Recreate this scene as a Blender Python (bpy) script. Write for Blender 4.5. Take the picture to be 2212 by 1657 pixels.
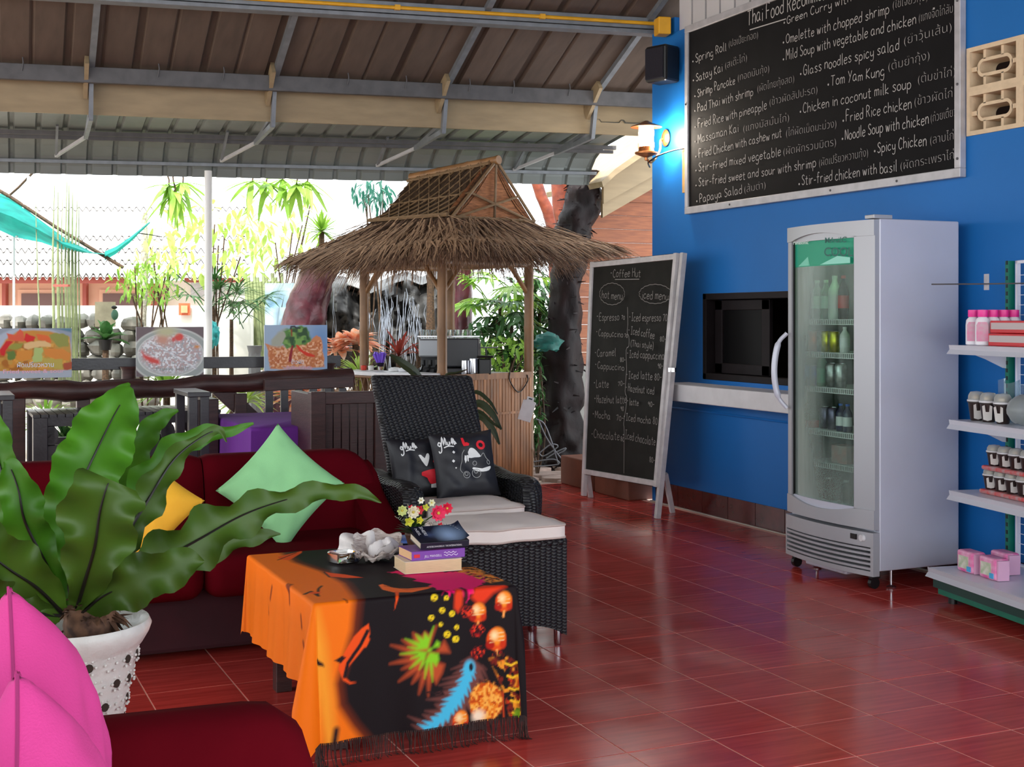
import bpy, math, random
import numpy as np
from mathutils import Vector, Matrix, noise
random.seed(7)
SC = bpy.context.scene
for o in list(bpy.data.objects): bpy.data.objects.remove(o)
COL = SC.collection
PI = math.pi
# ---------------------------------------------------------------- camera, sky, sun, exposure
F, HY, YAW, CZ = 2818.0, 686.0, -0.4216, 1.413      # focal length in pixels of the 2212 px wide photo, horizon row, heading, eye height
RT = (math.cos(YAW), math.sin(YAW)); FW = (-math.sin(YAW), math.cos(YAW))
cam = bpy.data.cameras.new('camera'); cam_o = bpy.data.objects.new('camera', cam); COL.objects.link(cam_o)
cam.sensor_width = 36; cam.lens = F / 2212 * 36; cam.shift_y = -(828.5 - HY) / 2212
cam_o.location = (0, 0, CZ); cam_o.rotation_euler = (PI / 2, 0, YAW)
cam.clip_start = .05; cam.clip_end = 300
SC.camera = cam_o
SC.view_settings.view_transform = 'Standard'; SC.view_settings.look = 'None'
SC.view_settings.gamma = 1; SC.view_settings.use_curve_mapping = False
SC.view_settings.exposure = 0.1
SC.cycles.max_bounces = 7; SC.cycles.diffuse_bounces = 4; SC.cycles.glossy_bounces = 3
SC.cycles.transparent_max_bounces = 12; SC.cycles.sample_clamp_indirect = 4
SC.cycles.caustics_reflective = False; SC.cycles.caustics_refractive = False
world = bpy.data.worlds.new('overcast_sky'); SC.world = world; world.use_nodes = True
wn = world.node_tree.nodes; wl = world.node_tree.links
bg = wn['Background']; bg.inputs[0].default_value = (.90, .96, 1, 1); bg.inputs[1].default_value = 3.4
sun = bpy.data.lights.new('sun', 'SUN'); sun.energy = 7.0; sun.angle = math.radians(6); sun.color = (1, .96, .88)
sun_o = bpy.data.objects.new('sun', sun); COL.objects.link(sun_o); sun_o.rotation_euler = (math.radians(28), math.radians(-22), 0)

# ---------------------------------------------------------------- points from the survey of the photo
def D(px, py, d):
    a = (px - 1106) / F * d
    return Vector((RT[0] * a + FW[0] * d, RT[1] * a + FW[1] * d, CZ - (py - HY) / F * d))
def G(px, py, z=0.0): return D(px, py, (CZ - z) * F / (py - HY))
def WX(px, py, X): k = D(px, py, 1.0); return D(px, py, X / k[0])
def WY(px, py, Y): k = D(px, py, 1.0); return D(px, py, Y / k[1])
def PR(p):
    a = p[0] * RT[0] + p[1] * RT[1]; d = p[0] * FW[0] + p[1] * FW[1]
    return (1106 + F * a / d, HY + F * (CZ - p[2]) / d, d) if d > .01 else (-9e9, -9e9, d)
V = Vector

# ---------------------------------------------------------------- mesh helpers
def rotz(a): return Matrix.Rotation(a, 3, 'Z')
class B:
    "collects shapes; out() links them as ONE mesh object"
    def __init__(s): s.v = []; s.f = []
    def add(s, vs, fs):
        n = len(s.v); s.v += [tuple(v) for v in vs]; s.f += [tuple(i + n for i in f) for f in fs]; return s
    def box(s, c, d, R=None):
        c = V(c); vs = []
        for x in (-.5, .5):
            for y in (-.5, .5):
                for z in (-.5, .5):
                    p = V((x * d[0], y * d[1], z * d[2])); vs.append(c + (R @ p if R else p))
        return s.add(vs, [(0, 1, 3, 2), (4, 6, 7, 5), (0, 4, 5, 1), (2, 3, 7, 6), (0, 2, 6, 4), (1, 5, 7, 3)])
    def bb(s, a, b):
        return s.box([(a[i] + b[i]) / 2 for i in range(3)], [abs(b[i] - a[i]) for i in range(3)])
    def bar(s, p, q, w, h, up=(0, 0, 1)):
        p = V(p); q = V(q); d = (q - p).normalized(); u = V(up)
        r = d.cross(u)
        if r.length < 1e-4: r = d.cross(V((0, 1, 0)))
        r.normalize(); u = r.cross(d).normalized()
        vs = []
        for e in (p, q):
            for x, y in ((-1, -1), (1, -1), (1, 1), (-1, 1)): vs.append(e + r * (x * w / 2) + u * (y * h / 2))
        return s.add(vs, [(0, 1, 2, 3), (7, 6, 5, 4), (0, 4, 5, 1), (1, 5, 6, 2), (2, 6, 7, 3), (3, 7, 4, 0)])
    def tube(s, pts, r, n=8, cap=True):
        pts = [V(p) for p in pts]; m = len(pts)
        if not hasattr(r, '__len__'): r = [r] * m
        vs = []; fs = []; u = None
        for i, p in enumerate(pts):
            d = (pts[min(i + 1, m - 1)] - pts[max(i - 1, 0)]).normalized()
            if u is None:
                u = d.cross(V((0, 0, 1)));
                if u.length < .05: u = d.cross(V((0, 1, 0)))
            else: u = u - d * u.dot(d)
            u.normalize(); w = d.cross(u)
            for k in range(n):
                a = 2 * PI * k / n; vs.append(p + (u * math.cos(a) + w * math.sin(a)) * r[i])
        for i in range(m - 1):
            for k in range(n):
                k2 = (k + 1) % n; fs.append((i * n + k, i * n + k2, (i + 1) * n + k2, (i + 1) * n + k))
        if cap: fs.append(tuple(range(n))[::-1]); fs.append(tuple((m - 1) * n + k for k in range(n)))
        return s.add(vs, fs)
    def lathe(s, prof, n=20, c=(0, 0, 0), R=None, cap=True):
        c = V(c); vs = []; fs = []; m = len(prof)
        for r, z in prof:
            for k in range(n):
                a = 2 * PI * k / n; p = V((r * math.cos(a), r * math.sin(a), z)); vs.append(c + (R @ p if R else p))
        for i in range(m - 1):
            for k in range(n):
                k2 = (k + 1) % n; fs.append((i * n + k, i * n + k2, (i + 1) * n + k2, (i + 1) * n + k))
        if cap: fs.append(tuple(range(n))[::-1]); fs.append(tuple((m - 1) * n + k for k in range(n)))
        return s.add(vs, fs)
    def ball(s, c, r, n=10, m=6, sz=(1, 1, 1), R=None):
        prof = [(math.sin(PI * i / m) * r + 1e-5, -math.cos(PI * i / m) * r) for i in range(m + 1)]
        S = Matrix.Diagonal(V(sz)); return s.lathe(prof, n, c, (R @ S) if R else S, cap=False)
    def grid(s, P, nu, nv, closed=False):
        fs = []
        for i in range(nu - 1):
            for j in range(nv - 1): a = i * nv + j; fs.append((a, a + nv, a + nv + 1, a + 1))
            if closed: a = i * nv; fs.append((a + nv - 1, a + 2 * nv - 1, a + nv, a))
        return s.add(P, fs)
    def prism(s, poly, o, e1, e2, t):
        "flat outline in the plane (o,e1,e2) given thickness t along e1 x e2"
        o = V(o); e1 = V(e1); e2 = V(e2); nn = e1.cross(e2).normalized(); n = len(poly)
        a = [o + e1 * x + e2 * y for x, y in poly]; b = [p + nn * t for p in a]
        fs = [tuple(range(n))[::-1], tuple(range(n, 2 * n))] + [(i, (i + 1) % n, n + (i + 1) % n, n + i) for i in range(n)]
        return s.add(a + b, fs)
    def out(s, name, m, parent=None, smooth=True, bevel=0, local=False, ang=.7, bseg=2, center=True):
        vs = [V(v) for v in s.v]
        W = V((0, 0, 0))
        if parent is not None and not local: W = WLOC[parent.name]
        if vs and center and not local:
            lo = V([min(v[i] for v in vs) for i in range(3)]); hi = V([max(v[i] for v in vs) for i in range(3)])
            c = (lo + hi) / 2
            if parent is None: c.z = lo.z
        else: c = W.copy()
        me = bpy.data.meshes.new(name)
        me.from_pydata([tuple(v - c) for v in vs], [], s.f); me.update()
        if smooth:
            me.shade_smooth(); me.set_sharp_from_angle(angle=ang)
        me.materials.append(m)
        o = bpy.data.objects.new(name, me); COL.objects.link(o)
        if parent is not None: o.parent = parent
        o.location = c - W if not local else (0, 0, 0)
        WLOC[o.name] = c if not local else V((0, 0, 0))
        if bevel:
            bm = o.modifiers.new('b', 'BEVEL'); bm.width = bevel; bm.segments = bseg; bm.limit_method = 'ANGLE'; bm.angle_limit = .6
            bm.harden_normals = False
        return o
WLOC = {}
def tag(o, label=None, cat=None, group=None, kind=None):
    if label: o['label'] = label
    if cat: o['category'] = cat
    if group: o['group'] = group
    if kind: o['kind'] = kind
    return o
def thing(name, loc, label=None, cat=None, group=None, kind=None):
    o = bpy.data.objects.new(name, None); COL.objects.link(o); o.location = loc; o.empty_display_size = .1
    WLOC[o.name] = V(loc); return tag(o, label, cat, group, kind)
def copy_tree(o, loc=None, rz=None, label=None, scale=None):
    c = o.copy(); COL.objects.link(c)
    for ch in o.children:
        k = ch.copy(); COL.objects.link(k); k.parent = c
        for g in ch.children: g2 = g.copy(); COL.objects.link(g2); g2.parent = k
    if loc is not None: c.location = loc
    if rz is not None: c.rotation_euler = (0, 0, rz)
    if label: c['label'] = label
    if scale: c.scale = (scale,) * 3 if not hasattr(scale, '__len__') else scale
    return c
def cr(pts, k=6):
    "Catmull-Rom through points"
    P = [V(p) for p in pts]; P = [P[0] * 2 - P[1]] + P + [P[-1] * 2 - P[-2]]; o = []
    for i in range(1, len(P) - 2):
        a, b, c, d = P[i - 1:i + 3]
        for j in range(k):
            t = j / k; o.append(.5 * ((2 * b) + (c - a) * t + (2 * a - 5 * b + 4 * c - d) * t * t + (3 * b - a - 3 * c + d) * t ** 3))
    o.append(P[-2]); return o

# ---------------------------------------------------------------- materials
def lin(c):
    return tuple((x / 255 / 12.92 if x / 255 <= .04045 else ((x / 255 + .055) / 1.055) ** 2.4) for x in c[:3]) + (1,)
def mat(name, col, rough=.6, metal=0, spec=.5, var=0, vscale=8, bump=0, bscale=60, stretch=(1, 1, 1), trans=0, sub=0, coat=0, emit=None, es=0, alpha=1, sheen=0, rand=0, col2=None):
    m = bpy.data.materials.new(name); m.use_nodes = True; nt = m.node_tree; N = nt.nodes; L = nt.links
    p = N['Principled BSDF']; c = lin(col)
    p.inputs['Base Color'].default_value = c; p.inputs['Roughness'].default_value = rough; p.inputs['Metallic'].default_value = metal
    p.inputs['Specular IOR Level'].default_value = spec; p.inputs['Transmission Weight'].default_value = trans
    p.inputs['Coat Weight'].default_value = coat; p.inputs['Alpha'].default_value = alpha
    if sheen: p.inputs['Sheen Weight'].default_value = sheen
    if emit: p.inputs['Emission Color'].default_value = lin(emit); p.inputs['Emission Strength'].default_value = es
    if var or bump or rand or col2:
        tc = N.new('ShaderNodeTexCoord'); mp = N.new('ShaderNodeMapping'); L.new(tc.outputs['Object'], mp.inputs[0]); mp.inputs['Scale'].default_value = stretch
        src = mp.outputs[0]
        if rand:
            oi = N.new('ShaderNodeObjectInfo'); sc = N.new('ShaderNodeVectorMath'); sc.operation = 'ADD'
            ml = N.new('ShaderNodeMath'); ml.operation = 'MULTIPLY'; ml.inputs[1].default_value = 57; L.new(oi.outputs['Random'], ml.inputs[0])
            L.new(src, sc.inputs[0]); L.new(ml.outputs[0], sc.inputs[1]); src = sc.outputs[0]
        nz = N.new('ShaderNodeTexNoise'); nz.inputs['Scale'].default_value = vscale; nz.inputs['Detail'].default_value = 5; L.new(src, nz.inputs['Vector'])
        rp = N.new('ShaderNodeValToRGB'); L.new(nz.outputs[0], rp.inputs[0])
        rp.color_ramp.elements[0].position = .3; rp.color_ramp.elements[1].position = .7
        lo = tuple(max(0, x * (1 - var)) for x in c[:3]) + (1,); hi = tuple(min(1, x * (1 + var)) for x in c[:3]) + (1,)
        if col2: lo = lin(col2); hi = c
        rp.color_ramp.elements[0].color = lo; rp.color_ramp.elements[1].color = hi
        last = rp.outputs[0]
        if rand:
            mx = N.new('ShaderNodeHueSaturation'); mr = N.new('ShaderNodeMapRange'); mr.inputs[3].default_value = 1 - rand; mr.inputs[4].default_value = 1 + rand
            L.new(oi.outputs['Random'], mr.inputs[0]); L.new(mr.outputs[0], mx.inputs['Value']); L.new(last, mx.inputs['Color']); last = mx.outputs[0]
        L.new(last, p.inputs['Base Color'])
        if bump:
            n2 = N.new('ShaderNodeTexNoise'); n2.inputs['Scale'].default_value = bscale; n2.inputs['Detail'].default_value = 4; L.new(src, n2.inputs['Vector'])
            bp = N.new('ShaderNodeBump'); bp.inputs['Strength'].default_value = bump; bp.inputs['Distance'].default_value = .01; L.new(n2.outputs[0], bp.inputs['Height']); L.new(bp.outputs[0], p.inputs['Normal'])
    if sub: p.inputs['Subsurface Weight'].default_value = sub; p.inputs['Subsurface Radius'].default_value = (.05, .05, .05)
    return m
def leafmat(name, col, col2, t=.35, rough=.4, vscale=6):
    m = mat(name, col, rough, col2=col2, vscale=vscale, rand=.12); nt = m.node_tree; N = nt.nodes; L = nt.links; p = N['Principled BSDF']
    tr = N.new('ShaderNodeBsdfTranslucent'); mx = N.new('ShaderNodeMixShader'); mx.inputs[0].default_value = t
    src = p.inputs['Base Color'].links[0].from_socket; L.new(src, tr.inputs[0])
    L.new(p.outputs[0], mx.inputs[1]); L.new(tr.outputs[0], mx.inputs[2]); L.new(mx.outputs[0], N['Material Output'].inputs[0]); return m
def paintmat(name, rough=.6, coat=0, bump=0, t=0):
    "print carried by the mesh's own colour attribute"
    m = bpy.data.materials.new(name); m.use_nodes = True; N = m.node_tree.nodes; L = m.node_tree.links; p = N['Principled BSDF']
    a = N.new('ShaderNodeAttribute'); a.attribute_name = 'print'; L.new(a.outputs['Color'], p.inputs['Base Color'])
    p.inputs['Roughness'].default_value = rough; p.inputs['Coat Weight'].default_value = coat; p.inputs['Specular IOR Level'].default_value = .15
    if bump:
        n2 = N.new('ShaderNodeTexNoise'); n2.inputs['Scale'].default_value = 500
        tc = N.new('ShaderNodeTexCoord'); L.new(tc.outputs['Object'], n2.inputs['Vector'])
        bp = N.new('ShaderNodeBump'); bp.inputs['Strength'].default_value = bump; bp.inputs['Distance'].default_value = .002; L.new(n2.outputs[0], bp.inputs['Height']); L.new(bp.outputs[0], p.inputs['Normal'])
    if t:
        tr = N.new('ShaderNodeBsdfTranslucent'); mx = N.new('ShaderNodeMixShader'); mx.inputs[0].default_value = t; L.new(a.outputs['Color'], tr.inputs[0])
        L.new(p.outputs[0], mx.inputs[1]); L.new(tr.outputs[0], mx.inputs[2]); L.new(mx.outputs[0], N['Material Output'].inputs[0])
    return m
def glass(name, col=(255, 255, 255), op=.12, rough=.05):
    m = bpy.data.materials.new(name); m.use_nodes = True; N = m.node_tree.nodes; L = m.node_tree.links
    p = N['Principled BSDF']; p.inputs['Base Color'].default_value = lin(col); p.inputs['Roughness'].default_value = rough
    t = N.new('ShaderNodeBsdfTransparent'); t.inputs[0].default_value = lin(col); fr = N.new('ShaderNodeLayerWeight'); fr.inputs[0].default_value = .35
    ad = N.new('ShaderNodeMath'); ad.operation = 'ADD'; ad.inputs[1].default_value = op; ad.use_clamp = True; L.new(fr.outputs['Fresnel'], ad.inputs[0])
    mx = N.new('ShaderNodeMixShader'); L.new(ad.outputs[0], mx.inputs[0]); L.new(t.outputs[0], mx.inputs[1]); L.new(p.outputs[0], mx.inputs[2]); L.new(mx.outputs[0], N['Material Output'].inputs[0])
    return m
M = {}
M['white'] = mat('white_paint', (215, 215, 218), .45, var=.06, vscale=20)
M['steel'] = mat('painted_steel', (120, 124, 130), .5, .3, var=.15, vscale=12)
M['dsteel'] = mat('dark_steel', (84, 82, 84), .55, .2, var=.2, vscale=10)
M['chrome'] = mat('chrome', (200, 200, 205), .18, 1)
M['black'] = mat('black_plastic', (18, 18, 20), .4)
M['dwood'] = mat('dark_wood', (62, 36, 34), .42, var=.35, vscale=6, stretch=(1, 1, 8), bump=.15, bscale=30)
M['dgrey'] = mat('dark_grey_wood', (52, 50, 54), .32, var=.25, vscale=9, bump=.1)
M['bamboo'] = mat('bamboo', (132, 94, 58), .45, var=.3, vscale=14, stretch=(1, 1, .3), rand=.14)
M['thatch'] = mat('thatch', (140, 106, 82), .8, var=.5, vscale=40, col2=(78, 54, 42))
M['thatch2'] = mat('golden_thatch', (92, 68, 46), .8, var=.4, vscale=50, col2=(46, 32, 22))
M['white_cl'] = mat('cream_canvas', (232, 220, 214), .8, bump=.1, bscale=300, var=.03)
M['red'] = mat('red_velvet', (86, 6, 18), .95, var=.12, vscale=5, spec=.05, bump=.05, bscale=300)
M['chalk'] = mat('chalk', (178, 174, 172), .9)
M['silver'] = mat('aluminium_paint', (180, 178, 182), .42, .25, var=.12, vscale=14)
# ---------------------------------------------------------------- handwriting: a one-line stroke alphabet and Thai lettering
GL = {}
for ln in '''a:3.4 3.2,2 4,.5 2.8,.4 1,1.6 0,3 1,3.4 3.6,3.5 .6,4.2 .2
b:.4 7,.5 .2|.5 2.6,2 4,3.5 2.8,3.4 .9,2 0,.5 .8
c:3.3 3.3,2 4,.5 2.6,.6 .8,2 0,3.5 .8
d:3.5 7,3.4 .2|3.4 3,2 4,.5 2.6,.5 .9,2 0,3.4 1
e:.6 2.2,3.3 2.5,3 3.8,1.6 4,.4 2.4,.8 .5,2 0,3.4 .8
f:3.2 6.4,2.2 7,1.5 5.8,1.4 0|.3 4,3 4.1
g:3.4 3.2,2 4,.5 2.8,.6 1,2 .3,3.4 1.2,3.5 3.8,3.4 -1.4,2 -2.6,.5 -1.8
h:.5 7,.5 0|.5 2.4,2 4,3.3 3,3.4 0
i:1 4,1 0|1 5.4,1.1 5.7
j:1.8 4,1.8 -1.4,.6 -2.4|1.8 5.4,1.9 5.7
k:.5 7,.5 0|3.2 4,.6 1.8,3.4 0
l:1 7,1 .6,1.5 0
m:.4 4,.4 0|.4 2.6,1.4 4,2.3 3,2.3 0|2.3 2.6,3.4 4,4.3 3,4.3 0
n:.5 4,.5 0|.5 2.4,2 4,3.3 3,3.4 0
o:2 4,.5 2.8,.6 .8,2 0,3.5 .9,3.4 3,2 4
p:.5 4,.5 -2.6|.5 2.8,2 4,3.5 2.8,3.4 .9,2 0,.5 .8
r:.5 4,.6 0|.6 2.2,1.6 3.8,3 3.7
s:3.2 3.4,2 4,.7 3.2,2 2.1,3.2 1.1,2 0,.4 .6
t:1.6 6,1.5 .8,2.2 0,3 .3|.3 4.1,3 4.2
u:.5 4,.5 1,1.8 0,3.3 1.2|3.4 4,3.4 0
v:.4 4,1.8 0,3.3 4
w:.3 4,1.2 0,2.2 3.4,3.2 0,4.3 4
x:.4 4,3.3 0|3.3 4,.4 0
y:.5 4,.7 1.4,2 .8,3.3 1.8|3.4 4,3.3 -1.4,1.8 -2.5,.6 -1.8
z:.4 3.9,3.2 4,.5 .1,3.4 0
C:3.8 5.8,2.2 7,.5 4.6,.6 1.4,2.3 0,3.8 1
E:3.6 6.8,.6 6.9,.5 0,3.8 .1|.6 3.6,3 3.7
F:3.8 6.8,.6 6.9,.5 0|.6 3.6,3 3.7
G:3.8 5.8,2.2 7,.5 4.6,.6 1.4,2.3 0,3.7 1.2,3.8 3.2,2.4 3.2
H:.5 7,.5 0|3.7 7,3.7 0|.5 3.6,3.7 3.7
I:.4 6.9,3 7|1.7 7,1.7 0|.3 0,3.1 .1
J:3 7,2.9 1,1.5 0,.3 1.4
K:.5 7,.5 0|3.6 7,.6 3.2,3.8 0
L:.6 7,.5 .1,3.6 0
M:.4 0,.6 7,2.4 2.6,4.2 7,4.5 0
N:.5 0,.5 7,3.6 0,3.7 7
O:2.2 7,.4 5,.5 1.6,2.2 0,4 1.8,3.9 5.2,2.2 7
P:.6 0,.6 7,2.8 6.8,3.6 5.2,2.6 3.6,.6 3.4
R:.6 0,.6 7,2.8 6.8,3.5 5.4,2.4 3.8,.6 3.5|1.8 3.6,3.8 0
S:3.5 6,2.2 7,.7 5.8,1.4 4.2,3 3,3.5 1.2,1.8 0,.4 1
T:.2 6.9,4 7|2.1 7,2 0
Y:.4 7,2 3.6|3.8 7,1.2 0
(:1.8 7.6,.6 4.6,.6 1.6,1.8 -1.4
):.4 7.6,1.6 4.6,1.6 1.6,.4 -1.4
-:.5 2.6,2.8 2.7
.:.6 3.2,1 3.3
0:1.8 6,.5 4.4,.6 1.2,1.8 0,3.1 1.4,3 4.6,1.8 6
7:.4 5.8,3.2 6,1.4 0
8:1.9 3.2,.6 4.6,1.8 6,3 4.7,1.9 3.2,.5 1.6,1.8 0,3.2 1.4,1.9 3.2
9:3 4.4,1.7 6,.5 4.6,1.6 3.2,3 4.6,2.8 0'''.split('\n'):
    GL[ln[0]] = [[tuple(map(float, q.split())) for q in st.split(',')] for st in ln[2:].split('|')]
def glyph_w(ch): return 2.4 if ch == ' ' else max(p[0] for st in GL.get(ch, GL['o']) for p in st) + 1.0
def stroke_line(b, pts, n, w):
    "flat ribbon with a little thickness along pts, n = face normal"
    n = V(n); m = len(pts); vs = []; fs = []
    for i in range(m):
        d = (pts[min(i + 1, m - 1)] - pts[max(i - 1, 0)])
        s_ = d.cross(n).normalized() * w / 2
        vs += [pts[i] - s_, pts[i] + s_]
    for i in range(m - 1): fs.append((2 * i, 2 * i + 1, 2 * i + 3, 2 * i + 2))
    b.add([v + n * .0012 for v in vs], fs)
def hand(b, text, p0, p1, h, n, w=.006, rng=None):
    "handwrite text from p0 to p1 (baseline), capital height h"
    rng = rng or random; p0 = V(p0); p1 = V(p1); e1 = (p1 - p0); Lw = e1.length; e1.normalize(); n = V(n); e2 = n.cross(e1).normalized()
    tot = sum(glyph_w(c) for c in text); sx = Lw / tot; sy = h / 7; x = 0
    for ch in text:
        j = rng.uniform(-.06, .06) * h; k = rng.uniform(.9, 1.1)
        if ch != ' ':
            for st in GL.get(ch, GL['o']):
                pts = [p0 + e1 * ((x + q[0]) * sx) + e2 * (q[1] * sy * k + j) for q in st]
                stroke_line(b, cr(pts, 4) if len(pts) > 2 else pts, n, w)
        x += glyph_w(ch)
def typeset(b, text, p0, p1, h, n, off=-.012, push=.0012, fitw=True, shear=0, ex=0):
    "lettering from the built-in font turned into mesh, from p0 to p1"
    c = bpy.data.curves.new('t', 'FONT'); c.body = text; c.size = 1; c.offset = off; c.resolution_u = 3; c.shear = shear; c.extrude = ex
    o = bpy.data.objects.new('t', c); COL.objects.link(o)
    me = bpy.data.meshes.new_from_object(o.evaluated_get(bpy.context.evaluated_depsgraph_get()))
    p0 = V(p0); p1 = V(p1); e1 = (p1 - p0); Lw = e1.length; e1.normalize(); n = V(n); e2 = n.cross(e1).normalized()
    if len(me.vertices):
        mx = max(v.co.x for v in me.vertices); mn = min(v.co.x for v in me.vertices); sx = Lw / (mx - mn) if fitw else h
        b.add([p0 + e1 * ((v.co.x - mn) * sx) + e2 * (v.co.y * h) + n * (push + v.co.z * h) for v in me.vertices], [tuple(p.vertices) for p in me.polygons])
    bpy.data.objects.remove(o); bpy.data.curves.remove(c)
# ================================================================ THE SETTING
# ---- floor of red tiles, 33 cm, laid parallel to the blue wall
T = .33; TX0 = .0919; TY0 = .0803
def tile_mat():
    m = mat('red_tile', (206, 72, 64), .16, spec=.28, col2=(172, 54, 50), vscale=3.2, stretch=(1.2, 14, 1), rand=.06)
    N = m.node_tree.nodes; L = m.node_tree.links; p = N['Principled BSDF']
    n = N.new('ShaderNodeTexNoise'); n.inputs['Scale'].default_value = 2.3; n.inputs['Detail'].default_value = 3
    g = N.new('ShaderNodeNewGeometry'); L.new(g.outputs['Position'], n.inputs['Vector'])
    r = N.new('ShaderNodeMapRange'); r.inputs[1].default_value = .35; r.inputs[2].default_value = .7; r.inputs[3].default_value = .12; r.inputs[4].default_value = .26
    L.new(n.outputs[0], r.inputs[0]); L.new(r.outputs[0], p.inputs['Roughness']); return m
M['tile'] = tile_mat(); M['grout'] = mat('pale_grout', (240, 180, 165), .8)
floor = thing('floor', (2.5, 5, 0), kind='structure')
b = B(); b.bb((-2.5, 0, -.12), (5.1, 10.0, -.0012)); b.out('grout_bed', M['grout'], floor, smooth=False)
b = B(); h = T / 2 - .0024
b.add([(-h, -h, -.02), (h, -h, -.02), (h, h, -.02), (-h, h, -.02), (-h, -h, -.001), (h, -h, -.001), (h, h, -.001), (-h, h, -.001)], [(0, 1, 5, 4), (1, 2, 6, 5), (2, 3, 7, 6), (3, 0, 4, 7)])
k = h - .0012; b.add([(-h, -h, -.001), (h, -h, -.001), (h, h, -.001), (-h, h, -.001), (-k, -k, 0), (k, -k, 0), (k, k, 0), (-k, k, 0)], [(0, 1, 5, 4), (1, 2, 6, 5), (2, 3, 7, 6), (3, 0, 4, 7), (4, 5, 6, 7)])
tile0 = None; far = B(); cells = []
for i in range(-8, 16):
    for j in range(0, 30):
        x = TX0 + (i + .5) * T; y = TY0 + (j + .5) * T
        if x + h > 5.1 or y > 10: continue
        px, py, d = PR((x, y, 0)); vis = -60 < px < 2272 and 700 < py < 1720
        cells.append((0 if vis else 1, d, x, y))
cells.sort(); nv = 0; tbm = b
for vis, d, x, y in cells:
    if vis == 0 and nv < 300:
        nv += 1
        if tile0 is None:
            tile0 = tbm.out('tile', M['tile'], floor, smooth=False, local=True); t = tile0
        else: t = tile0.copy(); COL.objects.link(t)
        t.location = (x - 2.5, y - 5, random.uniform(-.0003, .0003))
    else:
        far.add([(x + v[0], y + v[1], v[2]) for v in tbm.v], tbm.f)
tag(far.out('tile_field', M['tile'], floor, smooth=False), kind='stuff')

# ---- blue wall with serving hatch, breeze blocks and slatted vent
def blue():
    m = mat('blue_paint', (20, 104, 178), .5, spec=.3, var=.06, vscale=1.5, bump=.04, bscale=90); return m
M['blue'] = blue()
wall = thing('wall_right', (5.1, 5.4, 0), kind='structure')
b = B(); X0, X1 = 5.1, 5.26
HY0, HY1, HZ0, HZ1 = 6.75, 8.0, .97, 1.585         # hatch
VY0, VY1, VZ0, VZ1 = 4.27, 5.39, 2.385, 2.855      # breeze block opening
LY0, LY1, LZ0, LZ1 = 5.5, 8.4, 3.545, 4.5          # slatted vent
def wallbox(y0, y1, z0, z1): b.bb((X0, y0, z0), (X1, y1, z1))
wallbox(2.0, 8.73, 0, HZ0); wallbox(HY1, 8.73, HZ0, HZ1); wallbox(2.0, HY0, HZ0, HZ1); wallbox(2.0, 8.73, HZ1, VZ0)
wallbox(VY1, 8.73, VZ0, VZ1); wallbox(2.0, VY0, VZ0, VZ1); wallbox(2.0, 8.73, VZ1, LZ0)
wallbox(LY1, 8.73, LZ0, 3.66); wallbox(2.0, LY0, LZ0, 5.2)
b.out('painted_wall', M['blue'], wall, smooth=False)
M['btile'] = mat('brown_wall_tile', (74, 22, 22), .2, var=.3, vscale=9, rand=.1)
b = B(); b.bb((-.0, -.162, 0), (.012, .162, .155)); t0 = None
y = TY0 + .165 + 6 * T
while y < 8.7:
    if t0 is None: t0 = b.out('wall_tile', M['btile'], wall, smooth=False, local=True); t = t0
    else: t = t0.copy(); COL.objects.link(t)
    t.location = (5.086 - 5.1, y - 5.4, .008); y += T
b = B(); b.bb((5.078, 2, 0), (5.1, 8.73, .009)); b.out('grout_line', mat('light_grout', (170, 160, 150), .8), wall, smooth=False)
# slatted vent above
vent = thing('trim_1', (5.14, 7, LZ0), kind='structure'); b = B(); b.bb((0, -.082, 0), (.03, .082, .95)); t0 = None; y = LY1 - .085
while y > LY0 + .1:
    if t0 is None: t0 = b.out('slat', mat('white_slat', (198, 194, 196), .5, rand=.05), vent, smooth=False, local=True); t = t0
    else: t = t0.copy(); COL.objects.link(t)
    t.location = (0, y - 7, 0); y -= .186
b = B(); b.bb((5.2, LY0, LZ0), (5.24, LY1, LZ1)); b.bb((5.11, LY0, LZ0 - .02), (5.2, LY1, LZ0)); b.out('backing_board', mat('vent_backing', (46, 44, 46), .8), vent, smooth=False)
# breeze blocks
M['breeze'] = mat('beige_concrete', (214, 190, 158), .75, var=.08, vscale=20, bump=.2, bscale=80)
bw = VY1 - VY0; brz = thing('trim_2', (5.12, 4.8, VZ0), kind='structure'); b = B()
BH = (VZ1 - VZ0) / 2; BW = .373
def ring(b, cy, cz, hw, hh, t, x0, x1):
    pts = []
    for k in range(24):
        a = 2 * PI * k / 24; c, s = math.cos(a), math.sin(a); pts.append(((hw - hh) * (1 if c > 0 else -1) + hh * c, hh * s))
    vs = []; fs = []
    for x in (x0, x1):
        for q in (1, 1 - t / hh):
            for (u, w) in pts:
                uu = (hw - hh) * (1 if u > 0 else -1); vs.append((x, cy + uu + (u - uu) * q, cz + w * q))
    n = 24
    for k in range(n):
        k2 = (k + 1) % n; fs += [(k, k2, n + k2, n + k), (2 * n + k, 3 * n + k, 3 * n + k2, 2 * n + k2), (k, 2 * n + k, 2 * n + k2, k2), (n + k, n + k2, 3 * n + k2, 3 * n + k)]
    b.add(vs, fs)
t = .022; xa, xb = -.03, .1
for s_ in (-1, 1):
    b.bb((xa, -BW / 2, s_ * (BH / 2 - .012) - .012), (xb, BW / 2, s_ * (BH / 2 - .012) + .012)); b.bb((xa, s_ * (BW / 2 - .012) - .012, -BH / 2), (xb, s_ * (BW / 2 - .012) + .012, BH / 2))
ring(b, 0, 0, .125, .05, .018, xa + .015, xb)
for cy in (-.055, .07):
    for s_ in (-1, 1): b.bb((xa + .015, cy - .009, s_ * .045), (xb, cy + .009, s_ * BH / 2))
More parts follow.
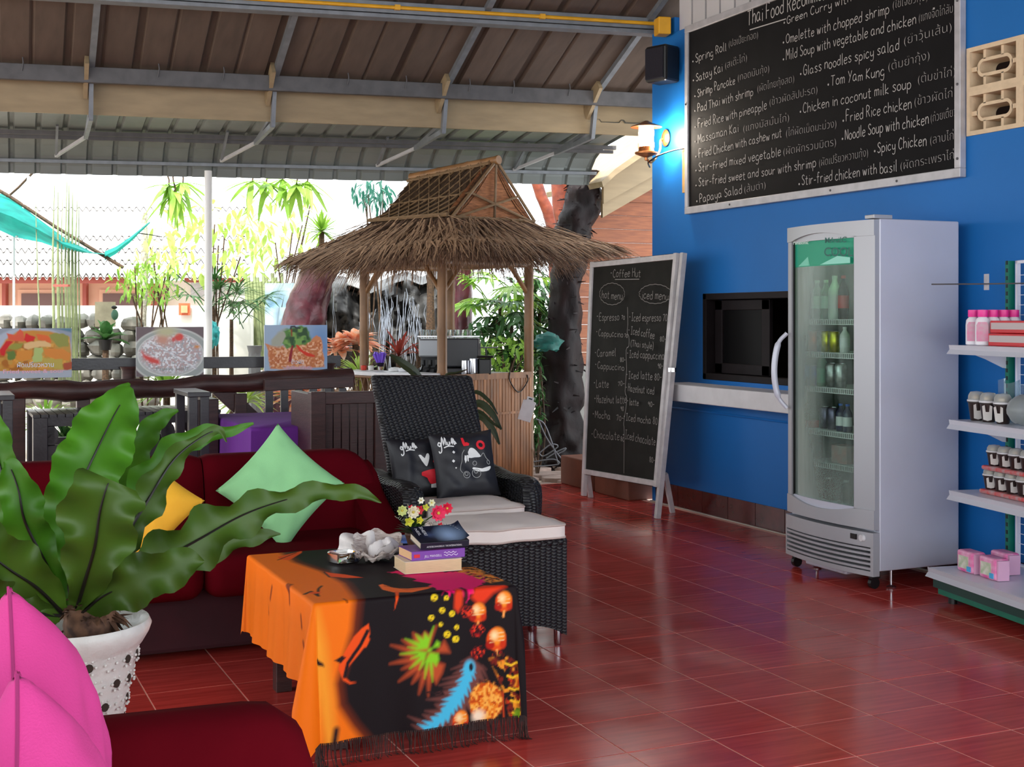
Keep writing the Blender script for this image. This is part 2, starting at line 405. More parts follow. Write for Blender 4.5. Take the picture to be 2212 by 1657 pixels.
b.bb((xa + .015, -BW / 2, -.012), (xb, -.12, .012)); b.bb((xa + .015, .12, -.012), (xb, BW / 2, .012))
t0 = None
for r in range(2):
    for c in range(3):
        if t0 is None: t0 = b.out('breeze_block', M['breeze'], brz, smooth=False, local=True); t = t0
        else: t = t0.copy(); COL.objects.link(t)
        t.location = (0, VY1 - BW / 2 - c * BW - 4.8, BH / 2 + r * BH)
b = B(); b.bb((5.6, VY0 - .3, VZ0 - .4), (5.65, VY1 + .3, VZ1 + .4)); b.bb((5.26, VY0 - .3, VZ1 + .3), (5.6, VY1 + .3, VZ1 + .4)); b.bb((5.26, VY1 + .2, VZ0 - .3), (5.6, VY1 + .3, VZ1 + .4)); b.bb((5.26, VY0 - .3, VZ0 - .4), (5.6, VY1 + .3, VZ0 - .3)); b.out('dark_room', mat('room_beyond', (92, 66, 50), .9), brz, smooth=False)
# serving hatch window
M['bframe'] = mat('black_wood_frame', (26, 20, 22), .6, spec=.2, var=.2, vscale=10); M['screen'] = mat('dark_glass', (6, 5, 6), .5, spec=.15)
win = thing('window_1', (5.12, 7.4, HZ0), kind='structure')
b = B()
for (a, c) in (((5.09, HY1 - .045, HZ0), (5.2, HY1, HZ1)), ((5.09, HY0, HZ0), (5.2, HY0 + .045, HZ1)), ((5.09, HY0, HZ1 - .045), (5.2, HY1, HZ1)), ((5.09, HY0, HZ0), (5.2, HY1, HZ0 + .045))): b.bb(a, c)
b.out('window_frame', M['bframe'], win, smooth=False, bevel=.004)
b = B(); a0, a1 = 7.24, 7.9
for (a, c) in (((5.13, a1 - .09, HZ0 + .05), (5.16, a1, HZ1 - .05)), ((5.13, a0, HZ0 + .05), (5.16, a0 + .09, HZ1 - .05)), ((5.13, a0, HZ1 - .12), (5.16, a1, HZ1 - .05)), ((5.13, a0, HZ0 + .05), (5.16, a1, HZ0 + .12))): b.bb(a, c)
b.out('sash', M['bframe'], win, smooth=False, bevel=.004)
b = B(); b.bb((5.145, a0 + .08, HZ0 + .11), (5.15, a1 - .08, HZ1 - .11)); b.out('pane', M['screen'], win, smooth=False)
b = B(); b.bb((5.155, a0 + .1, HZ0 + .13), (5.157, a0 + .105, HZ1 - .13)); b.out('sash_bead', M['bframe'], win, smooth=False)
# dim kitchen seen through the hatch
kit = thing('wall_kitchen', (6, 7.4, 0), kind='structure')
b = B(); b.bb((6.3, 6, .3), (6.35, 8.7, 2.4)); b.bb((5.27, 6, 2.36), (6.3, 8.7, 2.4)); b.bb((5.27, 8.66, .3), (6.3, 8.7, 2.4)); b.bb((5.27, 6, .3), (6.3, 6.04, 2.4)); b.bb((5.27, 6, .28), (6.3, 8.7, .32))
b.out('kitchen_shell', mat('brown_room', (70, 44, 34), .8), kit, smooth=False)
# white ledge
b = B(); b.bb((4.84, 6.3, .82), (5.1, 8.2, .94)); tag(b.out('serving_ledge', mat('white_ledge', (204, 202, 204), .4, var=.06, vscale=10), smooth=False, bevel=.006), 'long white painted serving ledge below the black hatch in the blue wall', 'ledge')
b = B(); b.tube([(5.085, 8.5, .74), (5.085, 7.4, .735), (5.085, 6.2, .73)], .008, 6); tag(b.out('cable_conduit', M['blue']), 'thin blue painted conduit running along the wall under the white ledge', 'conduit')

# ---- roof. P runs along the purlins, R down the slope
P_ = V((.987, -.159, 0)); P2 = V((.975, -.220, 0)); R_ = V((.060, .997, 0)); RO = V((5.1, 8.73, 3.60)); SL = -.412
def roof(u, t, h=0, z=None):
    p = RO + P_ * u + R_ * t; p.z = RO.z + SL * t + h if z is None else z; return p
def roof2(u, t, z): p = RO + P2 * u + R_ * t; p.z = z; return p
def u_at(px, t, h=0, z=None):
    lo, hi = -12, 3
    for _ in range(40):
        m_ = (lo + hi) / 2
        if PR(roof(m_, t, h, z))[0] < px: lo = m_
        else: hi = m_
    return lo
ceil = thing('ceiling', (2, 8, 3.6), kind='structure')
M['panel'] = mat('fibre_cement', (88, 72, 62), .85, var=.16, vscale=5, stretch=(3, .6, 1), rand=.1)
RN = P_.cross(V((R_.x, R_.y, SL)).normalized()).normalized()
if RN.z > 0: RN = -RN
PW = .5; u = -12
def uvp(u, t, dh): return roof(u, t, .14) + RN * dh
while u < 2.2:
    b = B(); prof = [(0, 0), (.02, .02), (.22, .02), (.235, -.012), (.275, -.012), (.29, .02), (.48, .02), (.5, 0)]
    vs = []; fs = []; n = len(prof)
    for t in (-5, 1.12):
        for (x, dh) in prof: vs.append(uvp(u + x, t, dh))
        for (x, dh) in prof: vs.append(uvp(u + x, t, -.03))
    for i in range(n - 1):
        fs += [(i, i + 1, 2 * n + i + 1, 2 * n + i), (n + i, 3 * n + i, 3 * n + i + 1, n + i + 1)]
    fs += [(0, 2 * n, 3 * n, n), (n - 1, 2 * n - 1, 4 * n - 1, 3 * n - 1), tuple(range(2 * n, 3 * n)) + tuple(range(4 * n - 1, 3 * n - 1, -1))]
    b.add(vs, fs); b.out('roof_panel', M['panel'], ceil, smooth=False); u += PW
def beam(name, m, u0, u1, t, h0, h1, w, bev=.004):
    b = B(); p = roof(u0, t, 0); q = roof(u1, t, 0); p.z += (h0 + h1) / 2; q.z = p.z; b.bar(p, q, w, h1 - h0); return b.out(name, m, ceil, smooth=False, bevel=bev)
beam('main_beam', M['steel'], -8.5, .3, 0, .03, .115, .06); beam('beam_flange', M['steel'], -8.5, .3, .02, 0, .03, .12)
beam('purlin', M['dsteel'], -8.5, 1.5, .93, -.03, .09, .05); beam('purlin', M['dsteel'], -8.5, .2, -2.2, .0, .11, .06); beam('purlin', M['dsteel'], -8.5, .2, -4.4, .0, .11, .06)
M['fascia'] = mat('cream_wood', (150, 130, 100), .6, var=.12, vscale=3, stretch=(1, 6, 6))
b = B(); p = roof(-8.5, 1.12, z=3.09); q = roof(1.6, 1.12, z=3.09); p.z += .05; q.z += .05; b.bar(p, q, .03, .33); b.out('fascia_board', M['fascia'], ceil, smooth=False)
# unseen slope past the ridge, added and pitched to limit sky light from behind
r0_ = roof(-12, -5, .14); r1_ = roof(2.7, -5, .14); b = B(); e0_ = V((r0_.x, -3.6, 4.3)); e1_ = V((r1_.x, -3.6, 4.3)); b.add([r0_, r1_, e1_, e0_] + [p + V((0, 0, .05)) for p in (r0_, r1_, e1_, e0_)], [(0, 1, 2, 3), (7, 6, 5, 4), (0, 4, 5, 1), (1, 5, 6, 2), (2, 6, 7, 3), (3, 7, 4, 0)]); b.out('unseen_rear_slope', M['panel'], ceil, smooth=False)
# hooks on the purlin
for px in (47, 340, 480, 748, 873, 1010, 1105, 1225):
    u = u_at(px, .93); b = B(); p = roof(u, .9, .17); b.tube([p, roof(u + .01, .89, .08), roof(u, .9, .02)], .005, 5); b.out('hook', M['dsteel'], ceil)
# rafters, tails and awning brackets
for px in (197, 592, 962, 1285):
    u = u_at(px, 1.0)
    b = B(); b.bar(roof(u, -4.8, .14), roof(u, .98, .12), .045, .09); b.out('rafter', M['steel'], ceil, smooth=False)
    b = B(); b.bar(roof(u, .97, .10), roof(u, 1.06, z=2.93), .032, .05); b.bar(roof(u, 1.05, z=2.94), roof(u, 1.86, z=2.90), .032, .04); b.out('bracket_arm', M['steel'], ceil, smooth=False)
    b = B(); b.bar(roof(u - .04, .82, .09), roof(u - .04, 1.09, -.02), .03, .12); b.out('rafter_tail', M['fascia'], ceil, smooth=False)
    b = B(); b.bar(roof(u, 1.14, z=3.0), roof(u, 1.84, z=2.90), .03, .03); b.out('bracket_strut', M['steel'], ceil, smooth=False)
    b = B(); b.bar(roof(u, 1.86, z=2.90), roof(u - .22, 2.33, z=2.79), .025, .025); b.out('bracket_brace', M['silver'], ceil, smooth=False)
    b = B(); b.bar(roof(u - .22, 1.95, z=3.0), roof(u - .22, 2.30, z=2.80), .02, .02); b.out('bracket_strut', M['steel'], ceil, smooth=False)
# awning sheets: ribbed metal, turned down at the eave
AW = [(1.1, 3.075), (1.6, 3.035), (1.95, 2.995), (2.1, 2.955), (2.22, 2.90), (2.31, 2.82), (2.36, 2.74), (2.38, 2.668)]
M['awn'] = mat('grey_metal_sheet', (112, 117, 115), .45, .25, var=.06, vscale=6, rand=.04)
def sheet(u0, u1):
    prof = []; x = u0
    while x < u1 - .01: prof += [(x, 0), (x + .16, 0), (x + .175, .022), (x + .2, .022), (x + .215, 0)]; x += .215
    b = B(); vs = []; fs = []; n = len(prof); m = len(AW)
    for o in (0, .004):
        for k, (t, z) in enumerate(AW):
            t2, z2 = AW[min(k + 1, m - 1)]; t1, z1 = AW[max(k - 1, 0)]; nt = V((z1 - z2, 0, t2 - t1)).normalized()
            for (x, h) in prof: hh = h + o; vs.append(roof2(x, t + nt.x * hh, z + nt.z * hh))
    for k in range(m - 1):
        for i in range(n - 1): a = k * n + i; fs.append((a, a + n, a + n + 1, a + 1)); a += m * n; fs.append((a, a + 1, a + n + 1, a + n))
    b.add(vs, fs); return b.out('awning_sheet', M['awn'], ceil, smooth=False)
u = .5 - .86 * 11
while u < .45: sheet(u, u + .86); u += .86
for t, z, w in ((1.9, 2.965, .035), (1.96, 2.935, .03), (2.33, 2.775, .028)):
    b = B(); b.bar(roof2(-8.6, t, z), roof2(.55, t, z), w, w); b.out('awning_rail', M['dsteel'] if t < 2 else M['steel'], ceil, smooth=False)
# white post carrying the awning
b = B(); q = D(450, 700, 11.62); b.tube([(q.x, q.y, 0), (q.x, q.y, 1.6), (q.x, q.y, 2.72)], .034, 12); tag(b.out('trim_3', mat('white_post', (236, 236, 236), .5)), kind='structure')
# yellow conduit and junction box along the beam
M['yellow'] = mat('yellow_paint', (220, 160, 30), .4, var=.1)
pa = roof(-8.4, -.045, .05); pb = roof(.02, -.045, .05); c = thing('conduit', pa, 'long yellow painted conduit pipe clipped along the grey roof beam', 'pipe')
b = B(); b.tube([pa, pb], .014, 8); b.out('pipe', M['yellow'], c)
for u in (-8.2, -6.2, -4.4, -3.2, -2.0, -.9):
    b = B(); b.bar(roof(u, -.045, .05) - P_ * .02, roof(u, -.045, .05) + P_ * .02, .036, .036); b.out('clip', M['yellow'], c, smooth=False)
b = B(); p = WX(1431, 58, 5.03); b.box(p, (.1, .12, .13), rotz(-.22)); j = tag(b.out('junction_box', M['yellow'], smooth=False, bevel=.01), 'square yellow junction box at the top of the blue wall where the yellow pipe ends', 'electrical box')
# ---- ground outdoors
M['soil'] = mat('pale_ground', (190, 176, 160), .9, var=.25, vscale=1.2, bump=.4, bscale=9)
b = B(); b.bb((-40, 10.02, -.5), (60, 90, -.06)); b.bb((-40, -10, -.5), (-2.52, 10.02, -.06)); gr = tag(b.out('ground', M['soil'], smooth=False), kind='structure')
# flagstones where the tiles stop
M['stone'] = mat('flagstone', (150, 130, 122), .85, var=.3, vscale=7, bump=.5, bscale=25, rand=.15)
fl = thing('pavement', (5.2, 10.6, -.05), kind='structure'); rg = random.Random(3)
for j in range(9):
    x = 3.7 + rg.uniform(0, .3); y = 10.1 + j * .34
    while x < 7.4:
        w = rg.uniform(.35, .75); n = 8; b = B(); poly = []
        for k in range(n):
            a = 2 * PI * (k + .5) / n; c_, s_ = math.cos(a), math.sin(a); q = max(abs(c_), abs(s_)); poly.append((c_ / q * (w / 2 - .015) * rg.uniform(.86, 1), s_ / q * .15 * rg.uniform(.8, 1)))
        b.prism(poly, (x + w / 2, y + rg.uniform(-.02, .02), -.06), (1, 0, 0), (0, 1, 0), .05 + rg.uniform(0, .012)); b.out('flagstone', M['stone'], fl, smooth=False, bevel=.006); x += w
# ================================================================ BLUE WALL THINGS
M['board'] = mat('blackboard_paint', (15, 14, 16), .8, spec=.2, var=.25, vscale=6)
M['board2'] = mat('green_black_board', (34, 33, 30), .8, spec=.2, var=.25, vscale=5)
def Z1(x, y, X=5.066): return WX(1460 + x / 2.9415, y / 2.9415, X)
bd = thing('menu_blackboard', (5.1, 6.8, 2.15), 'large white framed blackboard of handwritten Thai food dishes on the blue wall', 'blackboard')
b = B(); b.bb((5.07, 5.42, 2.19), (5.09, 8.17, 3.52)); b.out('board_panel', M['board'], bd, smooth=False)
y0, y1, z0, z1 = 5.40, 8.19, 2.168, 3.54
for (a, c) in (((5.055, y0, z0), (5.098, y1, z0 + .05)), ((5.055, y0, z1 - .05), (5.098, y1, z1))):
    b = B(); b.bb(a, c); b.out('frame_rail', M['silver'], bd, smooth=False, bevel=.003)
for (a, c) in (((5.056, y0, z0 + .05), (5.098, y0 + .045, z1 - .05)), ((5.056, y1 - .04, z0 + .05), (5.098, y1, z1 - .05))):
    b = B(); b.bb(a, c); b.out('frame_rail', M['silver'], bd, smooth=False, bevel=.003)
b = B()
for y, z in ((7.6, .025), (6.5, .025), (5.9, .025), (8.17, .8), (5.42, .5), (5.42, .95), (5.42, .1)): b.ball((5.054, y, z0 + z), .008, 6, 4)
b.out('nail_head', M['dsteel'], bd)
EN = [('Spring Roll', 125, 398, 325, 318), ('Satay Kai', 128, 518, 300, 455), ('Shrimp Pancake', 138, 618, 380, 530), ('Pad Thai with shrimp', 138, 712, 495, 603),
 ('Fried Rice with pineapple', 140, 815, 582, 693), ('Massaman Kai', 140, 908, 402, 838), ('Fried Chicken with cashew nut', 145, 1003, 677, 868), ('Stir-fried mixed vegetable', 145, 1092, 672, 990),
 ('Stir-fried sweet and sour with shrimp', 145, 1187, 895, 1062), ('Papaya Salad', 150, 1287, 425, 1225), ('Green Curry with', 705, 152, 1120, 8), ('Omelette with chopped shrimp', 700, 278, 1360, 85),
 ('Mild Soup with vegetable and chicken', 700, 385, 1532, 150), ('Glass noodles spicy salad', 810, 478, 1425, 315), ('Tom Yam Kung', 985, 545, 1330, 480), ('Chicken in coconut milk soup', 808, 718, 1500, 560),
 ('Fried Rice chicken', 1080, 775, 1503, 685), ('Noodle Soup with chicken', 1075, 890, 1612, 785), ('Spicy Chicken', 1280, 968, 1598, 922), ('Stir-fried chicken with basil', 800, 1178, 1410, 1085)]
TH = [('(ปอเปี๊ยะทอด)', 338, 300, 522, 240), ('(สเต๊ะไก่)', 315, 437, 452, 385), ('(ทอดมันกุ้ง)', 395, 515, 593, 455), ('(ผัดไทยกุ้งสด)', 520, 585, 752, 520), ('(ข้าวผัดสัปปะรด)', 597, 672, 900, 590),
 ('(แกงมัสมั่นไก่)', 430, 838, 720, 768), ('(ไก่ผัดเม็ดมะม่วง)', 702, 868, 1020, 808), ('(ผัดผักรวมมิตร)', 685, 985, 1018, 925), ('(ผัดเปรี้ยวหวานกุ้ง)', 912, 1058, 1222, 992), ('(ส้มตำ)', 437, 1225, 570, 1195),
 ('(ไข่เจียวกุ้ง)', 1380, 55, 1600, 0), ('(แกงจืดไก่สับ)', 1545, 140, 1775, 75), ('(ยำวุ้นเส้น)', 1452, 285, 1752, 195), ('(ต้มยำกุ้ง)', 1352, 450, 1612, 375), ('(ต้มข่าไก่)', 1540, 530, 1775, 480),
 ('(ข้าวผัดไก่)', 1518, 672, 1780, 612), ('(ก๋วยเตี๋ยว', 1622, 778, 1782, 735), ('(ลาบไก่)', 1618, 918, 1785, 882), ('(ผัดกระเพราไก่)', 1430, 1080, 1790, 1005)]
nX = V((-1, 0, 0)); rw = random.Random(11)
b = B()
for t_, x0, ya, x1, yb in EN:
    hand(b, t_, Z1(x0, ya), Z1(x1, yb), (.060 if x0 < 300 else .052 if t_[0] == 'G' and x0 == 705 else .064), nX, .0048, rw)
    q = Z1(x0 - 18, ya - 12 + 4); b.ball(q - V((-.002, 0, 0)), .007, 6, 4, (.3, 1, 1))
b.out('chalk_lettering', M['chalk'], bd, smooth=False)
b = B()
for t_, x0, ya, x1, yb in TH: typeset(b, t_, Z1(x0, ya), Z1(x1, yb), .07, nX, off=-.024)
b.out('chalk_lettering', M['chalk'], bd, smooth=False)
b = B(); hand(b, 'Thai Food Recommend', Z1(455, 160), Z1(1000, -22), .10, nX, .007, rw); stroke_line(b, [Z1(470, 190), Z1(700, 120)], nX, .007)
b.out('title_lettering', M['chalk'], bd, smooth=False)
# wooden strip beside the board
b = B(); b.bb((5.075, 8.2, 2.33), (5.1, 8.255, 2.80)); tag(b.out('wooden_strip', mat('ochre_wood', (190, 150, 90), .5, var=.2), smooth=False, bevel=.003), 'short upright ochre wooden strip mounted on blue wall at the edge of the blackboard', 'strip')
b = B(); b.tube(cr([WX(1482, 320, 5.07), WX(1455, 325, 5.04), WX(1425, 335, 4.98), WX(1408, 345, 4.93)], 5), .006, 6); b.tube(cr([WX(1408, 345, 4.93), WX(1400, 352, 4.92), WX(1404, 362, 4.93)], 3), .006, 6)
tag(b.out('lamp_cable', M['black']), 'thin black cable running from the wooden strip to the wall lantern', 'cable')
# speaker
sp = thing('wall_speaker', (5.0, 8.5, 3.19), 'small black loudspeaker box mounted high on the blue wall above the lantern', 'speaker')
b = B(); c = WX(1431, 140, 4.98); b.box(c, (.17, .2, .27), rotz(.35)); b.out('cabinet', M['black'], sp, smooth=False, bevel=.02)
b = B(); b.box(c + V((-.088, -.03, 0)), (.012, .17, .23), rotz(.35)); b.out('grille', mat('dark_mesh', (22, 18, 30), .9, bump=.5, bscale=200), sp, smooth=False, bevel=.01)
b = B(); b.bar(c + V((.05, 0, 0)), (5.1, c.y, c.z), .04, .04); b.out('bracket', M['black'], sp, smooth=False)
# wall lantern, lit
lc = WX(1396, 300, 4.90); wl_ = thing('wall_lantern', (5.1, 8.58, lc.z), 'lit copper wall lantern with white glass cylinder and wide hat shade on the blue wall', 'lamp')
M['copper'] = mat('copper', (176, 110, 62), .3, .7, var=.15)
bp_ = WX(1440, 298, 5.09)
b = B(); b.lathe([(.0001, 0), (.048, 0), (.052, .012), (.03, .028), (.0001, .03)], 16, bp_, Matrix.Rotation(-PI / 2, 3, 'Y') @ Matrix.Diagonal(V((1.25, 1, 1)))); b.out('wall_plate', M['copper'], wl_)
b = B(); b.tube(cr([bp_, bp_ + V((-.05, 0, -.02)), bp_ + V((-.06, 0, -.1)), lc + V((.05, 0, -.17)), lc + V((0, 0, -.15))], 5), .009, 8); b.out('arm', M['copper'], wl_)
b = B(); b.lathe([(.001, -.165), (.012, -.16), (.014, -.14), (.045, -.128), (.085, -.112), (.085, -.10), (.06, -.095), (.055, -.06), (.05, -.06)], 20, lc); b.out('base_cup', M['copper'], wl_)
b = B(); b.lathe([(.055, -.06), (.058, .05), (.055, .09)], 20, lc, cap=False); b.out('glass_cylinder', mat('lit_glass', (255, 244, 226), .4, emit=(255, 236, 205), es=30), wl_)
b = B(); b.lathe([(.001, .135), (.02, .13), (.05, .115), (.115, .092), (.118, .086), (.05, .095), (.001, .1)], 24, lc); b.out('hat_shade', M['copper'], wl_)
b = B()
for k in range(8): a = 2 * PI * k / 8; b.tube([lc + V((math.cos(a) * .061, math.sin(a) * .061, -.07)), lc + V((math.cos(a) * .061, math.sin(a) * .061, -.03))], .0025, 4)
b.out('wire_guard', M['copper'], wl_)
pl = bpy.data.lights.new('lantern_bulb', 'POINT'); pl.energy = 24; pl.color = (1, .90, .76); pl.shadow_soft_size = .05
po = bpy.data.objects.new('lantern_bulb', pl); COL.objects.link(po); po.location = lc + V((0.062, -.075, .0))

# ---- A-board coffee menu
ab = thing('coffee_menu_board', (4.75, 8.5, 0), 'tall standing chalkboard in a whitewashed frame with the coffee hut menu', 'chalkboard')
TLc = V(WY(1281, 566, 9.07)); TRc = V(WY(1462, 547, 7.97)); BLc = V(WY(1263, 1025, 9.07)); BRc = V(WY(1418, 1052, 7.97))
def AB(u, v, o=0):
    "u along the board from its far edge, v up from the bottom rail"
    p = (BLc * (1 - u) + BRc * u) * (1 - v) + (TLc * (1 - u) + TRc * u) * v; return p + ABn * o
ABn = (BRc - BLc).cross(TLc - BLc).normalized()
if ABn.x > 0: ABn = -ABn
M['wash'] = mat('whitewashed_wood', (196, 192, 192), .5, var=.15, vscale=12)
b = B(); b.add([AB(0, 0, -.008), AB(1, 0, -.008), AB(1, 1, -.008), AB(0, 1, -.008), AB(0, 0, .004), AB(1, 0, .004), AB(1, 1, .004), AB(0, 1, .004)], [(3, 2, 1, 0), (4, 5, 6, 7), (0, 1, 5, 4), (1, 2, 6, 5), (2, 3, 7, 6), (3, 0, 4, 7)]); b.out('board_panel', M['board2'], ab, smooth=False)
for (p, q) in ((AB(-.015, .985), AB(1.015, .985)), (AB(-.015, .015), AB(1.015, .015)), (AB(0, -.1), AB(0, 1)), (AB(1, 0), AB(1, 1))):
    b = B(); b.bar(p, q, .04, .035, up=ABn); b.out('frame_rail', M['wash'], ab, smooth=False, bevel=.003)
off = V((.09, -.03, 0))
FT = G(1420, 1120); FB = G(1276, 1074)
b = B(); b.bar(AB(1, 1.0) + V((.02, -.06, 0)), V((FT.x, FT.y, 0)), .035, .04, up=ABn); b.out('leg', M['wash'], ab, smooth=False, bevel=.003)
b = B(); b.bar(AB(0, .02) + V((.02, 0, 0)), V((FB.x, FB.y, 0)), .035, .035, up=ABn); b.out('leg', M['wash'], ab, smooth=False, bevel=.003)
b = B(); b.bar(AB(.9, .05) + off * 1.2, V((4.93, 8.15, 0)), .03, .035, up=ABn); b.out('leg', M['wash'], ab, smooth=False, bevel=.003)
b = B(); b.bar(AB(1, .5) + V((.0, -.03, 0)), AB(1, .5) + V((.03, -.07, 0)), .03, .03); b.out('hinge', M['chrome'], ab, smooth=False)
def ZA(x, y):
    px, py = 1240 + x / 2.7615, 530 + y / 2.7615; k = D(px, py, 1.0) - V((0, 0, CZ)); o = V((0, 0, CZ)); pp = BLc + ABn * .005
    return o + k * ((pp - o).dot(ABn) / k.dot(ABn))
AT = [('Coffee Hut', 232, 190, 400, 188, 50), ('hot menu', 165, 315, 292, 325, 48), ('iced menu', 405, 318, 566, 325, 48), ('Espresso', 150, 448, 272, 448, 44), ('70', 282, 440, 305, 443, 24), ('Cappuccino', 146, 540, 295, 550, 40), ('70', 300, 548, 322, 550, 24),
 ('Caramel', 138, 665, 252, 660, 50), ('80-', 275, 695, 310, 695, 28), ('Cappuccino', 140, 735, 302, 748, 40), ('Latte', 132, 845, 210, 848, 48), ('70-', 262, 838, 305, 838, 30), ('Hazelnut latte', 135, 938, 315, 942, 46), ('90', 278, 985, 298, 987, 28),
 ('Mocha', 125, 1030, 220, 1038, 46), ('70-', 252, 1043, 300, 1045, 34), ('Chocolate', 118, 1150, 275, 1162, 50), ('80', 278, 1168, 302, 1170, 30),
 ('Iced espresso 70', 343, 452, 558, 452, 46), ('Iced coffee', 338, 530, 482, 558, 46), ('80-', 512, 572, 552, 575, 34), ('(Thai style)', 338, 600, 476, 618, 38), ('Iced cappuccino', 330, 668, 540, 682, 46), ('90-', 500, 732, 532, 735, 32),
 ('Iced latte 80-', 325, 795, 526, 805, 46), ('Hazelnut iced', 322, 872, 480, 890, 46), ('latte', 330, 952, 388, 955, 40), ('90-', 442, 962, 482, 962, 34), ('Iced mocha 80', 310, 1045, 500, 1070, 44), ('Iced chocolate', 305, 1155, 488, 1195, 50), ('80-', 450, 1292, 485, 1296, 36)]
b = B(); ch = mat('faint_chalk', (132, 128, 124), .9)
for t_, x0, ya, x1, yb, hp in AT:
    hand(b, t_, ZA(x0, ya), ZA(x1, yb), hp / 2.7615 / F * 9.6, ABn, .0052, rw)
    if hp > 38 and x0 < 345 and t_[0] not in 'h(': b.ball(ZA(x0 - 10, ya - 25), .005, 5, 3)
stroke_line(b, [ZA(245, 204), ZA(390, 202)], ABn, .006)
stroke_line(b, cr([ZA(*p) for p in ((320, 368), (322, 470), (318, 520), (328, 545), (328, 600), (312, 625), (314, 745), (305, 870), (315, 905), (312, 960), (297, 1060), (300, 1110), (298, 1360))], 3), ABn, .006)
for cx_, cy_, rx, ry, a0_, a1_ in ((228, 290, 72, 62, 0, 2 * PI), (485, 290, 92, 55, .45, 2 * PI - .45)):
    pts = []
    for k in range(61):
        a = a0_ + (a1_ - a0_) * k / 60; q = 1 + .06 * abs(math.sin(a * 9)); pts.append(ZA(min(cx_ + rx * q * math.cos(a), 572), cy_ + ry * q * math.sin(a)))
    stroke_line(b, pts, ABn, .004)
b.out('chalk_lettering', ch, ab, smooth=False)
# low brown tiled step behind the board, built as two blocks
M['bbox'] = mat('terracotta_block', (110, 60, 40), .6, var=.2, vscale=5)
for k, (xa, lab) in enumerate(((5.12, 'low brown tiled step block on the floor behind the coffee menu board, the nearer'), (5.12, 'low brown tiled step block on the floor behind the coffee menu board, the farther one'))):
    y_ = 8.80 + k * .62; b = B(); b.bb((4.93, y_, 0), (5.5, y_ + .56, .24)); tag(b.out('tiled_step_block', M['bbox'], smooth=False, bevel=.008), lab, 'planter')

# ================================================================ DRINKS FRIDGE
fx, fy0, fy1, fz0, fz1 = 4.47, 5.37, 6.12, .10, 1.925
M['fr'] = mat('pearl_grey_enamel', (192, 194, 208), .32, .1, var=.04, vscale=3)
M['frd'] = mat('silver_grey_plastic', (168, 170, 176), .38, .2)
fr = thing('drinks_fridge', (4.75, 5.75, 0), 'tall grey glass door drinks fridge standing against the blue wall', 'fridge')
b = B(); w = .035
b.bb((fx + .02, fy0, fz0), (5.02, fy0 + w, fz1)); b.bb((fx + .02, fy1 - w, fz0), (5.02, fy1, fz1)); b.bb((5.0, fy0 + w, fz0), (5.02, fy1 - w, fz1)); b.bb((fx + .02, fy0 + w, fz1 - .05), (5.0, fy1 - w, fz1)); b.bb((fx + .02, fy0 + w, fz0), (5.0, fy1 - w, .34))
b.out('cabinet', M['fr'], fr, smooth=False, bevel=.006)
b = B(); b.bb((fx + .03, fy0 + w, .34), (4.99, fy0 + w + .008, fz1 - .05)); b.bb((fx + .03, fy1 - w - .008, .34), (4.99, fy1 - w, fz1 - .05)); b.bb((4.98, fy0 + w, .34), (4.99, fy1 - w, fz1 - .05)); b.out('liner', mat('fridge_liner', (74, 82, 76), .5), fr, smooth=False)
# bowed door frame pieces
def bow(y): q = (y - (fy0 + fy1) / 2) / ((fy1 - fy0) / 2); return fx - .045 * (1 - q * q)
def bowbox(b, y0, y1, zf0, zf1, back, out=0, n=14):
    vs = []; fs = []
    for i in range(n + 1):
        y = y0 + (y1 - y0) * i / n; x = bow(y) - out; a = zf0(y) if callable(zf0) else zf0; c = zf1(y) if callable(zf1) else zf1
        vs += [(x, y, a), (x, y, c), (back, y, c), (back, y, a)]
    for i in range(n):
        for k in range(4): k2 = (k + 1) % 4; fs.append((4 * i + k, 4 * i + k2, 4 * i + 4 + k2, 4 * i + 4 + k))
    fs += [(0, 3, 2, 1), (4 * n, 4 * n + 1, 4 * n + 2, 4 * n + 3)]; b.add(vs, fs)
gy0, gy1 = 5.51, 6.075; dz0, dz1 = .315, 1.92; gz0, gz1 = .415, 1.838
arch = lambda y: gz1 + .035 * max(0, 1 - ((y - (gy0 + gy1) / 2) / .28) ** 2)
arch2 = lambda y: gz0 - .035 * max(0, 1 - ((y - (gy0 + gy1) / 2) / .28) ** 2)
dr = B(); bowbox(dr, fy0 + .005, fy1, arch, dz1, fx + .02, .012); bowbox(dr, fy0 + .005, fy1, dz0, arch2, fx + .02, .012); bowbox(dr, fy0 + .005, gy0, gz0, gz1, fx + .02, .006, 4); bowbox(dr, gy1, fy1, gz0, gz1, fx + .02, .006, 4)
door = dr.out('door', M['frd'], fr, smooth=True, ang=.5)
b = B(); bowbox(b, gy0, gy1, gz1 - .004, arch, fx + .01, -.004); b.out('upper_recess', M['frd'], door); b = B(); bowbox(b, gy0, gy1, arch2, gz0 + .004, fx + .01, -.004); b.out('lower_recess', M['fr'], door)
b = B(); bowbox(b, gy0 - .004, gy0 + .012, gz0, gz1, fx + .0, -.004, 2); bowbox(b, gy1 - .012, gy1 + .004, gz0, gz1, fx + .0, -.004, 2); b.out('gasket', M['black'], door, smooth=False)
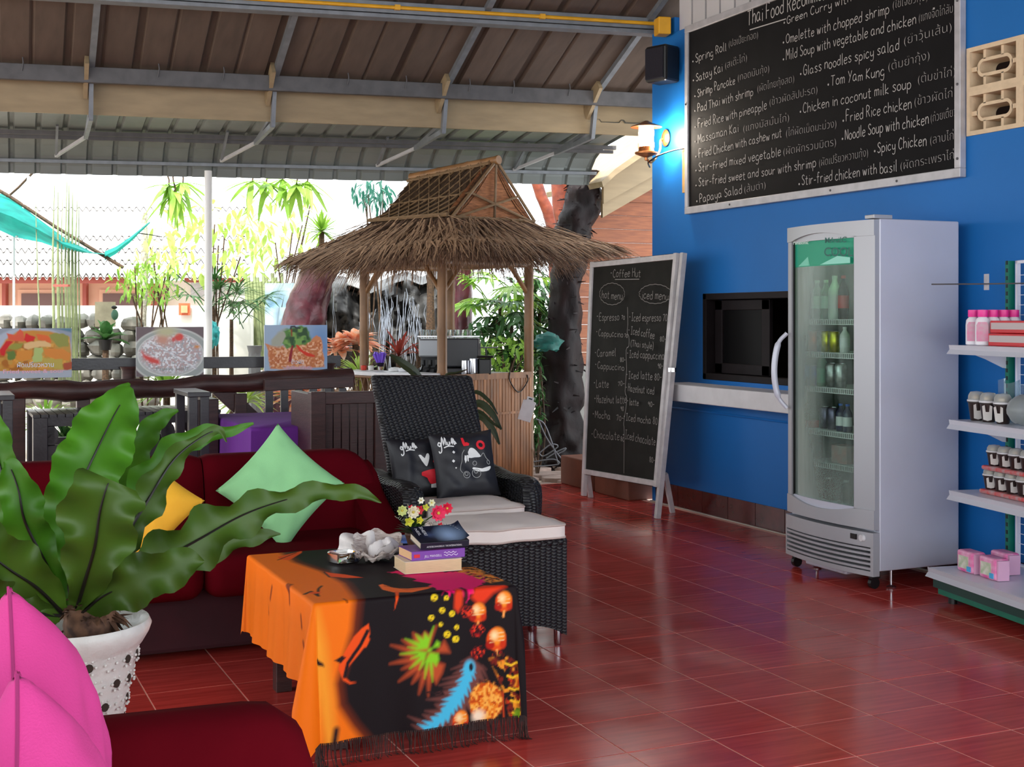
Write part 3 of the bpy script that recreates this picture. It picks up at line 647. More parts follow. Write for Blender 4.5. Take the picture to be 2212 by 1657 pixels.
# glass with condensation
gm = bpy.data.materials.new('fogged_glass'); gm.use_nodes = True; N = gm.node_tree.nodes; L = gm.node_tree.links; p = N['Principled BSDF']
p.inputs['Base Color'].default_value = (.30, .37, .34, 1); p.inputs['Roughness'].default_value = .25
tr = N.new('ShaderNodeBsdfTransparent'); tr.inputs[0].default_value = (.84, .92, .88, 1)
g = N.new('ShaderNodeNewGeometry'); sx = N.new('ShaderNodeSeparateXYZ'); L.new(g.outputs['Position'], sx.inputs[0])
mr = N.new('ShaderNodeMapRange'); mr.inputs[1].default_value = 5.74; mr.inputs[2].default_value = 6.08; mr.inputs[3].default_value = .06; mr.inputs[4].default_value = .82; L.new(sx.outputs['Y'], mr.inputs[0])
mz = N.new('ShaderNodeMapRange'); mz.inputs[1].default_value = .43; mz.inputs[2].default_value = .85; mz.inputs[3].default_value = .32; mz.inputs[4].default_value = 0; L.new(sx.outputs['Z'], mz.inputs[0])
mz2 = N.new('ShaderNodeMapRange'); mz2.inputs[1].default_value = 1.3; mz2.inputs[2].default_value = 1.6; mz2.inputs[3].default_value = 0; mz2.inputs[4].default_value = .16; L.new(sx.outputs['Z'], mz2.inputs[0])
nz = N.new('ShaderNodeTexNoise'); nz.inputs['Scale'].default_value = 26; mp = N.new('ShaderNodeMapping'); mp.inputs['Scale'].default_value = (1, 1, .18); L.new(g.outputs['Position'], mp.inputs[0]); L.new(mp.outputs[0], nz.inputs['Vector'])
a1 = N.new('ShaderNodeMath'); a1.operation = 'ADD'; L.new(mr.outputs[0], a1.inputs[0]); L.new(mz.outputs[0], a1.inputs[1])
a3 = N.new('ShaderNodeMath'); a3.operation = 'ADD'; L.new(a1.outputs[0], a3.inputs[0]); L.new(mz2.outputs[0], a3.inputs[1])
m1 = N.new('ShaderNodeMath'); m1.operation = 'MULTIPLY_ADD'; m1.inputs[1].default_value = .35; m1.inputs[2].default_value = -.17; L.new(nz.outputs[0], m1.inputs[0])
a2 = N.new('ShaderNodeMath'); a2.operation = 'ADD'; a2.use_clamp = True; mzz = N.new('ShaderNodeMath'); mzz.operation = 'LESS_THAN'; mzz.inputs[1].default_value = 1.695; L.new(sx.outputs['Z'], mzz.inputs[0]); mf = N.new('ShaderNodeMath'); mf.operation = 'MULTIPLY'; L.new(a3.outputs[0], a2.inputs[0]); L.new(m1.outputs[0], a2.inputs[1])
mx = N.new('ShaderNodeMixShader'); L.new(a2.outputs[0], mf.inputs[0]); L.new(mzz.outputs[0], mf.inputs[1]); L.new(mf.outputs[0], mx.inputs[0]); L.new(tr.outputs[0], mx.inputs[1]); L.new(p.outputs[0], mx.inputs[2]); L.new(mx.outputs[0], N['Material Output'].inputs[0])
b = B(); bowbox(b, gy0, gy1, gz0 - .005, gz1 + .005, fx - .012, -.012); 
for i in range(len(b.v)):
    if b.v[i][0] > fx - .0121: b.v[i] = (bow(b.v[i][1]) + .016, b.v[i][1], b.v[i][2])
b.out('glass_pane', gm, door)
# sign strip
b = B(); bowbox(b, gy0 + .004, gy1 - .004, 1.695, gz1 + .003, fx, -.018)
for i in range(len(b.v)):
    if abs(b.v[i][0] - fx) < 1e-6: b.v[i] = (bow(b.v[i][1]) + .022, b.v[i][1], b.v[i][2])
sg = b.out('sign_panel', mat('backlit_green', (50, 140, 120), .4, emit=(40, 150, 124), es=.3), door)
b = B(); b.prism([(.0, 0), (.27, 0), (.27, .03), (.16, .042)], (bow(5.8) + .0135, 5.80, 1.70), (-.01 / .25, -1, 0), (0, 0, 1), .001); b.prism([(.0, 0), (.12, 0), (.1, .05)], (bow(6.0) + .016, 6.02, 1.70), (-.1, -1, 0), (0, 0, 1), .001); b.out('pale_swoosh', mat('pale_mint', (130, 196, 178), .5, emit=(120, 190, 170), es=.2), sg, smooth=False)
def FG(px, py, o=.0): q = WX(px, py, 4.43); return V((bow(q.y) + .004, q.y, q.z))
gd = mat('dark_teal', (14, 90, 80), .5)
b = B(); typeset(b, 'MAGIC', FG(1783, 525), FG(1826, 523), .042, nX, off=.01, push=.002); typeset(b, 'COOL', FG(1781, 553), FG(1838, 553), .066, nX, off=.015, push=.002); b.out('sign_lettering', gd, sg, smooth=False)
b = B(); typeset(b, 'Panasonic', FG(1704, 528), FG(1745, 527), .028, nX, off=.01, push=.002); b.out('sign_lettering', mat('white_print', (225, 240, 235), .5), sg, smooth=False)
# handle
b = B(); hy = 6.125; b.tube(cr([(4.445, hy - .02, 1.325), (4.405, hy + .01, 1.26), (4.385, hy + .018, 1.11), (4.405, hy + .01, .97), (4.445, hy - .02, .90)], 8), [.012] * 8 + [.018] * 17 + [.012] * 8, 10); b.out('handle', M['fr'], door)
b = B(); b.bb((fx - .02, fy0 - .004, 1.925), (fx + .10, fy0 + .07, 1.945)); b.out('hinge_cap', M['frd'], fr, smooth=False, bevel=.003)
# kick grille
kz0, kz1 = .075, .30
b = B(); bowbox(b, fy0 + .002, fy1 + .004, .225, kz1, fx + .02, .02); bowbox(b, fy0 + .002, fy1 + .004, kz0, .10, fx + .02, .02); bowbox(b, fy0 + .002, fy0 + .02, .1, .225, fx + .02, .02, 2); bowbox(b, fy1 - .01, fy1 + .004, .1, .225, fx + .02, .02, 2)
kg = b.out('kick_grille', M['frd'], fr, ang=.5)
for k in range(5): b = B(); bowbox(b, fy0 + .02, fy1 - .01, .107 + k * .0245, .107 + k * .0245 + .012, fx + .0, .018); b.out('louvre', M['frd'], kg, ang=.5)
b = B(); bowbox(b, fy0 + .02, fy1 - .01, .1, .225, fx + .03, -.02); b.out('grille_cavity', M['black'], kg)
b = B(); b.bb((fx - .05, 5.475, .255), (fx - .02, 5.52, .283)); b.out('display', M['black'], kg, smooth=False)
b = B(); b.lathe([(.001, 0), (.019, 0), (.017, .016), (.001, .016)], 14, (fx - .032, 5.438, .268), Matrix.Rotation(-PI / 2, 3, 'Y')); b.out('dial', M['white'], kg)
# feet
for x, y in ((fx + .12, fy0 + .03), (fx + .12, fy1 - .1)):
    b = B(); b.lathe([(.001, 0), (.024, 0), (.026, .01), (.012, .018), (.008, .02), (.008, .1)], 12, (x, y, 0)); b.out('levelling_foot', M['chrome'], fr)
for x, y in ((fx + .03, fy0 + .06), (4.95, fy0 + .06), (4.95, fy1 - .06), (fx + .03, fy1 - .03)):
    b = B(); b.lathe([(.001, -.012), (.03, -.012), (.03, .012), (.001, .012)], 12, (x, y, .031), Matrix.Rotation(PI / 2, 3, 'X')); b.box((x + .005, y, .078), (.05, .03, .045)); b.out('castor', M['black'], fr, ang=.5)
b = B(); b.bb((fx - .015, 5.6, .045), (fx + .2, 5.95, .075)); b.out('drip_tray', M['fr'], fr, smooth=False, bevel=.008)
# inner shelves
shz = []
for py in (690, 762, 838, 932, 1002):
    z = WX(1790, py, 4.50).z; shz.append(z); b = B()
    for y in [5.44 + .022 * k for k in range(30)]: b.bb((4.52, y, z - .004), (4.96, y + .004, z))
    b.bb((4.515, 5.42, z - .003), (4.523, 6.08, z + .001)); b.bb((4.515, 5.42, z - .03), (4.523, 6.08, z - .026))
    for y in [5.42 + .0165 * k for k in range(41)]: b.bb((4.516, y, z - .028), (4.521, y + .005, z))
    b.out('wire_shelf', M['white'], fr, smooth=False)
b = B(); b.tube([(4.56, 5.47, 1.845), (4.56, 6.02, 1.845)], .013, 8); b.out('lamp_tube', mat('tube_light', (220, 255, 220), .5, emit=(170, 255, 150), es=12), fr)
b = B(); b.bb((4.52, 5.42, .35), (4.97, 6.08, .36)); b.out('fridge_floor', M['fr'], fr, smooth=False)
# drinks: every bottle and can its own thing
def can(name, col, r=.031, h=.115, mt=.7):
    t = thing(name, (0, 0, 0)); b = B(); b.lathe([(r * .8, 0), (r, .008), (r, h - .012), (r * .84, h)], 14); b.out('body', mat(name + '_print', col, .3, mt, col2=tuple(int(x * .6) for x in col), vscale=30), t, local=True)
    b = B(); b.lathe([(r * .84, h - .001), (r * .86, h + .002), (r * .78, h + .002), (r * .76, h - .002)], 14); b.out('rim', M['chrome'], t, local=True); return t
def bottle(name, m, capm, labm, r=.032, h=.22, lz=(.06, .13)):
    t = thing(name, (0, 0, 0)); b = B(); b.lathe([(r * .9, 0), (r, .01), (r, h * .62), (r * .92, h * .7), (r * .4, h * .86), (r * .38, h * .93)], 14); b.out('body', m, t, local=True)
    b = B(); b.lathe([(r * .44, h * .93), (r * .44, h), (.001, h)], 12, cap=False); b.out('cap', capm, t, local=True)
    b = B(); b.lathe([(r * 1.02, lz[0]), (r * 1.02, lz[1])], 14, cap=False); b.out('paper_label', labm, t, local=True); return t
clear = glass('clear_plastic', (225, 240, 235), .18, .1); gbl = glass('green_bottle', (60, 150, 110), .5); dkb = glass('dark_bottle', (50, 34, 24), .6)
mw = M['white']; mred = mat('red_print', (200, 40, 36), .5); mblue = mat('blue_cap', (30, 90, 190), .4); mpk = mat('pink_cap', (235, 50, 150), .35)
GR = 'drinks in the glass door fridge'
def put(t, px, shelf, X, label, cat):
    q = WX(px, 700, X); t.location = (X, q.y, shz[shelf] + .001); tag(t, label, cat, GR); return t
w0 = bottle('water_bottle', clear, mw, mat('pale_label', (200, 225, 215), .5)); put(w0, 1745, 0, 4.60, 'clear water bottle on the top fridge shelf, farthest from the hinge side', 'bottle')
put(copy_tree(w0), 1765, 0, 4.60, 'clear water bottle on the top fridge shelf, middle one of the three', 'bottle'); put(copy_tree(w0), 1784, 0, 4.60, 'clear water bottle on the top fridge shelf beside the white capped bottle', 'bottle')
t = bottle('milk_bottle', mat('frosted_white', (214, 222, 216), .4), mw, mw, .036, .24); put(t, 1803, 0, 4.58, 'white capped frosted bottle on the top shelf of the fridge', 'bottle')
t = bottle('sauce_bottle', dkb, mred, mred, .03, .24); put(t, 1822, 0, 4.58, 'dark bottle with red cap and red label on the top fridge shelf', 'bottle')
put(can('soda_can', (226, 110, 60)), 1757, 1, 4.57, 'orange and red soda can on the second fridge shelf', 'can'); put(can('soda_can', (170, 160, 150)), 1773, 1, 4.60, 'dull grey can between orange and yellow cans in the fridge', 'can')
y0_ = can('soda_can', (228, 214, 60)); put(y0_, 1785, 1, 4.57, 'yellow soda can beside the dull grey can in the fridge', 'can'); put(copy_tree(y0_), 1803, 1, 4.57, 'yellow soda can beside the white bottle on the second fridge shelf', 'can')
put(bottle('yogurt_bottle', mat('grey_white', (200, 200, 200), .4), mw, mw, .028, .14, (.03, .08)), 1825, 1, 4.57, 'small grey white bottle at the end of the second fridge shelf', 'bottle')
put(can('soda_can', (34, 96, 170)), 1745, 2, 4.57, 'blue topped can at the far end of the third fridge shelf', 'can'); put(can('soda_can', (28, 70, 150)), 1761, 2, 4.57, 'darker blue can next to the green bottle in the fridge', 'can')
put(bottle('green_drink_bottle', gbl, mblue, mat('green_lab', (20, 130, 90), .4), .03, .19, (.02, .1)), 1776, 2, 4.57, 'green bottle with blue cap on the third fridge shelf', 'bottle')
s0 = can('soda_can', (190, 190, 192), .033, .13); put(s0, 1796, 2, 4.57, 'silver can beside the green bottle on the third fridge shelf', 'can'); put(copy_tree(s0), 1816, 2, 4.57, 'silver can at the right of the third fridge shelf', 'can')
put(can('soda_can', (214, 190, 50), .03, .13), 1766, 3, 4.66, 'yellow can on the fourth fridge shelf behind the red carton', 'can')
p0_ = can('soda_can', (120, 110, 140), .034, .12); put(p0_, 1782, 3, 4.60, 'purple grey can beside the red carton in the fridge', 'can'); put(copy_tree(p0_), 1799, 3, 4.60, 'purple grey can in the middle of the fourth fridge shelf', 'can')
d0 = bottle('dark_drink_bottle', mat('navy_drink', (40, 36, 70), .3), mblue, mw, .026, .15, (.03, .08)); put(d0, 1816, 3, 4.57, 'navy bottle with white label on the fourth fridge shelf, the left of two', 'bottle'); put(copy_tree(d0), 1831, 3, 4.57, 'navy bottle with white label on the fourth fridge shelf, the right of two', 'bottle')
b = B(); q = WX(1752, 700, 4.57); b.bb((4.55, q.y - .03, shz[3] + .001), (4.62, q.y + .045, shz[3] + .04)); tag(b.out('drink_carton', mred, smooth=False, bevel=.004), 'small red carton with white stripe lying on the fourth fridge shelf', 'carton', GR)
b = B(); q = WX(1820, 700, 4.58); b.bb((4.55, q.y - .07, shz[4] + .001), (4.63, q.y + .06, shz[4] + .1)); tag(b.out('drink_multipack', mat('pale_pack', (150, 140, 138), .5, col2=(190, 120, 110), vscale=20), smooth=False, bevel=.004), 'pale wrapped drinks multipack on the lowest wire shelf of the fridge', 'carton', GR)
k0 = bottle('empty_bottle', dkb, mw, dkb, .03, .16); put(k0, 1765, 4, 4.62, 'dark bottle at the far end of the lowest wire shelf in the fridge', 'bottle'); k0.location.z = shz[4]
for px, lb in ((1750, 'far end'), (1790, 'middle'), (1828, 'hinge end')):
    k = put(copy_tree(k0), px, 4, 4.6, 'dim bottle on the fridge floor behind fogged glass at the ' + lb, 'bottle'); k.location.z = .361

# ================================================================ SHELF GONDOLA
GA = math.radians(10.1); g1 = V((math.sin(GA), math.cos(GA), 0)); g2 = V((math.cos(GA), -math.sin(GA), 0))   # g1 along its front (away), g2 to the wall
GF = V((4.585, 5.10, 0))
def GO(l, w_, z): return GF - g1 * l + g2 * w_ + V((0, 0, z))
def gbox(b, l0, l1, w0, w1, z0, z1):
    c = (GO(l0, w0, z0) + GO(l1, w1, z1)) / 2; b.box(c, (abs(w1 - w0), abs(l1 - l0), abs(z1 - z0)), rotz(-GA))
M['gw'] = mat('white_enamel', (222, 222, 232), .3, var=.03); M['gg'] = mat('teal_green_enamel', (8, 112, 90), .45, var=.1)
gd_ = thing('display_shelf_unit', GO(.6, .2, 0), 'white shop shelving unit with teal green plinth beside the drinks fridge', 'shelving')
LN = 1.25
b = B(); gbox(b, 0.03, LN, .02, .42, .035, .125); b.out('plinth', M['gg'], gd_, smooth=False, bevel=.004)
b = B(); gbox(b, 0.02, LN, .0, .43, .07, .125); b.out('plinth_band', mat('dark_green', (16, 60, 54), .5), gd_, smooth=False)
for l in (.1, 1.15):
    b = B(); p = GO(l, .06, 0); b.lathe([(.001, 0), (.022, 0), (.022, .036), (.001, .036)], 12, p); b.out('foot', M['black'], gd_)
def deck(name, w0, z, th=.022, l0=0, lip=.045):
    b = B(); gbox(b, l0, LN, w0 + .012, .44, z - th, z); s_ = b.out(name, M['gw'], gd_, smooth=False, bevel=.003)
    b = B(); pr = [(0, 0), (.004, 0), (.016, -lip * .55), (-.004, -lip), (-.014, -lip), (.004, -lip * .5)]
    vs = []
    for l in (l0 - .005, LN): vs += [GO(l, w0 + x + .004, z + y_) for x, y_ in pr]
    n = 6; b.add(vs, [(i, (i + 1) % n, n + (i + 1) % n, n + i) for i in range(n)] + [tuple(range(n))[::-1], tuple(range(n, 2 * n))]); b.out('price_rail', mat('rail_grey', (196, 196, 206), .35), s_, smooth=False); return s_
deck('base_deck', -.02, .165)
SHW = .10; SZ = (.545, .90, 1.275)
for k, z in enumerate(SZ):
    s_ = deck('shelf', SHW, z, .02, -.0)
    b = B(); pl_ = [(.0, 0), (.24, 0), (.24, -.1), (.2, -.095), (.1, -.05), (0, -.015)]; b.prism(pl_, GO(.01, .2, z - .022), g2, (0, 0, 1), .004); b.out('bracket', M['gw'], s_, smooth=False)
for l in (.005, 1.2):
    up = B(); gbox(up, l, l + .03, .42, .455, .0, 1.70); u_ = up.out('upright', M['gg'], gd_, smooth=False)
    b = B()
    for k in range(40): gbox(b, l + .008, l + .022, .4185, .421, .16 + k * .039, .18 + k * .039)
    b.out('slot', M['black'], u_, smooth=False)
b = B()
for (a) in ((.06, .075), (1.17, 1.185)): gbox(b, a[0], a[1], .44, .46, .16, 1.70)
gbox(b, .06, 1.185, .44, .46, 1.685, 1.70); gbox(b, .06, 1.185, .44, .46, .16, .175); b.out('mesh_frame', M['gw'], gd_, smooth=False)
b = B()
for k in range(1, 22): l = .075 + k * .05; gbox(b, l, l + .003, .45, .453, .17, 1.69)
for k in range(1, 30): z = .175 + k * .05; gbox(b, .07, 1.18, .45, .453, z, z + .003)
tag(b.out('wire_mesh', M['gw'], gd_, smooth=False))
b = B(); p = GO(-.06, .2, 1.585); b.tube([GO(.3, .40, 1.58), GO(.1, .22, 1.58), GO(-.09, .06, 1.582)], .004, 6); b.tube([GO(.3, .44, 1.58), GO(.3, .40, 1.58)], .004, 5); b.out('display_hook', M['dsteel'], gd_)
b = B(); b.prism([(-.02, -.04), (.02, -.04), (.02, .04), (-.02, .04)], GO(.1, .25, 1.59), -g1, (0, 0, 1), .003); b.out('tag_holder', M['silver'], gd_, smooth=False)
# shampoo-like pink capped bottles
t = thing('lotion_bottle', (0, 0, 0)); b = B(); S = Matrix.Diagonal(V((.6, 1, 1)))
b.lathe([(.03, 0), (.036, .004), (.036, .1), (.033, .125), (.02, .14)], 16, R=S); b.out('body', mat('white_bottle', (232, 228, 234), .35), t, local=True)
b = B(); b.lathe([(.024, .14), (.025, .142), (.025, .175), (.001, .176)], 14, R=S, cap=False); b.out('cap', mpk, t, local=True)
b = B(); b.prism([(-.028, .02), (.028, .02), (.028, .1), (.02, .115), (-.02, .115), (-.028, .1)], (-.0225, 0, 0), (0, -1, 0), (0, 0, 1), -.002); b.out('paper_label', mat('pink_grey_label', (196, 176, 184), .5, col2=(225, 120, 165), vscale=22), t, local=True)
GB = 'pink capped lotion bottles on the top shelf'
spots = [(.075, .19, 'front one at the far end'), (.155, .19, 'front one nearest the red box'), (.085, .245, 'second in the far file'), (.16, .245, 'second in the near file'), (.09, .30, 'third in the far file'), (.165, .30, 'third in the near file'), (.1, .355, 'last in the far file'), (.17, .355, 'last in the near file')]
for k, (l, w_, s_) in enumerate(spots):
    o = t if k == 0 else copy_tree(t); o.location = GO(l, w_, SZ[2] + .001); o.rotation_euler = (0, 0, .75); tag(o, 'white pink-capped lotion bottle on the top shelf, ' + s_, 'bottle', GB)
M['redbox'] = mat('red_carton', (196, 20, 30), .4); M['greypr'] = mat('grey_print', (190, 176, 176), .5)
for k in range(2):
    z = SZ[2] + .001 + k * .062; bx = thing('sweet_carton', GO(.36, .26, z), ('lower' if k == 0 else 'upper') + ' of the stacked red cartons with pale band on the top shelf', 'carton', 'red cartons on the top shelf')
    b = B(); gbox(b, .215, .55, .18 + .01 * k, .36, z, z + .06); b.out('body', M['redbox'], bx, smooth=False, bevel=.003)
    b = B(); gbox(b, .225, .54, .178 + .01 * k, .18 + .01 * k, z + .018, z + .05); b.out('pale_band', M['greypr'], bx, smooth=False)
b = B(); gbox(b, .3, .6, .37, .43, SZ[2], SZ[2] + .22); tag(b.out('brown_carton', mat('kraft', (128, 104, 88), .8), smooth=False), 'plain brown carton standing behind the red cartons', 'carton')
# instant coffee cups with dome lids
t = thing('coffee_cup', (0, 0, 0)); b = B(); b.lathe([(.028, 0), (.031, .005), (.042, .088), (.046, .09), (.046, .098), (.001, .098)], 18, cap=False); b.out('cup', mat('brown_black_cup', (44, 30, 28), .35), t, local=True)
b = B(); b.lathe([(.046, .095), (.0465, .102), (.042, .104)], 18, cap=False); b.out('cup_rim', mw, t, local=True)
b = B(); b.lathe([(.042, .102), (.04, .125), (.03, .142), (.001, .146)], 18, cap=False); b.out('dome_lid', glass('dome_plastic', (235, 235, 230), .3), t, local=True)
b = B(); b.ball((0, 0, .115), .026, 8, 5, (1, 1, .6)); b.out('topping', mat('sachet', (190, 150, 90), .3, .4, col2=(220, 220, 210), vscale=60), t, local=True)
b = B(); pts = [V((-.043 * math.cos(a), -.043 * math.sin(a), .05 + .0)) for a in (0,)]
b.prism([(-.02, .012), (.0, .006), (.02, .012), (.024, .078), (.012, .084), (.008, .05), (-.008, .05), (-.012, .084), (-.024, .078)], (-.0345, .0, 0), (0, -1, 0), (-.14, 0, 1), -.002); b.out('emblem', mat('pale_emblem', (205, 200, 196), .5), t, local=True)
for k, (l, s_) in enumerate(((.075, 'farthest along'), (.175, 'middle of the three'), (.29, 'nearest the wrapped bag'))):
    o = t if k == 0 else copy_tree(t); o.location = GO(l, .21, SZ[1] + .001); o.rotation_euler = (0, 0, 1.0 - .35 * k); tag(o, 'dome lidded coffee cup on the middle shelf, ' + s_, 'cup', 'dome lidded cups on the middle shelf')
cup = t
b = B(); P = []
for i in range(13):
    for j in range(20):
        th_ = PI * i / 12; ph = 2 * PI * j / 20; r = .085 * (1 + .12 * noise.noise(V((i * .5, j * .7, 3)))); P.append(GO(.42, .24, SZ[1] + .075) + V((r * math.sin(th_) * math.cos(ph), r * math.sin(th_) * math.sin(ph), .85 * r * math.cos(th_))))
b.grid(P, 13, 20, True); tag(b.out('wrapped_bag', glass('cellophane', (200, 205, 205), .3, .15), smooth=True), 'round clear cellophane wrapped bag beside the coffee cups on the middle shelf', 'bag')
b = B()
for k in range(5): b.tube(cr([GO(.14 + k * .09, .33, SZ[1] + .21), GO(.18 + k * .09, .31, SZ[1] + .195), GO(.23 + k * .09, .33, SZ[1] + .21)], 4), .003, 5)
b2 = B(); P = []
for i in range(5):
    for j in range(26): l = .12 + j * .018; P.append(GO(l, .3 + .02 * math.sin(j), SZ[1] + .001 + i * .05 + (.012 * math.sin(j * .9) if i == 4 else 0)))
b2.grid(P, 5, 26); cb = b2.out('plastic_bag', glass('clear_bag', (190, 215, 225), .1, .2), smooth=True); tag(cb, 'large clear plastic bag with wavy edge standing behind the coffee cups', 'bag')
# packs of small cups in two tiers
rdf = mat('red_clear_film', (196, 40, 40), .3, col2=(170, 150, 150), vscale=30)
for tier in range(2):
    z = SZ[0] + .001 + tier * .118
    tr_ = thing('snack_tray', GO(.3, .26, z), ('upper' if tier else 'lower') + ' red and clear film tray under the small cups on the lower shelf', 'tray')
    b = B(); gbox(b, .14 - .02 * (1 - tier), .62, .19, .33, z, z + .022); b.out('film', rdf, tr_, smooth=False, bevel=.008)
    for k in range(5):
        l = .185 + k * .088 - .03 * (1 - tier); o = copy_tree(cup, scale=.86); o.location = GO(l, .235, z + .023); o.rotation_euler = (0, 0, .8 + .12 * k)
        tag(o, 'small dome lidded cup in the %s red tray, %s from the fridge side' % ('upper' if tier else 'lower', ('first', 'second', 'third', 'fourth', 'fifth')[k]), 'cup', 'small cups in film trays')
        o.scale = (.86, .86, .70)
# pink packets on the base
M['pinkp'] = mat('pink_packet', (224, 60, 150), .4, col2=(240, 190, 215), vscale=16)
def packet(l, w_, lab):
    t = thing('pink_packet', GO(l, w_, .166), lab, 'packet', 'pink packets on the base deck'); b = B(); gbox(b, l - .065, l + .065, w_ - .04, w_ + .04, .166, .27); b.out('body', M['pinkp'], t, smooth=False, bevel=.012)
    b = B(); gbox(b, l - .045, l + .035, w_ - .043, w_ - .0385, .185, .245); b.out('pale_panel', mat('cream_print', (232, 226, 214), .5, col2=(170, 190, 150), vscale=30), t, smooth=False)
    b = B(); gbox(b, l + .025, l + .055, w_ - .0435, w_ - .039, .175, .2); b.out('blue_spot', mat('sky_print', (70, 170, 220), .5), t, smooth=False)
    b = B(); gbox(b, l + .066, l + .078, w_ - .03, w_ + .03, .168, .262); b.out('end_flap', mat('flap', (220, 170, 200), .5), t, smooth=False)
packet(.165, .12, 'pink packet on the base deck at the fridge end of the front pair'); packet(.335, .13, 'pink packet on the base deck at the near end of the front pair'); packet(.22, .27, 'pink packet lying behind the front pair on the base deck')
# ================================================================ PRINTING on dense meshes (colour attribute)
def srgb(c): return np.array(lin(c)[:3])
def seg_dist(U, W, poly, closed=True):
    d = np.full(U.shape, 1e9); n = len(poly)
    for i in range(n if closed else n - 1):
        ax, ay = poly[i]; bx, by = poly[(i + 1) % n]; dx, dy = bx - ax, by - ay; L2 = dx * dx + dy * dy + 1e-12
        t = np.clip(((U - ax) * dx + (W - ay) * dy) / L2, 0, 1); d = np.minimum(d, np.hypot(U - ax - t * dx, W - ay - t * dy))
    return d
def inside(U, W, poly):
    r = np.zeros(U.shape, bool); n = len(poly)
    for i in range(n):
        ax, ay = poly[i]; bx, by = poly[(i + 1) % n]
        if ay == by: continue
        c = ((ay > W) != (by > W)) & (U < (bx - ax) * (W - ay) / (by - ay) + ax); r ^= c
    return r
def npnoise(U, W, s, seed=0):
    "cheap value noise"
    x = U * s + seed * 17.3; y = W * s + seed * 9.1; xi = np.floor(x); yi = np.floor(y); fx_ = x - xi; fy_ = y - yi
    h = lambda a, b_: np.modf(np.abs(np.sin(a * 127.1 + b_ * 311.7) * 43758.5453))[0]
    sx = fx_ * fx_ * (3 - 2 * fx_); sy = fy_ * fy_ * (3 - 2 * fy_)
    return (h(xi, yi) * (1 - sx) + h(xi + 1, yi) * sx) * (1 - sy) + (h(xi, yi + 1) * (1 - sx) + h(xi + 1, yi + 1) * sx) * sy
class Paint:
    def __init__(s, U, W, base): s.U = U; s.W = W; s.C = np.tile(srgb(base), (len(U), 1))
    def mix(s, a, col):
        c = srgb(col) if not isinstance(col, np.ndarray) else col; s.C = s.C * (1 - a[:, None]) + c * a[:, None]
    def poly(s, p, col, soft=.003, jag=0, js=60):
        U, W = s.U, s.W
        if jag: U = U + (npnoise(s.U, s.W, js, 3) - .5) * jag; W = W + (npnoise(s.U, s.W, js, 8) - .5) * jag
        d = seg_dist(U, W, p); i = inside(U, W, p); s.mix(np.clip(.5 + np.where(i, d, -d) / (2 * soft), 0, 1), col)
    def line(s, p, w, col, soft=.002): d = seg_dist(s.U, s.W, p, False); s.mix(np.clip(.5 + (w / 2 - d) / (2 * soft), 0, 1), col)
    def disc(s, x, y, rx, ry, col, soft=.003, ang=0):
        c, k = math.cos(ang), math.sin(ang); u = (s.U - x) * c + (s.W - y) * k; w = -(s.U - x) * k + (s.W - y) * c
        d = (1 - np.hypot(u / rx, w / ry)) * min(rx, ry); s.mix(np.clip(.5 + d / (2 * soft), 0, 1), col)
    def speck(s, p, cols, sc, soft=.003):
        i = inside(s.U, s.W, p); d = seg_dist(s.U, s.W, p); m = np.clip(.5 + np.where(i, d, -d) / (2 * soft), 0, 1)
        for k, c in enumerate(cols): n = npnoise(s.U, s.W, sc, k + 1); s.mix(m * np.clip((n - .45) * 6, 0, 1), c)
def set_print(o, C):
    me = o.data; at = me.color_attributes.new('print', 'FLOAT_COLOR', 'POINT')
    at.data.foreach_set('color', np.concatenate([C, np.ones((len(C), 1))], 1).astype(np.float32).ravel())

# ================================================================ LIVING CORNER
def rbox(name, m, parent, lo, hi, r, seg=5, R=None):
    b = B(); c = (V(lo) + V(hi)) / 2; b.box(c, V(hi) - V(lo), R); return b.out(name, m, parent, smooth=True, bevel=r, bseg=seg, ang=3)
# ---- red sofa behind the table
sf = thing('red_sofa', (1.1, 5.8, 0), 'dark red velvet sofa with rounded back facing the coffee table', 'sofa')
SX0, SX1 = .20, 1.93
b = B(); b.bb((SX0 + .03, 5.47, .03), (SX1 - .03, 6.1, .30)); b.out('base', mat('dark_red_cloth', (52, 10, 20), .9, var=.2), sf, smooth=False, bevel=.02)
M['red2'] = M['red']
for i in range(2):
    xa = SX0 + i * (SX1 - SX0 - .06) / 2; rbox('seat_cushion', M['red'], sf, (xa, 5.33, .26), (xa + (SX1 - SX0 - .06) / 2, 5.98, .435), .07)
def backcush(xa, xb, wing):
    b = B(); nu, nv = 26, 30; P = []
    for i in range(nu):
        t = i / (nu - 1); x = xa + (xb - xa) * t
        e = 1.0 if not wing else min(1, max(0, (xb - x) / .16)); e = math.sqrt(1 - (1 - e) ** 2) if e < 1 else 1
        top = .40 + .385 * (.35 + .65 * e) if wing else .785
        q = min(1, (x - xa) / .05, (xb - x) / .05 if not wing else 1); q = math.sqrt(max(0, 1 - (1 - q) ** 2)); h = top - .28
        for j in range(nv):
            a = 2 * PI * j / nv; c_, s_ = math.cos(a), math.sin(a); c2 = math.copysign(abs(c_) ** .55, c_); s2 = math.copysign(abs(s_) ** .55, s_)
            yy = 5.98 + .11 * c2 * (.85 + .15 * q); zz = .28 + h / 2 + (h / 2 - .012 * (1 - q)) * s2
            P.append((x, yy + (zz - .5) * .22, zz))
    b.grid(P, nu, nv, True); n0 = len(b.v) - nu * nv; b.f.append(tuple(n0 + j for j in range(nv))[::-1]); b.f.append(tuple(n0 + (nu - 1) * nv + j for j in range(nv))); return b.out('back_cushion', M['red'], sf, ang=1.2)
backcush(SX0, 1.135, False); backcush(1.14, SX1 + .04, True)
b = B(); P = []
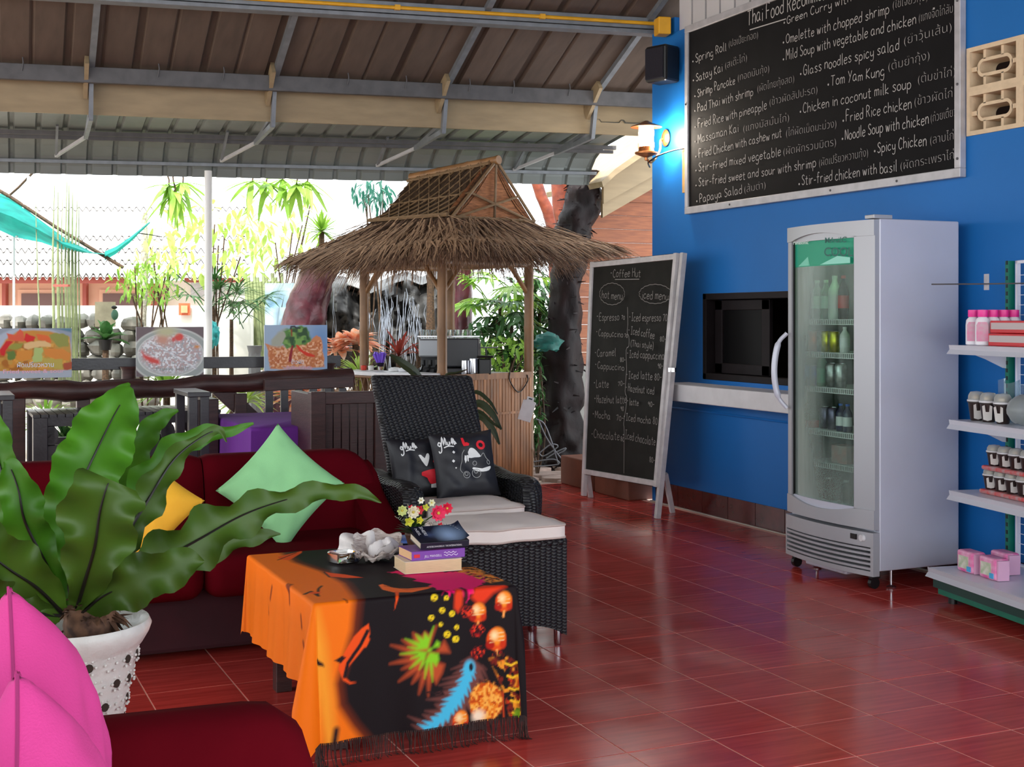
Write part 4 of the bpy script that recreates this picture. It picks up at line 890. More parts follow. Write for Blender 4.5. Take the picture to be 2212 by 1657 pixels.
pr = [(5.36, .05), (5.34, .3), (5.40, .44), (5.62, .49), (5.86, .60), (6.0, .70), (6.1, .66), (6.1, .05)]
pc = cr([(0, y, z) for y, z in pr], 4)
for x, sc in ((SX1 - .10, .86), (SX1 - .085, .95), (SX1 - .06, 1), (SX1 + .02, 1), (SX1 + .035, .96), (SX1 + .04, .88)):
    for p in pc: P.append((x, 5.75 + (p.y - 5.75) * sc, .3 + (p.z - .3) * sc))
n = len(pc); b.grid(P, 6, n, True); b.f.append(tuple(range(n))[::-1]); b.f.append(tuple(5 * n + j for j in range(n))); b.out('arm', M['red'], sf, ang=1.3)
for x, y in ((SX0 + .1, 5.55), (SX1 - .12, 5.55), (SX0 + .1, 6.02), (SX1 - .12, 6.02)): b = B(); b.lathe([(.02, 0), (.025, .04)], 10, (x, y, 0)); b.out('foot', M['black'], sf)

# ---- pillows
def pillow(name, m, w, h, t, loc, R, label, cat='pillow', group=None, seams=None, seed=1, fn=None, n=30):
    "square pillow in local x (width), z (height), y thickness; front faces -y"
    b = B()
    def S(u, v, side):
        pin = .09; x = w / 2 * u * (1 - pin * (1 - v * v) * abs(u) ** 2); z = h / 2 * v * (1 - pin * (1 - u * u) * abs(v) ** 2)
        th = t / 2 * ((1 - u ** 4) ** .6) * ((1 - v ** 4) ** .6) + .002
        wr = .012 * noise.noise(V((u * 3 + seed, v * 3, side * 2))) + .006 * math.sin(7 * (u * v) + seed) * abs(u * v)
        return V((x, side * (th + wr * (1 - max(abs(u), abs(v)) ** 6)), z))
    g = lambda k: math.sin(PI / 2 * (2 * k / (n - 1) - 1)) * .35 + (2 * k / (n - 1) - 1) * .65
    for side in (-1, 1):
        P = [S(g(i), g(j), side) for i in range(n) for j in range(n)]
        if side < 0: b.grid(P, n, n)
        else:
            o0 = len(b.v); b.add(P, [tuple(o0 * 0 + q for q in f) for f in [(i * n + j, i * n + j + 1, (i + 1) * n + j + 1, (i + 1) * n + j) for i in range(n - 1) for j in range(n - 1)]])
    edge = []
    ks = [(i, 0) for i in range(n)] + [(n - 1, j) for j in range(1, n)] + [(i, n - 1) for i in range(n - 2, -1, -1)] + [(0, j) for j in range(n - 2, 0, -1)]
    N2 = n * n; ids = [i * n + j for i, j in ks]; m_ = len(ids)
    for k in range(m_): a, c = ids[k], ids[(k + 1) % m_]; b.f.append((a, c, c + N2, a + N2))
    root = thing(name, loc, label, cat, group)
    R3 = R
    b.v = [tuple(V(loc) + R3 @ V(v)) for v in b.v]
    b.out('cover', m, root, ang=2)
    if fn: fn(root, lambda u, v, o=.0: V(loc) + R3 @ (S(u, v, -1) + V((0, -o, 0))), R3 @ V((0, -1, 0)))
    return root
def RXYZ(x, y, z): return Matrix.Rotation(math.radians(z), 3, 'Z') @ Matrix.Rotation(math.radians(x), 3, 'X') @ Matrix.Rotation(math.radians(y), 3, 'Y')
M['green_c'] = mat('mint_cotton', (146, 210, 148), .85, bump=.12, bscale=260, var=.03); M['yellow_c'] = mat('yellow_cotton', (246, 184, 46), .8, bump=.12, bscale=260, var=.04)
M['pink_c'] = mat('pink_cotton', (206, 58, 138), .85, bump=.15, bscale=260, var=.05); M['black_c'] = mat('black_satin_cotton', (22, 22, 30), .55, bump=.1, bscale=260, var=.1)
c = WY(607, 1052, 5.66); pillow('green_pillow', M['green_c'], .40, .40, .13, c, RXYZ(-14, 44, -6), 'mint green square pillow standing on its corner on the red sofa', seed=2)
c = WY(298, 1102, 5.50); pillow('yellow_pillow', M['yellow_c'], .36, .40, .12, c, RXYZ(-12, 42, -8), 'yellow square pillow on the red sofa behind the fern leaves', seed=5)
pk = mat('pink_button', (120, 40, 90), .5); pkp = mat('pink_piping', (150, 36, 100), .8)
def seam(root, S, nn):
    b = B(); g_ = [-.97 + k * .097 for k in range(21)]
    for e_ in (-1, 1): b.tube([S(e_, q, .0) for q in g_], .0032, 5); b.tube([S(q, e_, .0) for q in g_], .0032, 5)
    b.out('piping', pkp, root); b = B()
    for u, v in ((-.3, -.2), (.1, -.5)): b.ball(S(u, v, 0), .006, 8, 5)
    b.out('button', pk, root)
pillow('pink_pillow', M['pink_c'], .44, .44, .19, D(92, 1665, 2.15), RXYZ(-10, 45, 78) , 'large bright pink pillow leaning in the near red armchair, the farther and taller one', group='pink pillows', seed=3, fn=seam)
pillow('pink_pillow', M['pink_c'], .42, .42, .18, D(112, 1870, 1.94), RXYZ(-10, 45, 74), 'bright pink pillow at the bottom left corner, the nearer and lower one', group='pink pillows', seed=9, fn=seam)

# ---- near red armchair, only its far arm and back in view
na = thing('red_armchair', (.2, 2.2, 0), 'dark red velvet armchair in the foreground with pink pillows in it', 'armchair')
b = B(); P = []; nu, nv = 22, 24
ax0 = D(190, 1560, 2.62); ax1 = D(672, 1600, 2.60)
for i in range(nu):
    t = i / (nu - 1); x = -.32 + t * (.735 + .32); e = min(1, (.735 - x) / .13); e = math.sqrt(max(0, 1 - (1 - e) ** 2)); 
    for j in range(nv):
        a = 2 * PI * j / nv; c2 = math.copysign(abs(math.cos(a)) ** .6, math.cos(a)); s2 = math.copysign(abs(math.sin(a)) ** .6, math.sin(a))
        top = .635 + .02 * (1 - t) - .20 * (1 - e); P.append((x, 2.60 + .11 * c2 * (.75 + .25 * e), (top + .06) / 2 + (top - .06) / 2 * s2))
b.grid(P, nu, nv, True); b.f.append(tuple(range(nv))[::-1]); b.f.append(tuple((nu - 1) * nv + j for j in range(nv))); b.out('arm', M['red'], na, ang=1.3)
rbox('backrest', M['red'], na, (-.36, 1.75, .10), (-.08, 2.52, .84), .09, R=None); rbox('seat_cushion', M['red'], na, (-.14, 1.75, .10), (.66, 2.49, .43), .07)

# ---- wicker
def wicker():
    m = bpy.data.materials.new('black_wicker'); m.use_nodes = True; N = m.node_tree.nodes; L = m.node_tree.links; p = N['Principled BSDF']
    tc = N.new('ShaderNodeNewGeometry'); sp_ = N.new('ShaderNodeSeparateXYZ'); L.new(tc.outputs['Position'], sp_.inputs[0])
    def mth(op, a, b_=None, c=None):
        n = N.new('ShaderNodeMath'); n.operation = op
        for i, q in enumerate((a, b_, c)):
            if q is None: continue
            if isinstance(q, (int, float)): n.inputs[i].default_value = q
            else: L.new(q, n.inputs[i])
        return n.outputs[0]
    h = mth('ADD', sp_.outputs[0], mth('MULTIPLY', sp_.outputs[1], .9)); col = mth('MULTIPLY', h, 2 * PI / .052); row = mth('MULTIPLY', sp_.outputs[2], 2 * PI / .014)
    a = mth('SINE', col); r = mth('SINE', row); w = mth('MULTIPLY', a, r); ab_ = mth('ABSOLUTE', mth('SINE', mth('MULTIPLY', row, 1)))
    ht = mth('ADD', mth('MULTIPLY', w, .6), mth('ADD', mth('MULTIPLY', ab_, .5), mth('MULTIPLY', mth('ABSOLUTE', a), .9)))
    bp = N.new('ShaderNodeBump'); bp.inputs['Strength'].default_value = 1; bp.inputs['Distance'].default_value = .004; L.new(ht, bp.inputs['Height']); L.new(bp.outputs[0], p.inputs['Normal'])
    cr_ = N.new('ShaderNodeValToRGB'); cr_.color_ramp.elements[0].color = lin((10, 10, 12)); cr_.color_ramp.elements[1].color = lin((36, 36, 42)); cr_.color_ramp.elements[0].position = .2; cr_.color_ramp.elements[1].position = 1.0
    L.new(mth('MULTIPLY', ht, .6), cr_.inputs[0]); L.new(cr_.outputs[0], p.inputs['Base Color']); p.inputs['Roughness'].default_value = .42; return m
M['wick'] = wicker()
wc = thing('wicker_armchair', (2.33, 5.9, 0), 'black wicker armchair with a tall straight back behind the white cushions', 'armchair')
def slab(name, prof4, y_or, thick, parent, seg=3, r=.02, R=None):
    b = B(); vs = []
    for o in (0, thick):
        for (x, y, z) in prof4: vs.append((x, y + o, z))
    b.add(vs, [(0, 1, 2, 3), (7, 6, 5, 4), (0, 4, 5, 1), (1, 5, 6, 2), (2, 6, 7, 3), (3, 7, 4, 0)]); return b.out(name, M['wick'], parent, bevel=r, bseg=seg, ang=1)
slab('backrest', [(2.09, 5.98, .38), (2.61, 5.98, .38), (2.57, 6.22, 1.115), (2.025, 6.22, 1.125)], 0, .055, wc, r=.022)
def armw(x0, x1, sgn):
    b = B(); P = []; pr = [(5.62, .03), (5.61, .35), (5.62, .58), (5.70, .645), (5.95, .64), (6.15, .655), (6.24, .60), (6.2, .03)]
    pc = cr([(0, y, z) for y, z in pr], 3); n = len(pc)
    for x, sc in ((x0, .93), (x0 + .02, .99), ((x0 + x1) / 2, 1.01), (x1 - .02, .99), (x1, .93)):
        for p in pc: P.append((x + sgn * .03 * max(0, p.z - .3) / .3, 5.9 + (p.y - 5.9) * sc, p.z if p.z < .1 else .33 + (p.z - .33) * sc))
    b.grid(P, 5, n, True); b.f.append(tuple(range(n))[::-1]); b.f.append(tuple(4 * n + j for j in range(n))); b.out('arm', M['wick'], wc, ang=1)
armw(1.985, 2.09, 0); armw(2.56, 2.66, 1)
b = B(); b.bb((2.09, 5.56, .08), (2.56, 6.1, .445)); b.out('seat_frame', M['wick'], wc, bevel=.02)
for x, y in ((2.04, 5.68), (2.61, 5.68), (2.04, 6.14), (2.61, 6.14)): b = B(); b.lathe([(.014, 0), (.018, .035)], 12, (x, y, 0)); b.out('foot', M['chrome'], wc)
ot = thing('wicker_ottoman', (2.22, 5.25, 0), 'black wicker footstool with metal feet beside the printed tablecloth', 'footstool')
b = B(); n = 17
def apron(x0, y0, x1, y1, th=.03):
    d = V((x1 - x0, y1 - y0, 0)).normalized(); nn_ = V((-d.y, d.x, 0)) * th; P = []
    for s_ in (0, 1):
        for k in range(n):
            t = k / (n - 1); p = V((x0, y0, 0)).lerp(V((x1, y1, 0)), t) + nn_ * s_; zb = .045 + .06 * (1 - abs(2 * t - 1) ** 3)
            P += [(p.x, p.y, zb), (p.x, p.y, .46)]
    o0 = len(b.v); b.add(P, [])
    for s_ in (0, 1):
        for k in range(n - 1): a = o0 + s_ * 2 * n + 2 * k; b.f.append((a, a + 2, a + 3, a + 1) if not s_ else (a, a + 1, a + 3, a + 2))
    for k in range(n - 1): a = o0 + 2 * k; c = a + 2 * n; b.f.append((a, c, c + 2, a + 2)); b.f.append((a + 1, a + 3, c + 3, c + 1))
    a = o0; c = o0 + 2 * n; b.f.append((a, a + 1, c + 1, c)); a += 2 * n - 2; c += 2 * n - 2; b.f.append((a, c, c + 1, a + 1))
ox0, ox1, oy0, oy1 = 1.95, 2.515, 5.03, 5.36
apron(ox0, oy0, ox1, oy0); apron(ox1, oy0 + .031, ox1, oy1 - .031); apron(ox1, oy1, ox0, oy1); apron(ox0, oy1 - .031, ox0, oy0 + .031); b.out('woven_side', M['wick'], ot, ang=.8)
b = B(); b.bb((ox0 - .004, oy0 - .004, .43), (ox1 + .004, oy1 + .004, .465)); b.out('seat', M['wick'], ot, bevel=.012, bseg=3)
for x, y in ((ox0 + .03, oy0 + .03), (ox1 - .03, oy0 + .03), (ox0 + .03, oy1 - .03), (ox1 - .03, oy1 - .03)): b = B(); b.lathe([(.013, 0), (.016, .01), (.017, .075)], 12, (x, y, 0)); b.out('foot', M['chrome'], ot)
# seat pads
def pad(name, lo, hi, label, lift=0, seed=0):
    root = thing(name, (lo[0], lo[1], lo[2]), label, 'cushion', 'cream seat pads'); b = B(); n = 18; h = hi[2] - lo[2]
    def S(u, v, top):
        cx_ = (lo[0] + hi[0]) / 2; cy_ = (lo[1] + hi[1]) / 2; ru = 1 - .06 * v ** 10; rv = 1 - .06 * u ** 10
        e = max(abs(u), abs(v)) ** 10; z = lo[2] + h / 2 + (h / 2) * top * (1 - .25 * e) + .012 * top * (1 - u * u) * (1 - v * v) + lift * (u + 1) / 2 + .006 * noise.noise(V((u * 2 + seed, v * 2, 0)))
        return V((cx_ + u * ru * (hi[0] - lo[0]) / 2, cy_ + v * rv * (hi[1] - lo[1]) / 2, z))
    g = [-1 + 2 * k / (n - 1) for k in range(n)]
    b.add([S(u, v, 1) for u in g for v in g], [(i * n + j, (i + 1) * n + j, (i + 1) * n + j + 1, i * n + j + 1) for i in range(n - 1) for j in range(n - 1)])
    o0 = n * n; b.add([S(u, v, -1) for u in g for v in g], [(i * n + j, i * n + j + 1, (i + 1) * n + j + 1, (i + 1) * n + j) for i in range(n - 1) for j in range(n - 1)])
    ks = [(i, 0) for i in range(n)] + [(n - 1, j) for j in range(1, n)] + [(i, n - 1) for i in range(n - 2, -1, -1)] + [(0, j) for j in range(n - 2, 0, -1)]
    ids = [i * n + j for i, j in ks]; m_ = len(ids)
    for k in range(m_): a, c = ids[k], ids[(k + 1) % m_]; b.f.append((a, a + o0, c + o0, c))
    b.out('cover', M['white_cl'], root, ang=1.0)
    for tp in (1, -1):
        b = B(); pts = [S(g[i], g[j], tp) for i, j in ks]; b.tube(pts + [pts[0]], .0045, 5, cap=False); b.out('piping', mat('piping', (198, 180, 172), .8), root)
    return root
pad('seat_cushion', (1.97, 4.985, .466), (2.505, 5.40, .535), 'cream square seat cushion lying on the wicker footstool', seed=1)
pad('seat_cushion', (2.10, 5.50, .45), (2.55, 5.97, .545), 'cream seat cushion on the wicker armchair seat, behind the footstool one', seed=4)
# black printed pillows on the armchair
wh = mat('white_print_ink', (225, 225, 225), .6); rd = mat('red_print_ink', (214, 26, 44), .6); gy = mat('grey_ink', (150, 150, 150), .6)
def uvl(b, S, nn, pts, w): stroke_line(b, [S(u, v, .0015) for u, v in pts], nn, w)
def uvfill(b, S, nn, poly):
    cx_ = sum(p[0] for p in poly) / len(poly); cy_ = sum(p[1] for p in poly) / len(poly); n = len(poly); vs = [S(cx_, cy_, .002)]
    for q in (.5, 1.0): vs += [S(cx_ + (x - cx_) * q, cy_ + (y - cy_) * q, .002) for x, y in poly]
    fs = [(0, 1 + i, 1 + (i + 1) % n) for i in range(n)] + [(1 + i, 1 + n + i, 1 + n + (i + 1) % n, 1 + (i + 1) % n) for i in range(n)]; b.add(vs, fs)
def smooth2(p, k=4, closed=True):
    q = [V((x, y, 0)) for x, y in p]
    if closed: q = q + [q[0]]
    return [(v.x, v.y) for v in cr(q, k)]
GLW = [[(-.86, .52), (-.82, .60), (-.86, .66), (-.90, .58), (-.84, .54), (-.80, .66), (-.82, .40), (-.88, .34), (-.90, .40)], [(-.80, .58), (-.74, .84), (-.73, .56), (-.66, .82), (-.66, .56)], [(-.62, .66), (-.61, .56), (-.56, .57), (-.55, .66), (-.54, .56)], [(-.50, .60), (-.44, .80), (-.46, .56), (-.40, .78), (-.40, .56), (-.36, .62), (-.38, .68), (-.33, .58)], [(-.74, .48), (-.6, .52), (-.42, .50)]]
def script_word(b, S, nn, ox, oy, sc):
    for st in GLW: uvl(b, S, nn, smooth2([(ox + x * sc, oy + y * sc) for x, y in st], 3, False), .0055)
def carpic(root, S, nn):
    b = B(); script_word(b, S, nn, .05, .02, 1.0)
    uvfill(b, S, nn, smooth2([(.02, .30), (.10, .42), (.22, .40), (.34, .26), (.40, .14), (.2, .13), (.04, .13)], 3)); uvfill(b, S, nn, [(-.10, -.02), (-.12, .10), (-.09, .22), (-.04, .20), (-.05, .06)]); uvfill(b, S, nn, [(-.03, .22), (.04, .20), (.08, .14), (.0, .12), (.0, .02), (-.03, .04)])
    uvfill(b, S, nn, smooth2([(.1, -.18), (.2, -.26), (.4, -.31), (.62, -.28), (.70, -.18), (.66, -.16), (.56, -.21), (.4, -.235), (.24, -.2), (.14, -.15)], 2))
    for x, y, r in ((-.42, .34, .05), (-.46, .08, .05), (-.42, -.13, .025)): uvfill(b, S, nn, [(x - r, y), (x, y - r), (x + r, y), (x, y + r)])
    b.out('white_print', wh, root)
    b = B(); circ = lambda x, y, r, s_=1: [(x + r * math.cos(a * PI / 8), y + r * s_ * math.sin(a * PI / 8)) for a in range(17)]
    for c_ in (circ(.18, -.04, .06), circ(.64, -.04, .05, 1.3), circ(-.12, -.36, .1), circ(-.13, -.34, .05), circ(.2, -.34, .13), circ(.2, -.28, .05)): uvl(b, S, nn, c_, .003)
    uvl(b, S, nn, smooth2([(-.08, .38), (-.16, .26), (-.2, .06), (-.26, -.06), (-.3, -.2), (-.24, -.3)], 4, False), .003); uvl(b, S, nn, smooth2([(.4, .14), (.5, .24), (.58, .1), (.68, .0)], 4, False), .003); b.out('grey_outline', gy, root)
    b = B(); uvfill(b, S, nn, [(-.10, .80), (-.03, .80), (-.03, .60), (.04, .62), (.10, .56), (.06, .50), (-.08, .50), (-.1, .6)])
    rg_ = circ(.46, .50, .105, 1.1)
    uvl(b, S, nn, rg_, .012); b.out('red_print', rd, root)
def vpic(root, S, nn):
    b = B(); script_word(b, S, nn, .22, .02, 1.0); uvfill(b, S, nn, smooth2([(-.1, .34), (-.02, .34), (.08, .16), (.16, .36), (.24, .36), (.24, .2), (.16, .0), (.08, -.02)], 2))
    uvfill(b, S, nn, [(.2, -.66), (.2, -.78), (.4, -.78), (.7, -.66), (.72, -.54), (.5, -.6)]); b.out('white_print', wh, root)
    b = B(); uvfill(b, S, nn, smooth2([(-.06, -.22), (-.08, -.34), (.1, -.42), (.18, -.64), (.45, -.6), (.62, -.5), (.6, -.3), (.5, -.16), (.2, -.16)], 2)); uvl(b, S, nn, [(.36, .1), (.6, .12)], .008); b.out('red_print', rd, root)
c = WY(905, 1022, 5.97); pillow('black_pillow', M['black_c'], .31, .30, .10, (c.x, c.y, .685), RXYZ(-17, -1, 2), 'black pillow with white V and red car print on the wicker armchair', group='black printed pillows', seed=4, fn=vpic)
c = WY(1003, 1024, 5.86); pillow('black_pillow', M['black_c'], .335, .33, .11, (c.x, c.y, .70), RXYZ(-17, -2, 0), 'black pillow with outlined car and red L and O on the wicker armchair', group='black printed pillows', seed=6, fn=carpic)

# ---- coffee table and printed cloth
tx0, tx1, ty0, ty1, tz = 1.13, 1.82, 4.05, 4.97, .50
ct = thing('coffee_table', (1.47, 4.5, 0), 'dark wooden coffee table hidden under the orange and black printed cloth', 'table')
b = B(); b.bb((tx0 + .02, ty0 + .02, tz - .04), (tx1 - .02, ty1 - .02, tz - .006)); b.out('tabletop', M['dwood'], ct, smooth=False, bevel=.004)
for x in (tx0 + .1, tx1 - .1):
    for y in (ty0 + .1, ty1 - .1): b = B(); b.bb((x - .03, y - .03, 0), (x + .03, y + .03, tz - .04)); b.out('leg', M['dwood'], ct, smooth=False, bevel=.003)
for (a, c) in (((tx0 + .1, ty1 - .12, .16), (tx1 - .1, ty1 - .08, .2)), ((tx0 + .09, ty0 + .1, .16), (tx0 + .12, ty1 - .1, .2)), ((tx1 - .12, ty0 + .1, .16), (tx1 - .09, ty1 - .1, .2))): b = B(); b.bb(a, c); b.out('stretcher', M['dwood'], ct, smooth=False)
W_, D_ = tx1 - tx0, ty1 - ty0
def hemL(v): return .27 + .03 * math.sin(v * 9) + (.06 if v > .8 else 0)
def cloth(u, v):
    "u,v metres from the table's near-left corner on the flat cloth; returns the draped point"
    du = -u if u < 0 else (u - W_ if u > W_ else 0); dv = -v if v < 0 else (v - D_ if v > D_ else 0)
    sx_ = -1 if u < 0 else 1; sy_ = -1 if v < 0 else 1; x = min(max(u, 0), W_); y = min(max(v, 0), D_); z = tz
    L_ = math.hypot(du, dv)
    if L_ > 0:
        th = math.atan2(du, dv); r0 = .012; a = min(L_ / r0, PI / 2)
        out = r0 * math.sin(a); dz = r0 * (1 - math.cos(a)) + max(0, L_ - r0 * PI / 2); k = dz / .5
        if dv == 0: out += .016 * k * math.sin(v * 26 + 1.2) + .012 * k + .008 * k * math.sin(v * 61)
        elif du == 0: out += .04 * k + .010 * k * math.sin(u * 17 + 1) + .005 * k * math.sin(u * 43)
        else:
            s2 = math.sin(2 * th); out += (.02 + (.02 if v > 0 else .13 if u < 0 else .05) * s2) * k + .03 * k * math.cos(th) * (1 - s2); dz *= 1 - .07 * s2
        x += sx_ * out * math.sin(th); y += sy_ * out * math.cos(th); z = tz - dz
        if z < .004: y += sy_ * (.004 - z) * .8 * math.cos(th); x += sx_ * (.004 - z) * .8 * math.sin(th); z = .004 + .002 * math.sin(u * 50)
    return (tx0 + x, ty0 + y, z + .0035)
st = .0042; us = np.arange(-.30, W_ + .16, st); vs_ = np.arange(-.445, D_ + .16, st)
U, Wv = np.meshgrid(us, vs_, indexing='ij'); nu, nv = U.shape; Uf, Wf = U.ravel(), Wv.ravel()
P = [cloth(float(a), float(c)) for a, c in zip(Uf, Wf)]
def pf(px, py): q = WY(px, py, ty0 - .03); return (q.x - tx0, -(tz - q.z))
def pt(px, py): q = G(px, py, tz); return (q.x - tx0, q.y - ty0)
def pl2(px, py): q = WX(px, py, tx0 - .02); return (-(tz - q.z), q.y - ty0)
Fq = lambda *a: [pf(a[i], a[i + 1]) for i in range(0, len(a), 2)]
Tq = lambda *a: [pt(a[i], a[i + 1]) for i in range(0, len(a), 2)]
Lq = lambda *a: [pl2(a[i], a[i + 1]) for i in range(0, len(a), 2)]
pa_ = Paint(Uf, Wf, (22, 13, 17)); ORG = (252, 120, 12); ORG2 = (254, 164, 44); DK = (34, 18, 22); RO_ = (244, 84, 22)
edge = Tq(604, 1190, 640, 1216, 700, 1236, 748, 1262, 770, 1290) + Fq(775, 1312, 768, 1370, 748, 1430, 730, 1482, 735, 1530, 765, 1575, 795, 1610, 815, 1660)
big = edge + [(-.2, -.7), (-.9, -.7), (-.9, 1.2), (edge[0][0] - .05, 1.2)]
pa_.poly(big, (150, 56, 14), .03); pa_.poly([(x - .012, y) for x, y in big], ORG, .014)
m_ = np.clip((-.0 - Uf) / .12, 0, 1) * .5 * (Wf > -.02); pa_.mix(m_ * np.clip(1.2 - npnoise(Uf, Wf, 5) * .5, 0, 1), (206, 104, 26))  # shade on the left drop painted in as a darker orange
pa_.poly(Fq(668, 1450, 690, 1330, 705, 1400, 716, 1520, 720, 1640, 700, 1640), ORG2, .02)
# dolphins and fish over the orange
pa_.poly(Fq(799, 1356, 801, 1378, 792, 1402, 776, 1422, 760, 1440, 745, 1458, 745, 1470, 756, 1480, 770, 1481, 756, 1485, 740, 1476, 730, 1452, 734, 1436, 748, 1412, 766, 1384, 784, 1366), RO_, .0025)
pa_.line(Fq(796, 1372, 780, 1402, 752, 1440, 744, 1468), .012, DK); pa_.line(Fq(796, 1390, 790, 1402), .014, RO_); pa_.poly(Fq(722, 1434, 740, 1424, 748, 1428, 736, 1440), DK, .002)
pa_.poly(Tq(600, 1205, 620, 1200, 652, 1192, 652, 1196, 626, 1212, 606, 1211), RO_, .002); pa_.line(Tq(600, 1212, 640, 1196), .006, DK)
pa_.poly(Tq(700, 1237, 716, 1240, 745, 1243, 785, 1250, 750, 1251, 715, 1248), RO_, .002); pa_.line(Tq(700, 1238, 712, 1249, 735, 1250), .007, DK)
pa_.poly(Tq(818, 1266, 826, 1264, 850, 1272, 880, 1274, 925, 1270, 946, 1266, 925, 1274, 890, 1282, 850, 1282, 826, 1276), (248, 110, 40), .002); pa_.poly(Tq(853, 1280, 862, 1281, 860, 1296, 855, 1290), RO_, .002); pa_.line(Tq(830, 1268, 880, 1276, 930, 1271), .004, DK)
pa_.line(Tq(658, 1286, 672, 1280, 682, 1286, 688, 1290), .012, DK, .003); pa_.line(Tq(695, 1268, 688, 1274, 686, 1288), .009, DK, .003); pa_.disc(*pt(680, 1283), .02, .015, RO_)
for q in (((615, 1265), (620, 1285), (622, 1310)), ((620, 1285), (612, 1268)), ((578, 1318), (580, 1330)), ((584, 1275), (582, 1300)), ((645, 1338), (647, 1362)), ((650, 1395), (652, 1410))): pa_.line(Lq(*[c for p in q for c in p]), .014, (120, 40, 14), .006)
pa_.poly(Fq(668, 1434, 680, 1430, 698, 1440, 700, 1447, 680, 1444, 670, 1446), DK, .003); pa_.line(Fq(722, 1580, 716, 1610, 722, 1650, 712, 1660), .02, DK, .008); pa_.line(Fq(752, 1288, 754, 1310), .006, (120, 40, 14), .003)
# magenta and red fan on the top right
MG = (240, 10, 110)
mgp = [(842, 1238), (880, 1244), (868, 1247), (905, 1253), (892, 1257), (935, 1264), (925, 1268), (962, 1278), (955, 1282)]; pa_.poly(Tq(*[c for q in mgp for c in q], 1010, 1250, 900, 1232), MG, .0025)
pa_.poly(Tq(842, 1238, 872, 1234, 900, 1226, 960, 1238, 1010, 1236, 1040, 1246, 1052, 1258) + Fq(1040, 1268, 1030, 1290, 1018, 1300, 1012, 1316, 1004, 1290, 998, 1280, 985, 1285, 975, 1296, 970, 1290, 978, 1272, 960, 1266) + Tq(940, 1260, 905, 1256, 885, 1248, 870, 1244), MG, .003, .02, 90)
pa_.speck(Tq(950, 1230, 1050, 1226, 1098, 1256, 1060, 1262, 1000, 1240), [(214, 104, 24), (40, 16, 16), (236, 150, 60)], 90, .006)
pa_.poly(Fq(998, 1262, 1005, 1290, 1002, 1316, 992, 1332, 984, 1322, 986, 1296), (226, 62, 24), .006); pa_.poly(Fq(1022, 1300, 1035, 1270, 1060, 1256, 1098, 1266, 1100, 1275, 1070, 1290, 1050, 1310, 1035, 1312), (232, 58, 24), .008)
pa_.poly(Fq(1004, 1262, 1012, 1258, 1016, 1300, 1008, 1310), (70, 20, 26), .004)
for i_, (px, py, r) in enumerate(((942, 1300, 8), (968, 1301, 6), (958, 1327, 7), (979, 1334, 7), (934, 1343, 7), (954, 1357, 5), (988, 1363, 6), (967, 1378, 8), (985, 1388, 8))):
    q = pf(px, py); rr = r / F * 4.35; pa_.disc(q[0], q[1], rr, rr * .9, (238, 206, 30), .0015); pa_.disc(q[0] + rr * .3, q[1] + rr * .2, rr * .25, rr * .2, DK, .001); pa_.disc(q[0] - rr * .2, q[1] - rr * .5, rr * .35, rr * .15, (160, 110, 20), .001)
# green splash, blue splash
def star(cx, cy, r0, spikes, lo=18):
    p = []; n = len(spikes)
    for i, (a, L_) in enumerate(spikes):
        a2 = (a + spikes[(i + 1) % n][0] + (360 if i == n - 1 else 0)) / 2; p += [cx + L_ * math.cos(math.radians(a)), cy - L_ * math.sin(math.radians(a)), cx + r0 * math.cos(math.radians(a2)), cy - r0 * math.sin(math.radians(a2))]
    return p
rs5 = random.Random(31)
def saw(sp, ws, amp, n=16):
    pts = cr([V((x, y, 0)) for x, y in sp], 8); m = len(pts); L1 = []; L2 = []
    for k in range(n * 2 + 1):
        i = min(m - 2, int(k / (n * 2) * (m - 1))); t = (pts[i + 1] - pts[i]).normalized(); w = float(np.interp(k / (n * 2), np.linspace(0, 1, len(ws)), ws)); j = amp * rs5.uniform(.5, 1.3) if k % 2 else 0; lag = t * (j * .9)
        q = pts[i] + V((-t.y, t.x, 0)) * (w + j) + lag; L1.append((q.x, q.y)); j = amp * rs5.uniform(.5, 1.3) if k % 2 == 0 else 0; q = pts[i] - V((-t.y, t.x, 0)) * (w + j) + t * (j * .9); L2.append((q.x, q.y))
    return [c for q in L1 + L2[::-1] for c in q]
pa_.poly(Fq(*star(928, 1424, 44, [(75, 66), (100, 52), (125, 60), (150, 66), (165, 84), (178, 62), (192, 86), (206, 66), (220, 86), (236, 70), (252, 84), (266, 84), (282, 60), (330, 36), (10, 44), (45, 46)])), (190, 78, 40), .008)
pa_.poly(Fq(*star(928, 1412, 28, [(78, 52), (104, 38), (130, 44), (155, 56), (172, 46), (188, 62), (204, 44), (222, 58), (240, 46), (258, 60), (274, 66), (292, 36), (340, 20), (20, 22), (50, 26)])), (138, 208, 34), .006)
pa_.poly(Fq(*saw([(1030, 1432), (1010, 1476), (985, 1516), (945, 1560), (895, 1588)], [16, 24, 24, 16, 3], 24, 13)), (116, 66, 60), .006)
pa_.poly(Fq(*saw([(1018, 1446), (1000, 1486), (976, 1520), (948, 1556), (905, 1582)], [6, 9, 10, 7, 2], 11, 13)), (72, 190, 230), .0035); pa_.disc(*pf(1014, 1450), .022, .026, (74, 190, 228), .006)
pa_.disc(*pf(1018, 1448), .008, .013, (30, 30, 40), .002); pa_.line(Fq(920, 1500, 955, 1504, 950, 1498), .006, DK)
